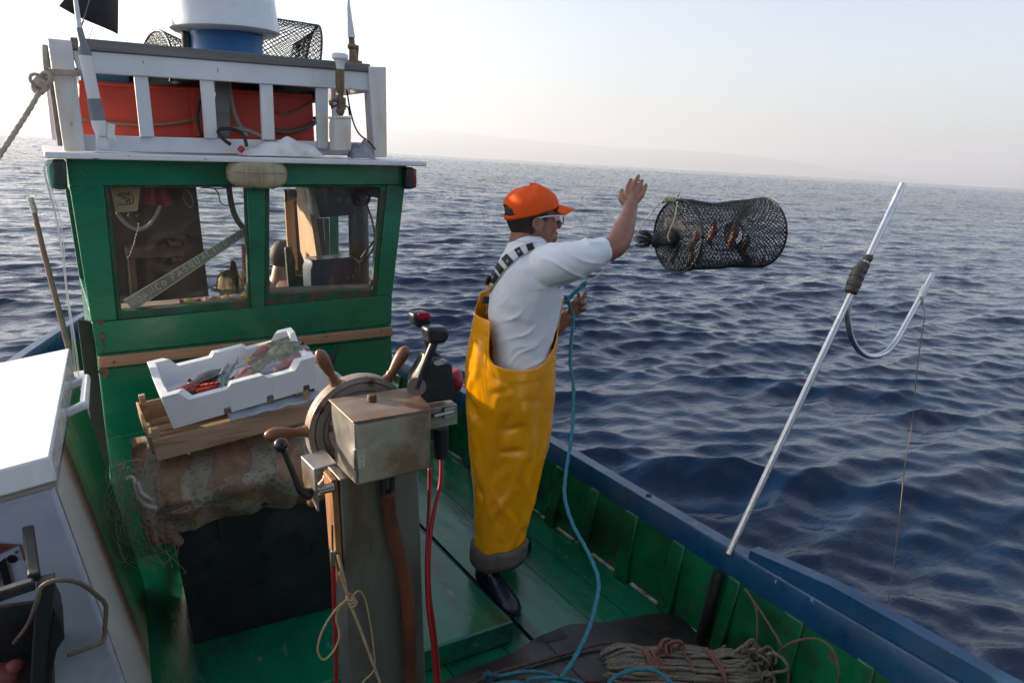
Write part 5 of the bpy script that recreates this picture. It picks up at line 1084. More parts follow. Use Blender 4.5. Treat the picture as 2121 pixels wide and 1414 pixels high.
# compass binnacle on the sill
yb_ = WF + .30; kc = P(478, 600, y=yb_)
cp = thing('brass_compass', 'domed brass compass on the sill behind the left window', 'compass', kc)
M_brass = mat('aged_brass', (.30, .21, .10), .28, metal=.85, var=.3, vscale=14, bump=.05)
k2 = (kc - CAM).dot(_f) / FPX
m_ = MB(); m_.lathe([(0, -.12), (22 * k2, -.12), (23 * k2, -.01), (36 * k2, 0), (37 * k2, .006), (28 * k2, .012), (27 * k2, .03), (25 * k2, .055), (18 * k2, .082), (8 * k2, .095), (0, .097)], kc, (0, 0, 1), 36); make('bowl', m_, M_brass, cp, smooth=50)
m_ = MB(); m_.tube(spline([kc + Vector((.012, -28 * k2, .02)), kc + Vector((.016, -22 * k2, .085)), kc + Vector((.02, 0, .125)), kc + Vector((.024, 24 * k2, .085)), kc + Vector((.024, 30 * k2, .02))], 6), .015, 10, flat=.5); make('hood', m_, mat('dark_bronze', (.05, .038, .03), .4, metal=.6), cp, smooth=60)
m_ = MB(); m_.lathe([(0, -.30), (24 * k2, -.30), (24 * k2, -.118), (0, -.118)], kc, (0, 0, 1), 24); make('base', m_, M_black, cp)
# wrapped sweets on the sill
swm = [mat('sweet_' + n_, c_, .25, var=.4, vscale=60, bump=.2, stain=s_, samt=1.2, sscale=45) for n_, c_, s_ in (('red', (.45, .02, .03), (.6, .45, .05)), ('yellow', (.55, .38, .04), (.25, .03, .03)), ('pink', (.55, .03, .08), (.6, .5, .5)))]
for k, (px, py) in enumerate([(393, 623), (445, 619), (488, 614)]):
    c = P(px, py, y=WF + .072); rt = thing('wrapped_sweet', ['red and yellow wrapped sweet, leftmost on the window sill', 'yellow wrapped sweet, middle of the three on the window sill', 'pink wrapped sweet on the window sill nearest the centre post'][k], 'sweet', c, 'wrapped sweets on the sill')
    m_ = MB(); m_.ellipsoid(c, (.024, .013, .0115), rotm('Z', rnd.uniform(-.3, .3)), 16, 10); make('sweet', m_, swm[k], rt, smooth=60)
    for s in (-1, 1):
        m_ = MB(); m_.lathe([(.003, 0), (.011, .012), (.013, .02)], c + Vector((s * .021, 0, 0)), (s, 0, 0), 9); make('wrapper_twist', m_, swm[(k + 1) % 3], rt, smooth=0)
# corrugated pipe
m_ = MB(); pp_ = spline([P(474, 388, y=3.5), P(478, 415, y=3.5), P(486, 445, y=3.5), P(500, 468, y=3.5), P(515, 482, y=3.5), P(540, 500, y=3.5)], 10); pp_, _q = resample(pp_, [.013] * len(pp_), .004)
m_.tube(pp_, [.0125 + .002 * (i % 2) for i in range(len(pp_))], 12); o = make('corrugated_pipe', m_, mat('grey_corrugated', (.10, .10, .10), .6), smooth=180); tag(o, 'grey corrugated pipe curving down inside the left window', 'pipe')
m_ = MB(); m_.tube(spline([P(414, 390, y=3.4), P(440, 390, y=3.4), P(452, 400, y=3.4), P(456, 418, y=3.4), P(470, 426, y=3.4), P(508, 420, y=3.4)], 7), .0025, 6); m_.tube(spline([P(414, 386, y=3.4), P(450, 391, y=3.4), P(480, 386, y=3.4)], 7), .003, 6); o = make('wire', m_, mat('navy_wire', (.02, .03, .08), .4), smooth=180); tag(o, 'thin dark wire sagging across the top of the left window', 'wire')
m_ = MB(); m_.prism([P(503, 508, y=3.2), P(511, 508, y=3.2), P(513, 590, y=3.2), P(506, 590, y=3.2)][::-1], (0, .03, 0)); o = make('measuring_stick', m_, mat('banded_stick', (.34, .25, .22), .7, stain=(.3, .05, .05), samt=.8, sscale=25, stretch=(.2, .2, 2)), bevel=.001); tag(o, 'thin banded stick standing beside the centre post inside the left window', 'stick')
m_ = MB()
for k in range(26): a0 = (rnd.uniform(505, 516), rnd.uniform(575, 622)); m_.tube([P(*a0, y=3.16), P(a0[0] + rnd.uniform(-9, 3), a0[1] + rnd.uniform(5, 16), y=3.16 + rnd.uniform(-.02, .02))], .0018, 5)
o = make('frayed_net', m_, mat('frayed_green_orange', (.30, .22, .03), .7, var=.3, stain=(.08, .32, .05), samt=1.0, sscale=30), smooth=0); tag(o, 'tuft of frayed green and orange twine at the foot of the centre post', 'twine')
# right window: pine board, monitor, blue instrument box, dark post, cables, plastic bag
M_pine = mat('sunlit_pine_board', (.50, .29, .14), .6, var=.16, vscale=3, stretch=(6, 6, .7), bump=.12)
yp0, yp1 = 3.72, 3.42
m_ = MB(); A4 = [P(612, 386, y=3.75), P(634, 386, y=3.45), P(656, 535, y=3.45), P(644, 578, y=3.45), P(622, 520, y=3.75)]
xq = [p.x for p in A4]; m_.prism(A4, (.03, .008, 0)); o = make('pine_board', m_, M_pine, bevel=.002); tag(o, 'sunlit pale pine board standing inside the right window', 'board')
m_ = MB(); m_.bar(P(594, 400, y=3.9), P(606, 600, y=3.9), .018, .03); m_.bar(P(601, 400, y=3.95), P(612, 560, y=3.95), .014, .03); o = make('rear_door_post', m_, M_pine, bevel=.002); tag(o, 'narrow pine posts left of the pale board inside the right window', 'post')
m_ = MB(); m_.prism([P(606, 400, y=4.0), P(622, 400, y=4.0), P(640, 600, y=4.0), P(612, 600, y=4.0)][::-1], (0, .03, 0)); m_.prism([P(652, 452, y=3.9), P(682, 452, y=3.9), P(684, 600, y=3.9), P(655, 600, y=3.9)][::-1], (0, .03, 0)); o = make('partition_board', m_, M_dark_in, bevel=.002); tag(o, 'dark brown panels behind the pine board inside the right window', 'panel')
m_ = MB(); m_.prism([P(591, 514, y=3.6), P(604, 510, y=3.6), P(613, 540, y=3.6), P(612, 612, y=3.6), P(600, 612, y=3.6)][::-1], (0, .03, 0)); m_.prism([P(612, 570, y=3.6), P(638, 572, y=3.6), P(640, 612, y=3.6), P(612, 612, y=3.6)][::-1], (0, .03, 0)); o = make('seat_back', m_, mat('dark_seat', (.045, .032, .028), .6, var=.3), bevel=.006); tag(o, 'dark wooden seat end low in the left of the right window', 'seat')
mon = thing('monitor', 'black ceiling monitor with grey edge in the top of the right window', 'monitor', P(700, 400, y=3.3))
M_mg = mat('grey_monitor_edge', (.22, .19, .17), .5, bump=0)
f_ = [P(648, 384, y=3.32), P(728, 384, y=3.32), P(738, 446, y=3.22), P(664, 452, y=3.22)]
m_ = MB(); m_.prism(f_[::-1], (0, .10, .02)); make('case', m_, mat('monitor_black', (.012, .011, .012), .35, bump=.05), mon, bevel=.005)
m_ = MB(); m_.prism([P(636, 384, y=3.34), P(648, 384, y=3.318), P(664, 452, y=3.218), P(652, 452, y=3.26)][::-1], (0, .09, .02)); make('side_panel', m_, M_mg, mon, bevel=.003)
m_ = MB(); m_.prism([P(690, 388, y=3.305), P(704, 388, y=3.305), P(707, 402, y=3.29), P(692, 402, y=3.29)][::-1], (0, -.004, 0)); m_.prism([P(696, 408, y=3.285), P(706, 408, y=3.285), P(708, 418, y=3.27), P(698, 418, y=3.27)][::-1], (0, -.006, 0)); make('button', m_, M_mg, mon)
inst = thing('instrument_box', 'dark blue instrument box low in the right window', 'instrument', P(700, 590, y=3.3))
m_ = MB(); m_.prism([P(650, 540, y=3.26), P(735, 532, y=3.26), P(748, 545, y=3.26), P(748, 600, y=3.26), P(646, 605, y=3.26), P(644, 560, y=3.26)][::-1], (0, .14, 0)); make('case', m_, mat('navy_case', (.012, .018, .045), .3, bump=.05), inst, bevel=.01)
m_ = MB(); m_.prism([P(664, 545, y=3.258), P(716, 540, y=3.258), P(706, 592, y=3.258), P(662, 597, y=3.258)][::-1], (0, -.003, 0)); make('screen', m_, mat('blue_screen', (.012, .025, .085), .12, bump=0), inst, bevel=.001)
m_ = MB()
for a in ((720, 574), (730, 571), (735, 560)): m_.lathe([(0, 0), (.008, 0), (.007, .012), (0, .012)], P(*a, y=3.258), (0, -1, 0), 12)
make('knobs', m_, mat('brass_knob', (.25, .17, .08), .4, metal=.5), inst)
m_ = MB(); m_.tube([P(741, 384, y=3.4), P(745, 605, y=3.4)], [.052, .050], 20); o = make('mast_post', m_, mat('dark_post', (.035, .028, .026), .3, var=.4, vscale=4, stretch=(2, 2, .4), bump=.1)); tag(o, 'thick dark round post inside the right window', 'post')
m_ = MB(); m_.ellipsoid(P(742, 385, y=3.28), (.075, .05, .05)); m_.torus(P(744, 404, y=3.24), (.1, -1, .35), .055, .006, 30, 7); m_.torus(P(750, 398, y=3.25), (-.2, -1, .1), .045, .005, 30, 7)
for k in range(14): m_.tube(spline([P(rnd.uniform(725, 785), 384, y=3.25), P(rnd.uniform(735, 785), rnd.uniform(392, 402), y=3.24), P(rnd.uniform(735, 785), 385, y=3.25)], 5), .006, 6)
o = make('cable_bundle', m_, M_blackm, smooth=180); tag(o, 'tangle of black cables under the ceiling in the right window', 'cables')
m_ = MB(); m_.tube(spline([P(760, 425, y=3.2), P(770, 455, y=3.2), P(776, 485, y=3.2), P(774, 500, y=3.2), P(760, 518, y=3.2), P(748, 535, y=3.22)], 7), .005, 7); m_.tube(spline([P(776, 492, y=3.21), P(774, 512, y=3.2), P(762, 530, y=3.2), P(744, 545, y=3.22)], 7), .005, 7); o = make('black_lead', m_, M_blackm, smooth=180); tag(o, 'black leads curving down the right side of the right window', 'cable')
m_ = MB(); m_.tube([P(670, 452, y=3.25), P(673, 498, y=3.25)], .0016, 6); o = make('pull_string', m_, mat('white_cord', (.6, .58, .55), .6, bump=0)); tag(o, 'white pull cord hanging below the monitor', 'cord')
m_ = MB(); m_.sheet(lambda u, v: tuple(P(588 + 24 * u + 3 * math.sin(v * 3), 392 + 30 * v * (1 - .35 * abs(u - .5)), y=3.5 + .03 * math.sin(u * 9) + .015 * math.sin(v * 7))), 16, 12); o = make('plastic_bag', m_, mat('cream_bag', (.55, .50, .42), .5, bump=.2), solid=.002, smooth=180); tag(o, 'cream plastic bag hung at the top left of the right window', 'bag')
# ------------------------------------------------------------------ pole, rig, traps, ropes
YP = 1.435
base_p = P(1516, 1132, y=YP); top_p = P(1870, 381, y=YP)
pole = thing('hook_pole', 'aluminium pole with a U-shaped hook tube, standing in the blue gunwale', 'pole', base_p)
dn = (base_p - top_p).normalized()
m_ = MB(); m_.tube([base_p + dn * .03, top_p], .0125, 18); make('pole_tube', m_, M_alu, pole)
m_ = MB(); a = base_p + dn * .10; b = P(1445, 1345, y=1.55); m_.tube([P(1490, 1184, x=2.03), P(1484, 1200, x=2.02), P(1468, 1262, x=2.005), P(1446, 1340, x=1.99), P(1438, 1362, x=1.985)], .0225, 16); make('socket_pipe', m_, mat('black_pipe', (.012, .011, .013), .4, bump=.1), pole)
up_pts = [P(1768, 588, y=YP), P(1758, 625, y=YP), P(1756, 660, y=YP), P(1764, 700, y=YP), P(1782, 728, y=YP), P(1806, 738, y=YP), P(1834, 730, y=YP), P(1856, 706, y=YP), P(1880, 664, y=YP), P(1932, 568, y=YP)]
m_ = MB(); m_.tube(spline(up_pts, 8), .0115, 16); make('hook_tube', m_, M_alu, pole, smooth=60)
m_ = MB(); t0, t1 = P(1802, 527, y=YP), P(1757, 609, y=YP)
m_.tube([t0, P(1794, 543, y=YP)], .0165, 14); m_.tube([P(1793, 543, y=YP) + Vector((-.012, -.004, -.004)), P(1780, 565, y=YP) + Vector((-.008, 0, 0)), P(1766, 592, y=YP) + Vector((.004, 0, 0)), t1 + Vector((.012, 0, 0))], [.023, .027, .027, .022], 16)
rm = remesh(m_, .004, 4)
displace(rm, lambda co, no: .0012 * np.sin((co @ np.array([*dn])) * 520) + .0012 * np.sin((co @ np.array([*dn])) * 213))
link('tape_wrap', rm, mat('dark_brown_tape', (.055, .045, .036), .45, var=.3, vscale=30, bump=.2), pole)
m_ = MB(); m_.tube([P(1918, 592, y=YP), P(1913, 604, y=YP), P(1907, 618, y=YP)], [.0145, .0175, .0145], 12); m_.tube(spline([P(1908, 612, y=YP - .012), P(1913, 634, y=YP - .012), P(1916, 660, y=YP - .012)], 5), lerpl([.006, .0045, .002], 5), 8); make('white_tape', m_, mat('white_tape_b', (.70, .70, .70), .5, bump=.2), pole, smooth=60)
m_ = MB(); ln_ = [(1916, 655, 1.39), (1908, 700, 1.39), (1899, 770, 1.38), (1889, 880, 1.37), (1875, 960, 1.36), (1864, 1060, 1.34), (1852, 1160, 1.31), (1841, 1230, 1.29), (1836, 1282, 1.27), (1828, 1360, 1.25)]
m_.tube(spline([P(a, b, y=c) for a, b, c in ln_], 8), .0022, 6); o = make('hanging_line', m_, mat('brown_line', (.23, .16, .12), .8, bump=0), smooth=180); tag(o, 'thin brown line hanging from the hook tube outside the gunwale', 'line')

# --- cylindrical net trap
M_trap = mat('black_trap_net', (.020, .022, .022), .7, var=.4, vscale=20, bump=0)
M_hoop = mat('trap_hoop', (.018, .018, .020), .5, bump=.1)
M_bait = mat('orange_bait', (.26, .075, .045), .5, var=.4, vscale=30, bump=.3)
def net_surface(mb, fn, nu, nv, r, jit=.15, seed=1):
    """diamond mesh twine over the surface fn(u, v): u round (periodic), v along"""
    rg = random.Random(seed); J = {}
    def pt(i, j):
        i %= 2 * nu
        if (i, j) not in J: J[(i, j)] = fn((i + rg.uniform(-jit, jit)) / (2 * nu), min(1, max(0, (j + (rg.uniform(-jit, jit) if 0 < j < nv else 0)) / nv)))
        return J[(i, j)]
    for s in (1, -1):
        for k in range(nu):
            mb.tube([pt(2 * k + s * j, j) for j in range(nv + 1)], r, 3, caps=False)
def make_trap(name, label, C0, axis, up, Rr, ln, sag=.0, group=None, bunch=True, nu=40, nv=38, tw=.0012, squash=1.0):
    ax = Vector(axis).normalized(); u_ = (Vector(up) - ax * Vector(up).dot(ax)).normalized(); w_ = ax.cross(u_)
    root = thing(name, label, 'fish trap', C0, group); C0 = Vector(C0)
    def body(u, v):
        a = 2 * math.pi * u; k = 1 - .10 * math.sin(math.pi * v) - .06 * math.sin(math.pi * v) * math.cos(2 * a) + sag * (.05 * mnoise.noise(Vector((math.cos(a) * 1.5, math.sin(a) * 1.5, v * 3))) - .07 * math.sin(math.pi * v) * max(0, math.sin(a)))
        d = u_ * math.sin(a) * squash + w_ * math.cos(a)
        return C0 + ax * (v * ln) + d * Rr * k
    def end(v0, depth, r_in):
        def f(u, v):
            a = 2 * math.pi * u; d = u_ * math.sin(a) * squash + w_ * math.cos(a); rr_ = Rr * (1 - v) + r_in * v
            return C0 + ax * (v0 * ln + depth * (v ** 1.3)) + d * rr_
        return f
    m_ = MB(); net_surface(m_, body, nu, nv, tw); make('netting', m_, M_trap, root, smooth=0)
    m_ = MB(); net_surface(m_, end(0, -.03 if bunch else .10, .018 if bunch else Rr * .36), nu, 18, tw * .9, seed=2); make('end_net', m_, M_trap, root, smooth=0)
    m_ = MB(); net_surface(m_, end(1, -.17, Rr * .36), nu, 20, tw * .9, seed=3); make('funnel', m_, M_trap, root, smooth=0)
    for v, nm in ((0, 'hoop'), (1, 'hoop')):
        m_ = MB(); pts = [C0 + ax * (v * ln) + (u_ * math.sin(a) * squash + w_ * math.cos(a)) * Rr for a in np.linspace(0, 2 * math.pi, 50)]; m_.tube(pts, .0055, 8); make(nm, m_, M_hoop, root, smooth=180)
    m_ = MB(); c = C0 + ax * (ln - .17); m_.torus(c, ax, Rr * .36, .0035, 30, 6); make('funnel_ring', m_, M_hoop, root, smooth=180)
    return root, C0, ax, u_, w_
cn = P(1403, 490, d=3.25); sc3 = (cn - CAM).dot(_f) / FPX; Rt = 75 * sc3
vd = ray(1485, 488); sr = vd.cross(Vector((0, 0, 1))).normalized(); su_ = sr.cross(vd).normalized()
axv = (vd * math.cos(R(46)) + sr * math.sin(R(46)) + su_ * .10).normalized()
ln_t = 168 * sc3 / math.sin(R(46))
root, C0, ax, uu, ww = make_trap('fish_trap', 'cylindrical black net fish trap flying over the sea, just thrown', cn, axv, su_ + Vector((0, 0, .3)), Rt, ln_t, nu=48, nv=44, tw=.0023, sag=1)
m_ = MB()
tuft = P(1352, 497, d=3.13)
for k in range(90):
    d = Vector((rnd.gauss(0, 1), rnd.gauss(0, 1), rnd.gauss(0, 1))).normalized(); a = tuft + d * .012; m_.tube([a, a - sr * .03 + d * .018, a - sr * rnd.uniform(.035, .06) + d * .028], [.0016, .0014, .0008], 4)
m_.ellipsoid(tuft + sr * .018, (.030, .030, .034), None, 14, 9); m_.tube(spline([tuft + sr * .02, tuft + sr * .06 + su_ * -.005, C0 - ax * .02], 6), lerpl([.028, .016, .03], 6), 12)
make('gathered_end', m_, M_trap, root, smooth=60)
M_trope = mat('pale_trap_cord', (.50, .43, .28), .7, var=.2, bump=.2)
m_ = MB(); tp = C0 + uu * Rt
m_.tube(spline([tp + sr * -.02, P(1372, 420, d=3.2), P(1382, 411, d=3.18), P(1394, 413, d=3.18), P(1402, 410, d=3.2), P(1407, 398, d=3.2)], 6), .004, 8); m_.tube(spline([P(1403, 418, d=3.15), P(1399, 445, d=3.10), P(1390, 470, d=3.08), P(1383, 488, d=3.08), P(1386, 500, d=3.08)], 6), .003, 7)
for k in range(4): m_.torus(P(1380 + k * 5, 413, d=3.18), (rnd.uniform(-.3, .3), 1, rnd.uniform(-.5, .5)), .009, .0035, 14, 6)
make('bridle', m_, M_trope, root, smooth=180)
for k, (v, a, rr_, s) in enumerate([(.30, 200, .35, 1.3), (.62, 20, .2, 1.5), (.66, 60, .25, 1.2), (.80, -60, .30, 1.1), (.97, -70, .88, .6), (.25, 250, .7, .9), (.20, 300, .6, .8), (.50, 160, .3, 1.4), (.12, 230, .75, .8)]):
    c = C0 + ax * (ln_t * v) + (uu * math.sin(R(a)) + ww * math.cos(R(a))) * Rt * rr_; m_ = MB()
    m_.tube(spline([c + Vector((0, 0, .035 * s)), c + Vector((.008, .004, 0)), c + Vector((-.006, .01, -.035 * s)), c + Vector((.004, .0, -.055 * s))], 5), lerpl([.010 * s, .022 * s, .019 * s, .006], 5), 10, flat=.6)
    o = make('bait_strip', m_, M_bait, smooth=180); tag(o, 'orange bait inside the thrown net trap', 'bait', 'orange bait in the thrown trap')
# two traps on the roof
make_trap('fish_trap', 'black net trap showing above the shelf board left of the radar dome', P(322, 140, y=3.62), (.86, .25, -.10), (.1, 0, 1), .165, .36, nu=36, nv=30, bunch=True, tw=.0019, squash=.95, sag=1)
make_trap('fish_trap', 'black net trap lying behind the radar dome towards the right', P(648, 128, y=3.66), (-1, .10, .14), (0, .1, 1), .172, .50, nu=44, nv=40, bunch=False, tw=.0019, sag=1)
m_ = MB(); m_.sheet(lambda u, v: tuple(P(262 + 398 * u, 150 + 20 * u + (38 - 6 * math.sin(u * 12)) * v, y=3.5 + .10 * math.sin(v * 3 + u * 9) + .02 * mnoise.noise(Vector((u * 9, v * 4, 0))))), 60, 8)
o = make('net_pile', m_, mat('dark_net_pile', (.022, .022, .024), .9, var=.5, vscale=60, bump=.8, bscale=150), solid=.01, smooth=180); tag(o, 'dark net piled along the top of the red roof crate', 'net')
# --- ropes on deck
M_brope = mat('blue_rope', (.018, .16, .22), .6, var=.25, vscale=50, bump=.3, bscale=250, bdist=.001)
def rope(name, pts, r, m, label, cat='rope', twist=True, k=8, n=9, group=None):
    m_ = MB(); sp = spline(pts, k)
    m_.tube(sp, r, n, twist=(3, r * 7, .16) if twist else None, step=r * 1.1 if twist else None); o = make(name, m_, m, smooth=180); tag(o, label, cat, group); return o
bl_ = [(1170, 622, 2.95), (1180, 632, 2.90), (1188, 660, 2.88), (1184, 700, 2.85), (1181, 750, 2.80), (1187, 790, 2.77), (1188, 830, 2.75), (1184, 900, 2.70), (1172, 980, 2.66), (1170, 1030, 2.62), (1186, 1085, 2.58), (1216, 1140, 2.52), (1237, 1190, 2.46), (1238, 1230, 2.42), (1220, 1300, 2.36), (1188, 1365, 2.31), (1160, 1404, 2.29)]
rope('blue_rope', [P(a, b, d=c) for a, b, c in bl_], .0068, M_brope, 'blue rope running from the fisherman\'s hand down to the deck')
m_ = MB()
def dk_pt(px, py, z): return P(px, py, z=z)
for k, pl_ in enumerate([[(1015, 1398, .05), (1040, 1398, .08), (1090, 1390, .10), (1140, 1396, .08), (1180, 1420, .06)], [(1000, 1420, .05), (1060, 1412, .09), (1100, 1420, .07)], [(1085, 1420, .08), (1100, 1405, .11), (1150, 1403, .10), (1190, 1409, .08), (1230, 1425, .06)], [(1110, 1425, .06), (1150, 1413, .10), (1195, 1425, .07)]]):
    m_.tube(spline([dk_pt(a, b, c) for a, b, c in pl_], 8), .0068, 9, twist=(3, .046, .16), step=.0075)
m_.tube(spline([dk_pt(1255, 1425, .16), dk_pt(1275, 1400, .18), dk_pt(1320, 1385, .20), dk_pt(1360, 1390, .19), dk_pt(1400, 1420, .17)], 8), .0068, 9, twist=(3, .046, .16), step=.0075)
fr_ = dk_pt(1010, 1404, .06)
for k in range(60): d = Vector((rnd.uniform(-1, 1), rnd.uniform(-1, 1), rnd.uniform(.1, 1.2))).normalized(); m_.tube([fr_, fr_ + d * .012, fr_ + d * rnd.uniform(.018, .032)], [.0016, .0012, .0006], 4)
o = make('blue_rope', m_, M_brope, smooth=180); tag(o, 'slack blue rope with a frayed end lying at the bottom edge of the deck', 'rope')
rope('brown_rope', [dk_pt(960, 1425, .03), dk_pt(1030, 1392, .03), dk_pt(1110, 1370, .025), dk_pt(1180, 1350, .025), dk_pt(1240, 1333, .03), dk_pt(1275, 1331, .05), dk_pt(1310, 1342, .10)], .0062, mat('brown_rope_b', (.085, .055, .034), .8, var=.25), 'brown rope lying across the dark mat on the deck')
rope('pinkish_rope', [dk_pt(1075, 1404, .04), dk_pt(1150, 1396, .035), dk_pt(1200, 1408, .035), dk_pt(1245, 1410, .05)], .0055, mat('dull_pink_rope', (.12, .05, .045), .8, var=.25), 'dull pink rope beside the slack blue rope on the deck')
# coil of grey-brown net rope
M_coil = mat('speckled_net_rope', (.17, .145, .11), .9, var=.5, vscale=150, bump=.5, bscale=300, bdist=.002)
cA, cB = dk_pt(1255, 1385, .10), dk_pt(1560, 1400, .10)
coil = thing('rope_bundle', 'bundle of grey-brown net rope tied with red cord at the lower right', 'rope bundle', (cA + cB) / 2)
m_ = MB(); cdx = (cB - cA); cl_ = cdx.length; cdx.normalize(); cdy = Vector((-cdx.y, cdx.x, 0)).normalized()
if cdy.y < 0: cdy = -cdy
rg = random.Random(4)
for k in range(64):
    a = math.pi * (k / 63.0) * 1.25 - .35; rr_ = .105 + rg.uniform(-.012, .012)
    oy, oz = -math.cos(a) * rr_ * 1.0, math.sin(a) * rr_ * .82
    pts = []; l0 = rg.uniform(-.02, .03); l1 = cl_ + rg.uniform(-.03, .02)
    for i in range(9):
        t = i / 8; s_ = 1 - .22 * math.exp(-((t - .30) / .06) ** 2) - .16 * math.exp(-((t - .72) / .05) ** 2) - .3 * max(0, abs(t - .5) - .42) / .08
        pts.append(cA + cdx * (l0 + (l1 - l0) * t) + cdy * (oy * s_ + rg.uniform(-.005, .005)) + Vector((0, 0, oz * s_ + rg.uniform(-.006, .006) - .02)))
    m_.tube(spline(pts, 4), .0066, 6)
for k in range(26):
    c = cB + cdx * rg.uniform(-.06, .05) + cdy * rg.uniform(-.08, .09) + Vector((0, 0, rg.uniform(.0, .085))); r_ = rg.uniform(.02, .05)
    m_.tube([c + cdx * (r_ * math.cos(a)) + cdy * (r_ * .4 * math.sin(2 * a + k)) + Vector((0, 0, r_ * math.sin(a))) for a in np.linspace(k, k + 4.6, 16)], .006, 6)
make('coils', m_, M_coil, coil, smooth=180)
M_tie = mat('red_brown_cord', (.17, .07, .055), .8, var=.25)
m_ = MB()
for t, w2 in ((.28, 3), (.33, 3), (.52, 1), (.72, 2)):
    for j in range(w2):
        s_ = .86 if t < .4 else .92; c = cA + cdx * (cl_ * (t + .012 * j)); m_.tube([c + cdx * (.02 * math.sin(a * 2 + j)) + cdy * (-math.cos(a) * .112 * s_) + Vector((0, 0, math.sin(a) * .098 * s_ - .016)) for a in np.linspace(-.3, 3.3, 20)], .0058, 7)
for k in range(5): c = cA + cdx * (cl_ * .36 + .015 * k) + Vector((0, 0, .085)) + cdy * .02; m_.torus(c + Vector((0, 0, .012 * (k % 2))), (rg.uniform(-1, 1), -1, rg.uniform(-.5, .5)), .026, .0055, 22, 6)
for k in range(12): m_.tube(spline([cA + cdx * (cl_ * .30) + cdy * -.09 + Vector((0, 0, .02)), cA + cdx * (cl_ * .18) + cdy * (-.13 - .002 * k) + Vector((0, 0, -.0 - .004 * k)), cA + cdx * (-.03 + .01 * k) + cdy * -.16 + Vector((0, 0, -.05))], 6), .0035, 5)
make('tie', m_, M_tie, coil, smooth=180)
M_thin = mat('thin_tan_line', (.13, .085, .05), .8, var=.2)
for nm, pl_, lb in (('thin_line', [(1543, 1218, 1.34), (1566, 1260, 1.36), (1568, 1330, 1.40), (1562, 1420, 1.42)], 'thin tan line hanging straight down from under the gunwale'),
                ('thin_line', [(1545, 1220, 1.34), (1585, 1280, 1.36), (1615, 1330, 1.36), (1632, 1375, 1.36), (1633, 1430, 1.36)], 'thin tan line slanting to the right under the gunwale'),
                ('thin_line', [(1560, 1380, 1.30), (1600, 1358, 1.27), (1640, 1330, 1.22), (1690, 1322, 1.17), (1725, 1345, 1.13), (1738, 1390, 1.12), (1736, 1430, 1.12)], 'thin tan line arching across the green bulwark at the lower right'),
                ('thin_line', [(1562, 1340, 1.40), (1585, 1352, 1.36), (1600, 1390, 1.33), (1605, 1430, 1.32)], 'short tan line beside the rope bundle at the lower right')):
    o = rope(nm, [P(a, b, x=2.005 - .012 * (k_ % 3)) for k_, (a, b, c) in enumerate(pl_)], .0042, M_thin, lb, 'line', twist=False, group='tan lines under the gunwale')
# dark wet mat on the deck
mt = [(905, 1420), (985, 1385), (1060, 1355), (1120, 1318), (1180, 1295), (1250, 1292), (1330, 1276), (1390, 1270), (1420, 1290), (1460, 1330), (1520, 1380), (1560, 1440), (1000, 1500), (850, 1470)]
m_ = MB(); m_.prism([P(a, b, z=.004) for a, b in mt], (0, 0, .008)); o = make('deck_mat', m_, mat('dark_wet_mat', (.012, .011, .012), .35, var=.5, vscale=4, bump=.2, bscale=40, stain=(.03, .022, .018), samt=.6)); tag(o, 'dark wet mat lying on the green deck at the lower right', 'mat')
for a, b in (((1120, 1318), (1240, 1440)), ((1010, 1375), (1060, 1440))):
    m_ = MB(); m_.bar(P(*a, z=.0125), P(*b, z=.0125), .006, .002); setp(make('mat_seam', m_, M_blackm), o)
# ------------------------------------------------------------------ the fisherman
NV = Vector((.5635, .8261, 0)).normalized(); SV = Vector((NV.y, -NV.x, 0)); UPV = Vector((0, 0, 1))
def Pn(px, py, off=0, d0=2.677):
    v = ray(px, py); t = (d0 + off - CAM.dot(NV)) / v.dot(NV); return CAM + v * t
M_skin = mat('tanned_skin', (.27, .125, .078), .48, var=.14, vscale=18, bump=.18, bscale=140, bdist=.0015, stain=(.30, .10, .07), samt=.5, sscale=12, sss=.05)
def rows_fn(rows):
    ys_ = [r[0] for r in rows]
    def f(py):
        L_ = np.interp(py, ys_, [r[1] for r in rows]); R_ = np.interp(py, ys_, [r[2] for r in rows]); hd = np.interp(py, ys_, [r[3] for r in rows]); of = np.interp(py, ys_, [r[4] for r in rows])
        c = Pn((L_ + R_) / 2, py, of); hw = (Pn(R_, py, of) - Pn(L_, py, of)).length / 2
        return c, hw, hd, (L_ + R_) / 2, (R_ - L_) / 2
    return f
def surf(f, px, py, lift=0):
    c, hw, hd, cx, hx = f(py); k = max(-.985, min(.985, (px - cx) / hx)); s_ = math.sqrt(1 - k * k)
    n_ = (SV * (k / hw) - NV * (s_ / hd)).normalized(); return c + SV * (hw * k) - NV * (hd * s_) + n_ * lift
TR = sorted([(1178, 980, 1080, .085, -.06), (1150, 981, 1083, .088, -.06), (1100, 984, 1092, .092, -.055), (1050, 982, 1104, .098, -.05), (1000, 978, 1116, .108, -.04), (950, 973, 1128, .122, -.03), (900, 969, 1139, .140, -.015), (860, 966, 1146, .155, 0), (820, 964, 1149, .168, 0), (780, 963, 1151, .172, 0), (740, 966, 1152, .170, 0), (700, 973, 1154, .165, 0), (650, 984, 1157, .165, 0), (600, 1000, 1172, .16, .02)])
TF = rows_fn(TR)
person = thing('person', 'fisherman in orange cap, white t-shirt and yellow bib trousers throwing a trap', 'person', P(1020, 1200, z=0))
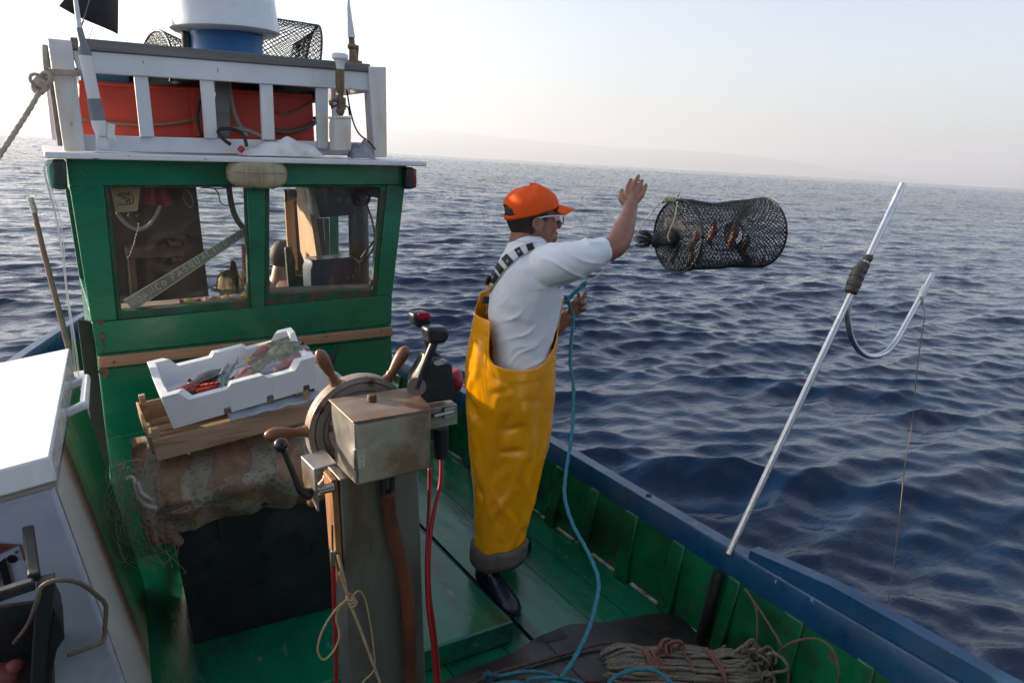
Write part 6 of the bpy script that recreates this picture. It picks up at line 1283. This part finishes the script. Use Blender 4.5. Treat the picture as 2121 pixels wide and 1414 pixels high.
# trousers
top_pts = [(960, 650), (985, 650), (1004, 651), (1007, 655), (1009, 700), (1014, 722), (1024, 733), (1050, 739), (1083, 741), (1110, 738), (1128, 727), (1142, 707), (1150, 680), (1154, 660), (1180, 640)]
NC, NR = 120, 110
cols = []
def crease(px, py):
    d_ = 0
    for (x0, y0, x1, y1, w_, am) in CR:
        dx, dy = x1 - x0, y1 - y0; L2 = dx * dx + dy * dy; t = max(0, min(1, ((px - x0) * dx + (py - y0) * dy) / L2)); dd = math.hypot(px - x0 - t * dx, py - y0 - t * dy)
        d_ += 1.7 * am * math.exp(-(dd / (w_ * .9)) ** 2) * (.35 + .65 * math.sin(math.pi * min(1, max(0, t * .9 + .05))))
    return d_
CR = [(1050, 840, 1010, 1010, 9, -.006), (1095, 780, 1075, 1000, 13, .004), (1120, 850, 1085, 1090, 8, -.005), (1040, 760, 1030, 880, 12, .004), (972, 800, 990, 755, 7, .006), (970, 815, 992, 850, 10, -.010), (980, 870, 992, 845, 6, .006), (1010, 725, 1035, 760, 8, -.005), (1025, 790, 1062, 775, 7, -.005), (1040, 765, 1055, 790, 8, .005), (1045, 865, 1082, 850, 6, -.005), (1040, 912, 1080, 905, 7, -.008), (1077, 912, 1066, 985, 7, .008), (1066, 985, 1020, 1050, 8, .008),
      (1052, 920, 1030, 960, 10, -.006), (1128, 770, 1105, 870, 9, -.005), (1120, 800, 1095, 920, 7, .004), (990, 1000, 1004, 1022, 6, -.008), (1004, 1024, 1014, 1008, 5, .006), (1012, 1020, 987, 1090, 6, .007), (1000, 1040, 990, 1100, 8, -.006), (1090, 1080, 1060, 1130, 9, -.005), (1035, 1075, 1010, 1130, 10, .004), (985, 930, 1000, 985, 8, .005), (1075, 800, 1070, 890, 14, .004), (1110, 930, 1080, 1020, 9, .005), (1125, 700, 1148, 720, 6, -.004), (995, 700, 990, 760, 8, .006), (1062, 1030, 1085, 1090, 9, -.005)]
mt_ = MB(); grid_ = []
for j in range(NC):
    a = 2 * math.pi * j / NC
    c, hw, hd, cx, hx = TF(740); pxs = cx + hx * math.cos(a)
    near = -math.sin(a) < 0            # sin>0 : towards the camera
    if math.sin(a) >= 0: pt = float(np.interp(pxs, [p[0] for p in top_pts], [p[1] for p in top_pts]))
    else: pt = 612
    col = []
    for k in range(NR + 1):
        t = k / NR; py = 1150 + (pt - 1150) * t
        c, hw, hd, cx, hx = TF(py); ca, sa = math.cos(a), math.sin(a)
        n_ = (SV * (ca / hw) - NV * (sa / hd)).normalized(); p = c + SV * hw * ca - NV * hd * sa
        px_ = cx + hx * ca; dsp = 0
        if sa > -.1: dsp += crease(px_, py)
        dsp += .006 * mnoise.noise(Vector((p.x * 11, p.y * 11, p.z * 2.2))) + .0025 * mnoise.noise(Vector((p.x * 26 + p.z * 5, p.y * 26, p.z * 6)))
        q_ = Vector((p.x * 7 + p.z * 3.5, p.y * 7 - p.z * 2.0, p.z * 2.6)); rdg = (1 - min(1, abs(mnoise.noise(q_)) * 3.2)) ** 2
        dsp += rdg * .0062 * (.35 + .65 * math.exp(-((py - 960) / 120) ** 2)) - .0015
        q_ = Vector((p.x * 10 - p.z * 4.5, p.y * 10 + 3, p.z * 3.4)); dsp -= (1 - min(1, abs(mnoise.noise(q_)) * 3.6)) ** 2 * .0040
        dsp *= min(1, .25 + (py - pt) / 60) * (1 - .12 * abs(ca))
        if py < pt + 23: dsp += .0022
        elif py < pt + 26: dsp -= .001
        col.append(p + n_ * dsp)
    grid_.append(col)
mt_.rings([[grid_[j][k] for j in range(NC)] for k in range(NR + 1)], True, False, False)
M_yel = mat('yellow_oilskin', (.90, .36, .003), .25, var=.06, vscale=7, bump=.12, bscale=16, bdist=.006, stain=(.82, .30, .004), samt=.2, wear=(.30, .12, .02), wamt=.02, wscale=30, coat=.2)
make('trousers', mt_, M_yel, person, smooth=180, solid=.003)
# second leg, behind the first
hipc = TF(900)[0] + NV * .05; lf = Vector((1.665, 2.40, 0))
m_ = MB(); m_.tube(spline([hipc + Vector((.02, .02, .05)), hipc.lerp(lf, .45) + Vector((.015, .03, .02)), hipc.lerp(lf, .75), lf + Vector((-.01, .0, .16))], 8), lerpl([.13, .105, .092, .085], 8), 24); make('trouser_leg', m_, M_yel, person, smooth=180)
M_cuff = mat('grey_lining_cuff', (.12, .10, .085), .8, var=.3, vscale=14, bump=.3)
m_ = MB(); rg = []
for py, k in ((1160, 1.07), (1161, 1.12), (1150, 1.125), (1136, 1.11), (1125, 1.105), (1124, 1.0)):
    c, hw, hd, cx, hx = TF(min(1178, py)); c = Pn(cx, py - 4, -.06)
    rg.append([c + SV * hw * k * math.cos(a) - NV * hd * k * math.sin(a) + SV * (.003 * math.sin(3 * a + 1)) - NV * (.003 * math.sin(2 * a)) + Vector((0, 0, .009 * math.sin(a * 2 + .6) + .010 * math.cos(a) + .004 * math.sin(5 * a))) for a in np.linspace(0, 2 * math.pi, 49)[:-1]])
m_.rings(rg, True, False, False); make('cuff', m_, M_cuff, person, smooth=180, solid=.004)
m_ = MB(); m_.tube([lf + Vector((-.01, 0, .21)), lf + Vector((-.008, 0, .125))], [.09, .088], 24); make('cuff', m_, M_cuff, person, smooth=180)
# boots
M_boot = mat('navy_rubber_boot', (.008, .011, .024), .32, var=.3, bump=.1, stain=(.03, .035, .05), samt=.3)
def boot(heel, toe, z0, lab=None):
    heel = Vector(heel); toe = Vector(toe); f_ = (toe - heel).normalized(); s_ = Vector((-f_.y, f_.x, 0)); L_ = (toe - heel).length
    mb = MB(); rg = []
    for t, w_, h_, zc in ((-.01, .028, .05, .055), (.03, .036, .09, .09), (.15, .040, .17, .16), (.30, .040, .15, .13), (.42, .040, .10, .085), (.55, .044, .08, .066), (.70, .050, .068, .056), (.85, .048, .058, .048), (.95, .036, .046, .04), (1.0, .018, .028, .032)):
        c = heel + f_ * (t * L_); hh = h_ / 2 if t < .5 else h_ / 2
        top = z0 + zc + hh * .62
        ring = []
        for a in np.linspace(0, 2 * math.pi, 25)[:-1]:
            x = math.copysign(abs(math.cos(a)) ** .8, math.cos(a)) * w_; z = math.sin(a)
            zz = z0 + .012 + (top - z0 - .012) * (z * .5 + .5); ring.append(c + s_ * x * (1 - .25 * max(0, z)) + Vector((0, 0, zz)))
        rg.append(ring)
    mb.rings(rg); ank = heel + f_ * (.17 * L_)
    mb.tube([ank + Vector((0, 0, z0 + .06)), ank + Vector((.008, -.006, z0 + .13)), ank + Vector((.016, -.012, z0 + .19))], [.052, .058, .056], 20)
    me = remesh(mb, .006, 5); link('boot', me, M_boot, person)
    b_ = person.children[-1]; sm = MB()
    out = [heel + f_ * (t * L_) + s_ * w_ for t, w_ in ((-.02, .02), (.05, .040), (.3, .042), (.45, .040), (.7, .054), (.88, .050), (.99, .026))] + [heel + f_ * (t * L_) - s_ * w_ for t, w_ in ((.99, .026), (.88, .050), (.7, .054), (.45, .040), (.3, .042), (.05, .040), (-.02, .02))]
    sm.prism([p + Vector((0, 0, z0 + .002)) for p in out], (0, 0, .020)); so = make('boot_sole', sm, M_blackm, None, bevel=.004); setp(so, [o for o in bpy.data.objects if o.parent == person and o.name.startswith('boot') and not o.name.startswith('boot_sole')][-1])
boot((1.440, 2.240, 0), (1.432, 1.945, 0), .004)
boot((1.575, 2.445, 0), (1.80, 2.36, 0), .002)
# t-shirt
SR = sorted([(488, 1068, 1122, .060, .0), (496, 1062, 1130, .074, .0), (506, 1053, 1138, .105, .0), (520, 1045, 1148, .145, .0), (545, 1033, 1160, .172, .0), (570, 1025, 1168, .178, .0), (600, 1016, 1166, .170, .0), (640, 1012, 1158, .158, .0), (680, 1012, 1150, .145, .0), (720, 1020, 1142, .135, .0), (790, 1018, 1136, .125, .0)])
SF = rows_fn(SR)
ms_ = MB(); rg = []
for py in list(np.linspace(790, 500, 46)) + [496, 492, 488]:
    c, hw, hd, cx, hx = SF(py); rg.append([c + SV * hw * math.copysign(abs(math.cos(a)) ** .92, math.cos(a)) - NV * hd * math.copysign(abs(math.sin(a)) ** .92, math.sin(a)) for a in np.linspace(0, 2 * math.pi, 65)[:-1]])
ms_.rings(rg)
ms_.tube(spline([Pn(1108, 556, -.06), Pn(1140, 548, -.135), Pn(1175, 541, -.155), Pn(1212, 531, -.13), Pn(1243, 520, -.105), Pn(1254, 516.5, -.095)], 6), lerpl([.075, .078, .072, .064, .051, .049], 6), 28)
ms_.tube([Pn(1150, 575, -.10), Pn(1185, 562, -.12), Pn(1216, 552, -.115), Pn(1226, 545, -.11)], [.04, .040, .030, .018], 16)
ms_.tube(spline([Pn(1080, 550, .06), Pn(1078, 565, .16), Pn(1090, 605, .20), Pn(1100, 630, .215)], 6), lerpl([.09, .09, .075, .062], 6), 24)
sme = remesh(ms_, .0045, 12)
def shirt_disp(co, no):
    out = np.zeros(len(co))
    for i in range(len(co)):
        p = Vector(co[i].tolist()); px, py = proj(p); d_ = 0
        d_ += .0045 * mnoise.noise(Vector((p.x * 8, p.y * 8, p.z * 7))) + .0022 * mnoise.noise(p * 26)
        wz = 1.6 * mnoise.noise(Vector((px * .016, py * .016, 0)))
        if py > 575:                                       # drag folds running from the right side down to the left
            e = ((px - 1010) * .60 + (py - 740) * .80); k = min(1, max(0, (px - 1012) / 70)) * min(1, (py - 575) / 70)
            rg_ = (1 - abs(math.sin(e * .085 + wz))) ** 3 + .6 * (1 - abs(math.sin(e * .047 + 2 + 1.4 * wz))) ** 4
            d_ += k * .0115 * rg_ * max(0, .55 + 1.0 * mnoise.noise(Vector((px * .012 - py * .010, px * .004, 5))))
        if px > 1095 and py < 600:                         # sleeve folds from the armpit
            e = (px - 1165) * .35 - (py - 560) * .95; k = min(1, (px - 1095) / 60) * (1 if px < 1235 else max(0, (1262 - px) / 27))
            rg_ = (1 - abs(math.sin(e * .075 + wz))) ** 3
            d_ += k * .0100 * rg_ * max(0, .5 + 1.0 * mnoise.noise(Vector((px * .02, py * .006, 3))))
        out[i] = d_
    return out
displace(sme, shirt_disp)
M_shirt = mat('white_cotton', (.80, .82, .86), .85, var=.03, vscale=5, bump=.25, bscale=320, bdist=.001, spec=.2, stain=(.70, .70, .73), samt=.15)
link('t_shirt', sme, M_shirt, person)
m_ = MB(); c, hw, hd, cx, hx = SF(494); m_.rings([[SF(py)[0] + SV * (SF(py)[1] * k + .001) * math.cos(a) - NV * (SF(py)[2] * k) * math.sin(a) + Vector((0, 0, .006 * math.sin(a))) for a in np.linspace(0, 2 * math.pi, 41)[:-1]] for py, k in ((500, .99), (494, 1.06), (489, 1.04), (489, .94))], True, False, False); make('collar', m_, M_shirt, person, smooth=180, solid=.002)
# ---- body: head, arms, hands, torso and legs as one surface
hc = Pn(1106, 452, 0.005)
HF = (SV * math.cos(R(20)) + NV * math.sin(R(20))); HF = (HF + Vector((0, 0, .06))).normalized(); HL = UPV.cross(HF).normalized(); HU = HF.cross(HL)
H = lambda f, l_, u: hc + HF * f + HL * l_ + HU * u
HB = basis(HF, HL, HU)
mb = MB()
E_ = lambda c, r, rot=None: mb.ellipsoid(H(*c), r, HB @ rot if rot else HB, 24, 16)
E_((-.012, 0, .032), (.096, .075, .085)); E_((.030, 0, -.035), (.058, .060, .080)); E_((.040, 0, -.080), (.046, .046, .036)); E_((.074, 0, -.098), (.018, .022, .017))
for s in (-1, 1):
    E_((.052, s * .040, -.030), (.030, .020, .028)); E_((.060, s * .032, -.075), (.025, .018, .022))
    mb.torus(H(-.014, s * .080, -.012), HL * s + HF * .25, .021, .0065, 20, 8); E_((-.012, s * .076, -.012), (.018, .008, .026)); E_((-.004, s * .076, -.040), (.010, .007, .011))
E_((.078, 0, .020), (.020, .052, .012)); mb.tube([H(.086, 0, .010), H(.098, 0, -.012), H(.110, 0, -.030)], [.009, .011, .013], 12); E_((.101, 0, -.034), (.015, .018, .009))
E_((.086, 0, -.060), (.014, .024, .0065)); E_((.083, 0, -.073), (.014, .021, .008))
mb.tube(spline([H(-.022, 0, -.03), H(-.040, 0, -.09), Pn(1094, 512, 0), Pn(1090, 560, 0)], 6), lerpl([.060, .060, .066, .085], 6), 24)
rgb_ = []
for py in (780, 720, 660, 600, 560, 530, 512):
    c, hw, hd, cx, hx = SF(py); k = .86; rgb_.append([c + SV * hw * k * math.cos(a) - NV * hd * k * math.sin(a) for a in np.linspace(0, 2 * math.pi, 25)[:-1]])
mb.rings(rgb_)
mb.tube(spline([Pn(1062, 760, 0), Pn(1056, 860, 0), Pn(1045, 1000, -.04), Pn(1030, 1160, -.06)], 5), lerpl([.13, .11, .08, .055], 5), 18)
mb.tube([hipc, hipc.lerp(lf, .5), lf + Vector((0, 0, .12))], [.11, .08, .055], 18)
# right arm
ar = [Pn(1140, 542, -.13), Pn(1180, 537, -.145), Pn(1225, 526, -.12), Pn(1262, 516, -.085), Pn(1279, 503, -.055), Pn(1290, 478, -.02), Pn(1299, 455, .015), Pn(1304, 437, .045), Pn(1307, 424, .065)]
mb.tube(spline(ar, 6), lerpl([.06, .050, .046, .045, .046, .043, .035, .029, .028], 6), 20)
mb.ellipsoid(Pn(1262, 523, -.085), (.036, .034, .034), None, 16, 10)
kn_ = [(1297.5, 400, .098), (1308.5, 395, .103), (1319.5, 397.5, .100), (1329.5, 404, .092)]
fing = [[(1300, 388, .118), (1304, 378, .135), (1307, 370.5, .148)], [(1313, 381, .125), (1319, 371, .142), (1323.5, 362.5, .155)], [(1324, 387, .120), (1328, 379, .136), (1330.5, 372.5, .150)], [(1334, 394.5, .108), (1336.5, 388, .122), (1338.5, 381.5, .133)]]
wr = Pn(1306.5, 428, .058)
for kx, fx_ in zip(kn_, fing):
    k3 = Pn(*kx); mb.tube(spline([wr.lerp(k3, .05), wr.lerp(k3, .55), k3], 5), lerpl([.014, .0135, .0118], 5), 12)
    mb.tube(spline([k3] + [Pn(*f_) for f_ in fx_], 5), lerpl([.0108, .0094, .0086, .0066], 5), 12); mb.ellipsoid(k3, (.0118,) * 3, None, 12, 8)
mb.tube(spline([wr, Pn(1309, 412, .080), Pn(1313, 402, .095)], 4), lerpl([.024, .020, .014], 4), 14)
mb.tube(spline([Pn(1300, 424, .066), Pn(1289, 413, .085), Pn(1286, 402, .115), Pn(1289, 393, .14)], 5), lerpl([.017, .0155, .0105, .0075], 5), 12)
# left arm
al = [Pn(1078, 560, .15), Pn(1090, 610, .20), Pn(1105, 670, .225), Pn(1122, 692, .235), Pn(1150, 675, .235), Pn(1170, 660, .23), Pn(1180, 651, .228)]
mb.tube(spline(al, 6), lerpl([.055, .048, .044, .045, .042, .033, .029], 6), 20)
wl = Pn(1180, 651, .228)
lk = [(1197.5, 623, .225), (1204.5, 624.5, .235), (1210, 631, .240), (1210.5, 639, .240)]
lfg = [[(1198.5, 614, .225), (1197.5, 604.5, .225)], [(1209.5, 613, .24), (1214.5, 602.5, .245)], [(1208.5, 626.5, .205), (1203.5, 631, .195)], [(1208, 637.5, .205), (1202.5, 641, .198)]]
for kx, fx_ in zip(lk, lfg):
    k3 = Pn(*kx); mb.tube(spline([wl.lerp(k3, .1), wl.lerp(k3, .6), k3], 5), lerpl([.015, .0145, .012], 5), 12); mb.tube(spline([k3] + [Pn(*f_) for f_ in fx_], 5), lerpl([.0108, .0092, .0068], 5), 12)
mb.tube(spline([wl, Pn(1190, 641, .230), Pn(1201, 632, .232)], 4), lerpl([.024, .024, .016], 4), 14)
mb.tube(spline([Pn(1183, 645, .215), Pn(1184, 633, .195), Pn(1190, 625, .190), Pn(1196, 619, .195)], 5), lerpl([.016, .0135, .0105, .0075], 5), 12)
bme = remesh(mb, .0032, 4, .5)
link('body', bme, M_skin, person)
# eyes, lenses, hair, cap
m_ = MB()
for s in (-1, 1): m_.ellipsoid(H(.080, s * .031, .000), (.0125, .0125, .0125), None, 14, 9)
make('eyes', m_, mat('eye_white', (.6, .58, .55), .2, bump=0), person, smooth=180)
def shell(rad, cen, phi, el, noise_=0):
    ph, e = R(phi), R(el); r_ = rad; k = (1 + .42 * min(1, -el / 50.) if el < 0 else 1)
    p = Vector((cen[0] + r_[0] * math.cos(e) * math.cos(ph), cen[1] + r_[1] * math.cos(e) * math.sin(ph), cen[2] + r_[2] * k * math.sin(e)))
    return H(*p)
m_ = MB()
def hair_pt(u, v):
    phi = 66 + (294 - 66) * u; dphi = min(phi - 66, 294 - phi)
    lo = np.interp(dphi, [0, 12, 18, 26, 38, 60, 120], [-14, -22, -6, -6, -50, -70, -74]); el = lo + (34 - lo) * v
    j = .0025 * mnoise.noise(Vector((phi * .25, el * .08, 0)))
    return tuple(shell((.1015 + j, .0808 + j, .092 + j), (-.012, 0, .032), phi, el))
m_.sheet(hair_pt, 90, 26); make('hair', m_, mat('dark_short_hair', (.022, .015, .012), .6, var=.5, vscale=60, stretch=(1, 1, .3), bump=.8, bscale=220, bdist=.003), person, solid=.005, smooth=180)
M_cap = mat('orange_cap_cotton', (.82, .095, .010), .75, var=.06, vscale=9, bump=.25, bscale=260, bdist=.001, spec=.25)
m_ = MB(); nu, nv = 96, 26; vs = []; fs = []
def cap_pt(phi, v):
    lo = -7 + 15 * math.cos(R(phi)) ; el = lo + (90 - lo) * v
    sq = 1 + .045 * math.sin(R(max(0, el)) * 2) ; sm = 1 - .012 * (1 if abs((phi % 60) - 30) > 28 else 0)
    w_ = .004 * mnoise.noise(Vector((math.cos(R(phi)) * 2.2, math.sin(R(phi)) * 2.2, el * .03)))
    return shell(((.1085 + w_) * sq * sm, (.0885 + w_) * sq * sm, (.089 + w_) * (1.0 + .04 * math.cos(R(phi)))), (-.012, 0, .036), phi, el)
vs = [cap_pt(360 * i / nu, j / nv) for i in range(nu) for j in range(nv + 1)]
for i in range(nu):
    phi = 360 * (i + .5) / nu
    for j in range(nv):
        v = (j + .5) / nv; dphi = abs(phi - 180)
        if dphi < 36 and .07 < v < .07 + .24 * math.sqrt(max(0, 1 - (dphi / 36) ** 2)): continue
        i2 = (i + 1) % nu; fs.append((i * (nv + 1) + j, i2 * (nv + 1) + j, i2 * (nv + 1) + j + 1, i * (nv + 1) + j + 1))
m_.add(vs, fs); capo = make('cap', m_, M_cap, person, solid=.003, smooth=180)
m_ = MB(); m_.sheet(lambda u, v: tuple(H(.052 + .042 * math.cos((u - .5) * 2.4) + .072 * v * math.cos((u - .5) * 2.3), (u - .5) * 2 * (.072 - .012 * v * v), .050 - .020 * ((u - .5) * 2) ** 2 - .016 * v - .004 * v * v)), 26, 10); setp(make('cap_brim', m_, M_cap, None, solid=.004, smooth=180), capo)
m_ = MB(); m_.ellipsoid(H(-.012, 0, .130), (.008, .008, .004), HB, 12, 6); setp(make('cap_button', m_, M_cap, None, smooth=180), capo)
gl = thing('glasses', None, None, H(.1, 0, .0)); setp(gl, person)
m_ = MB()
for s in (-1, 1): m_.tube(spline([H(-.018, s * .083, .008), H(.02, s * .084, .014), H(.070, s * .076, .014), H(.099, s * .062, .010)], 5), .0026, 8, flat=1.0)
make('temple', m_, mat('pale_temple', (.62, .62, .60), .3, bump=0), gl)
m_ = MB()
for s in (-1, 1):
    pl_ = [H(.101 - .10 * max(0, abs(l_ * 1) - .03), s * l_, u) for l_, u in ((.010, .010), (.014, .014), (.056, .014), (.061, .009), (.060, -.014), (.054, -.019), (.017, -.019), (.011, -.013), (.010, .010))]
    m_.tube(pl_, .0022, 8)
m_.tube([H(.101, -.010, .004), H(.104, 0, .006), H(.101, .010, .004)], .002, 8); make('lens_rim', m_, mat('black_rim', (.01, .01, .012), .3, bump=0), gl)
# braces
def ribbon(pts, w_, lift, nm, m, fn=None):
    fn = fn or SF; sp = spline([Vector((a, b, 0)) for a, b in pts], 6); L_, R__ = [], []
    for i, p in enumerate(sp):
        t = (sp[min(i + 1, len(sp) - 1)] - sp[max(0, i - 1)]).normalized(); n_ = Vector((-t.y, t.x, 0)); a = p + n_ * w_ / 2; b = p - n_ * w_ / 2
        L_.append(surf(fn, a.x, a.y, lift)); R__.append(surf(fn, b.x, b.y, lift))
    mb_2 = MB(); mb_2.rings([L_, R__], False, False, False); return make(nm, mb_2, m, person, solid=.0025, smooth=180)
M_strapw = mat('white_webbing', (.66, .66, .66), .7, bump=.2, bscale=300, var=.05); M_strapb = mat('black_webbing', (.015, .015, .016), .6, bump=.2, bscale=300); M_strapy = mat('yellow_webbing', (.74, .33, .03), .6, bump=.2, bscale=300)
path = [(1000, 652), (1005, 622), (1015, 596), (1030, 570), (1050, 541), (1068, 522), (1088, 508), (1103, 502)]
ribbon(path, 15, .010, 'brace_strap', M_strapw)
for seg_, m2_, w2, lf_ in (([(999, 654), (1002, 636), (1004, 624)], M_strapb, 13, .014), ([(1003, 626), (1006, 614)], M_strapy, 15, .015), ([(1011, 606), (1021, 588)], M_strapy, 13, .014), ([(1024, 580), (1034, 563)], M_strapb, 15, .014), ([(1038, 557), (1046, 546)], M_strapb, 14, .014), ([(1052, 538), (1063, 526)], M_strapb, 16, .014), ([(1074, 517), (1083, 511)], M_strapb, 14, .014), ([(1092, 506), (1102, 502)], M_strapb, 11, .014)):
    ribbon(seg_, w2, lf_, 'strap_block', m2_)
for c_, a in (('O', (1059, 533)), ('U', (1079, 514)), ('A', (1029, 572))):
    m_ = MB(); o_ = surf(SF, a[0], a[1], .0165)
    for st in GL[c_]: m_.tube([o_ + (SV * ((x - .4) * .011) + UPV * ((y - .5) * .013)) for x, y in st], .0012, 5)
    make('strap_letter', m_, M_strapw, person)
ribbon([(1030, 574), (1016, 582), (1008, 590)], 13, .012, 'brace_strap', M_strapb); ribbon([(1022, 566), (1019, 577), (1012, 585), (1009, 592)], 9, .014, 'brace_strap', M_strapw)
m_ = MB(); p = surf(SF, 1012, 583, .016); m_.box(p, (.03, .012, .035), rotm('Y', .5)); make('buckle', m_, M_black, person, bevel=.003)
m_ = MB(); p = surf(SF, 1001, 622, .016); m_.box(p, (.03, .014, .03), rotm('Y', .2)); make('buckle', m_, M_black, person, bevel=.003)
# trap line and hand knot
rope('thin_trap_line', [Pn(1214, 587, .20), Pn(1240, 570, .22), Pn(1275, 530, .30), Pn(1310, 497, .38), Pn(1332, 465, .42), Pn(1352, 438, .46), Pn(1368, 420, .5), P(1378, 413, d=3.18)], .0028, M_trope, 'pale thin line from the flying trap passing behind the raised arm', 'line', twist=False)
m_ = MB(); m_.tube(spline([Pn(1170, 622, .17), Pn(1185, 611, .17), Pn(1200, 596, .18), Pn(1211, 586, .2)], 6), .0085, 10, twist=(3, .05, .16), step=.008); m_.tube(spline([Pn(1166, 616, .18), Pn(1170, 626, .155), Pn(1178, 621, .15), Pn(1174, 614, .17), Pn(1166, 620, .18)], 6), .0075, 9); m_.tube([Pn(1207, 591, .19), Pn(1214, 584, .2)], [.012, .010], 8)
o = make('rope_end', m_, M_brope, smooth=180); tag(o, 'knotted short blue rope end above the fisherman\'s open hand', 'rope')

# ------------------------------------------------------------------ second man, seated at the bow
yb4 = 4.75
p2 = thing('person', 'bare-shouldered man with short brown hair seen through the right window', 'person', P(592, 640, y=yb4))
hd = P(590, 536, y=yb4); m_ = MB()
f2 = Vector((.75, .62, -.15)).normalized(); l2 = UPV.cross(f2).normalized(); u2 = f2.cross(l2); B2 = basis(f2, l2, u2); H2 = lambda a, b, c: hd + f2 * a + l2 * b + u2 * c
for c, r_ in (((-.012, 0, .03), (.096, .076, .088)), ((.032, 0, -.035), (.058, .060, .08)), ((.045, 0, -.085), (.045, .045, .035)), ((.105, 0, -.03), (.014, .015, .014)), ((-.012, .08, -.012), (.018, .009, .030)), ((-.012, -.08, -.012), (.018, .009, .030)), ((.075, 0, .02), (.02, .05, .012))): m_.ellipsoid(H2(*c), r_, B2, 20, 12)
nk = H2(-.05, 0, -.16); tz = UPV
m_.tube(spline([H2(-.02, 0, -.03), H2(-.04, 0, -.1), nk + Vector((0, 0, -.05))], 5), lerpl([.058, .058, .085], 5), 18)
sh_ = nk + Vector((-.03, -.02, -.06))
for s in (-1, 1):
    a0 = sh_ + l2 * (s * .17); m_.tube(spline([sh_ + l2 * (s * .05) + Vector((0, 0, .01)), a0, a0 + Vector((.03, .03, -.17)) + l2 * (s * .03), a0 + Vector((.12, .10, -.29)), a0 + Vector((.26, .20, -.27)) - l2 * s * .03], 6), lerpl([.075, .066, .048, .043, .030], 6), 16)
    hnd = a0 + Vector((.29, .22, -.265)) - l2 * s * .04; m_.ellipsoid(hnd, (.045, .035, .02), None, 14, 8)
    for k in range(4): m_.tube(spline([hnd + l2 * ((k - 1.5) * .016), hnd + f2 * .055 + l2 * ((k - 1.5) * .018), hnd + f2 * .075 + l2 * ((k - 1.5) * .018) + Vector((0, 0, -.025))], 4), lerpl([.009, .0085, .007], 4), 8)
    m_.tube([hnd, hnd + l2 * (-s * .04) + f2 * .03], [.011, .008], 8)
m_.rings([[sh_ + Vector((0, 0, dz)) + l2 * (w_ * math.cos(a)) + f2 * (d_ * math.sin(a) + dx) for a in np.linspace(0, 2 * math.pi, 25)[:-1]] for dz, w_, d_, dx in ((-.62, .16, .13, .05), (-.45, .15, .11, .02), (-.28, .165, .115, 0), (-.12, .185, .11, -.01), (-.02, .17, .085, -.005), (.03, .09, .06, 0))])
link('body', remesh(m_, .006, 6), M_skin, p2)
m_ = MB(); st_ = sh_ + Vector((0, 0, -.60))
for s in (-1, 1): m_.tube(spline([st_ + l2 * (s * .08), st_ + l2 * (s * .12) + f2 * .40 + Vector((0, 0, .02)), st_ + l2 * (s * .12) + f2 * .46 + Vector((0, 0, -.12)), st_ + l2 * (s * .12) + f2 * .45 + Vector((0, 0, -.30))], 6), lerpl([.10, .08, .07, .055], 6), 16)
m_.ellipsoid(st_, (.19, .16, .13), B2, 18, 10); link('shorts', remesh(m_, .009, 4), mat('dark_work_trousers', (.03, .03, .04), .8, var=.2), p2)
m_ = MB()
def hp2(u, v):
    phi = 60 + 240 * u; dphi = min(phi - 60, 300 - phi); lo = np.interp(dphi, [0, 12, 20, 26, 40, 70, 120], [0, -10, 0, 0, -40, -55, -58]); el = lo + (88 - lo) * v; e = R(el); ph = R(phi); j = .004 * mnoise.noise(Vector((phi * .2, el * .1, 0)))
    return tuple(H2(-.012 + (.103 + j) * math.cos(e) * math.cos(ph), (.083 + j) * math.cos(e) * math.sin(ph), .03 + (.096 + j) * (1.2 if el < 0 else 1) * math.sin(e)))
m_.sheet(hp2, 60, 26); m_.sheet(lambda u, v: tuple(H2(-.012 + .103 * math.cos(R(40 + 50 * v)) * math.cos(R(-60 + 120 * u)), .083 * math.cos(R(40 + 50 * v)) * math.sin(R(-60 + 120 * u)), .03 + .096 * math.sin(R(40 + 50 * v)))), 24, 10)
make('hair', m_, mat('brown_hair', (.075, .042, .028), .6, var=.5, vscale=50, bump=.8, bscale=200, bdist=.003), p2, solid=.005, smooth=180)
m_ = MB(); m_.box((st_.x - .02, st_.y - .02, (st_.z - .1) / 2), (.5, .34, max(.1, st_.z - .1))); o = make('bow_locker', m_, M_green, bevel=.01); tag(o, 'green locker at the bow under the seated man', 'locker')
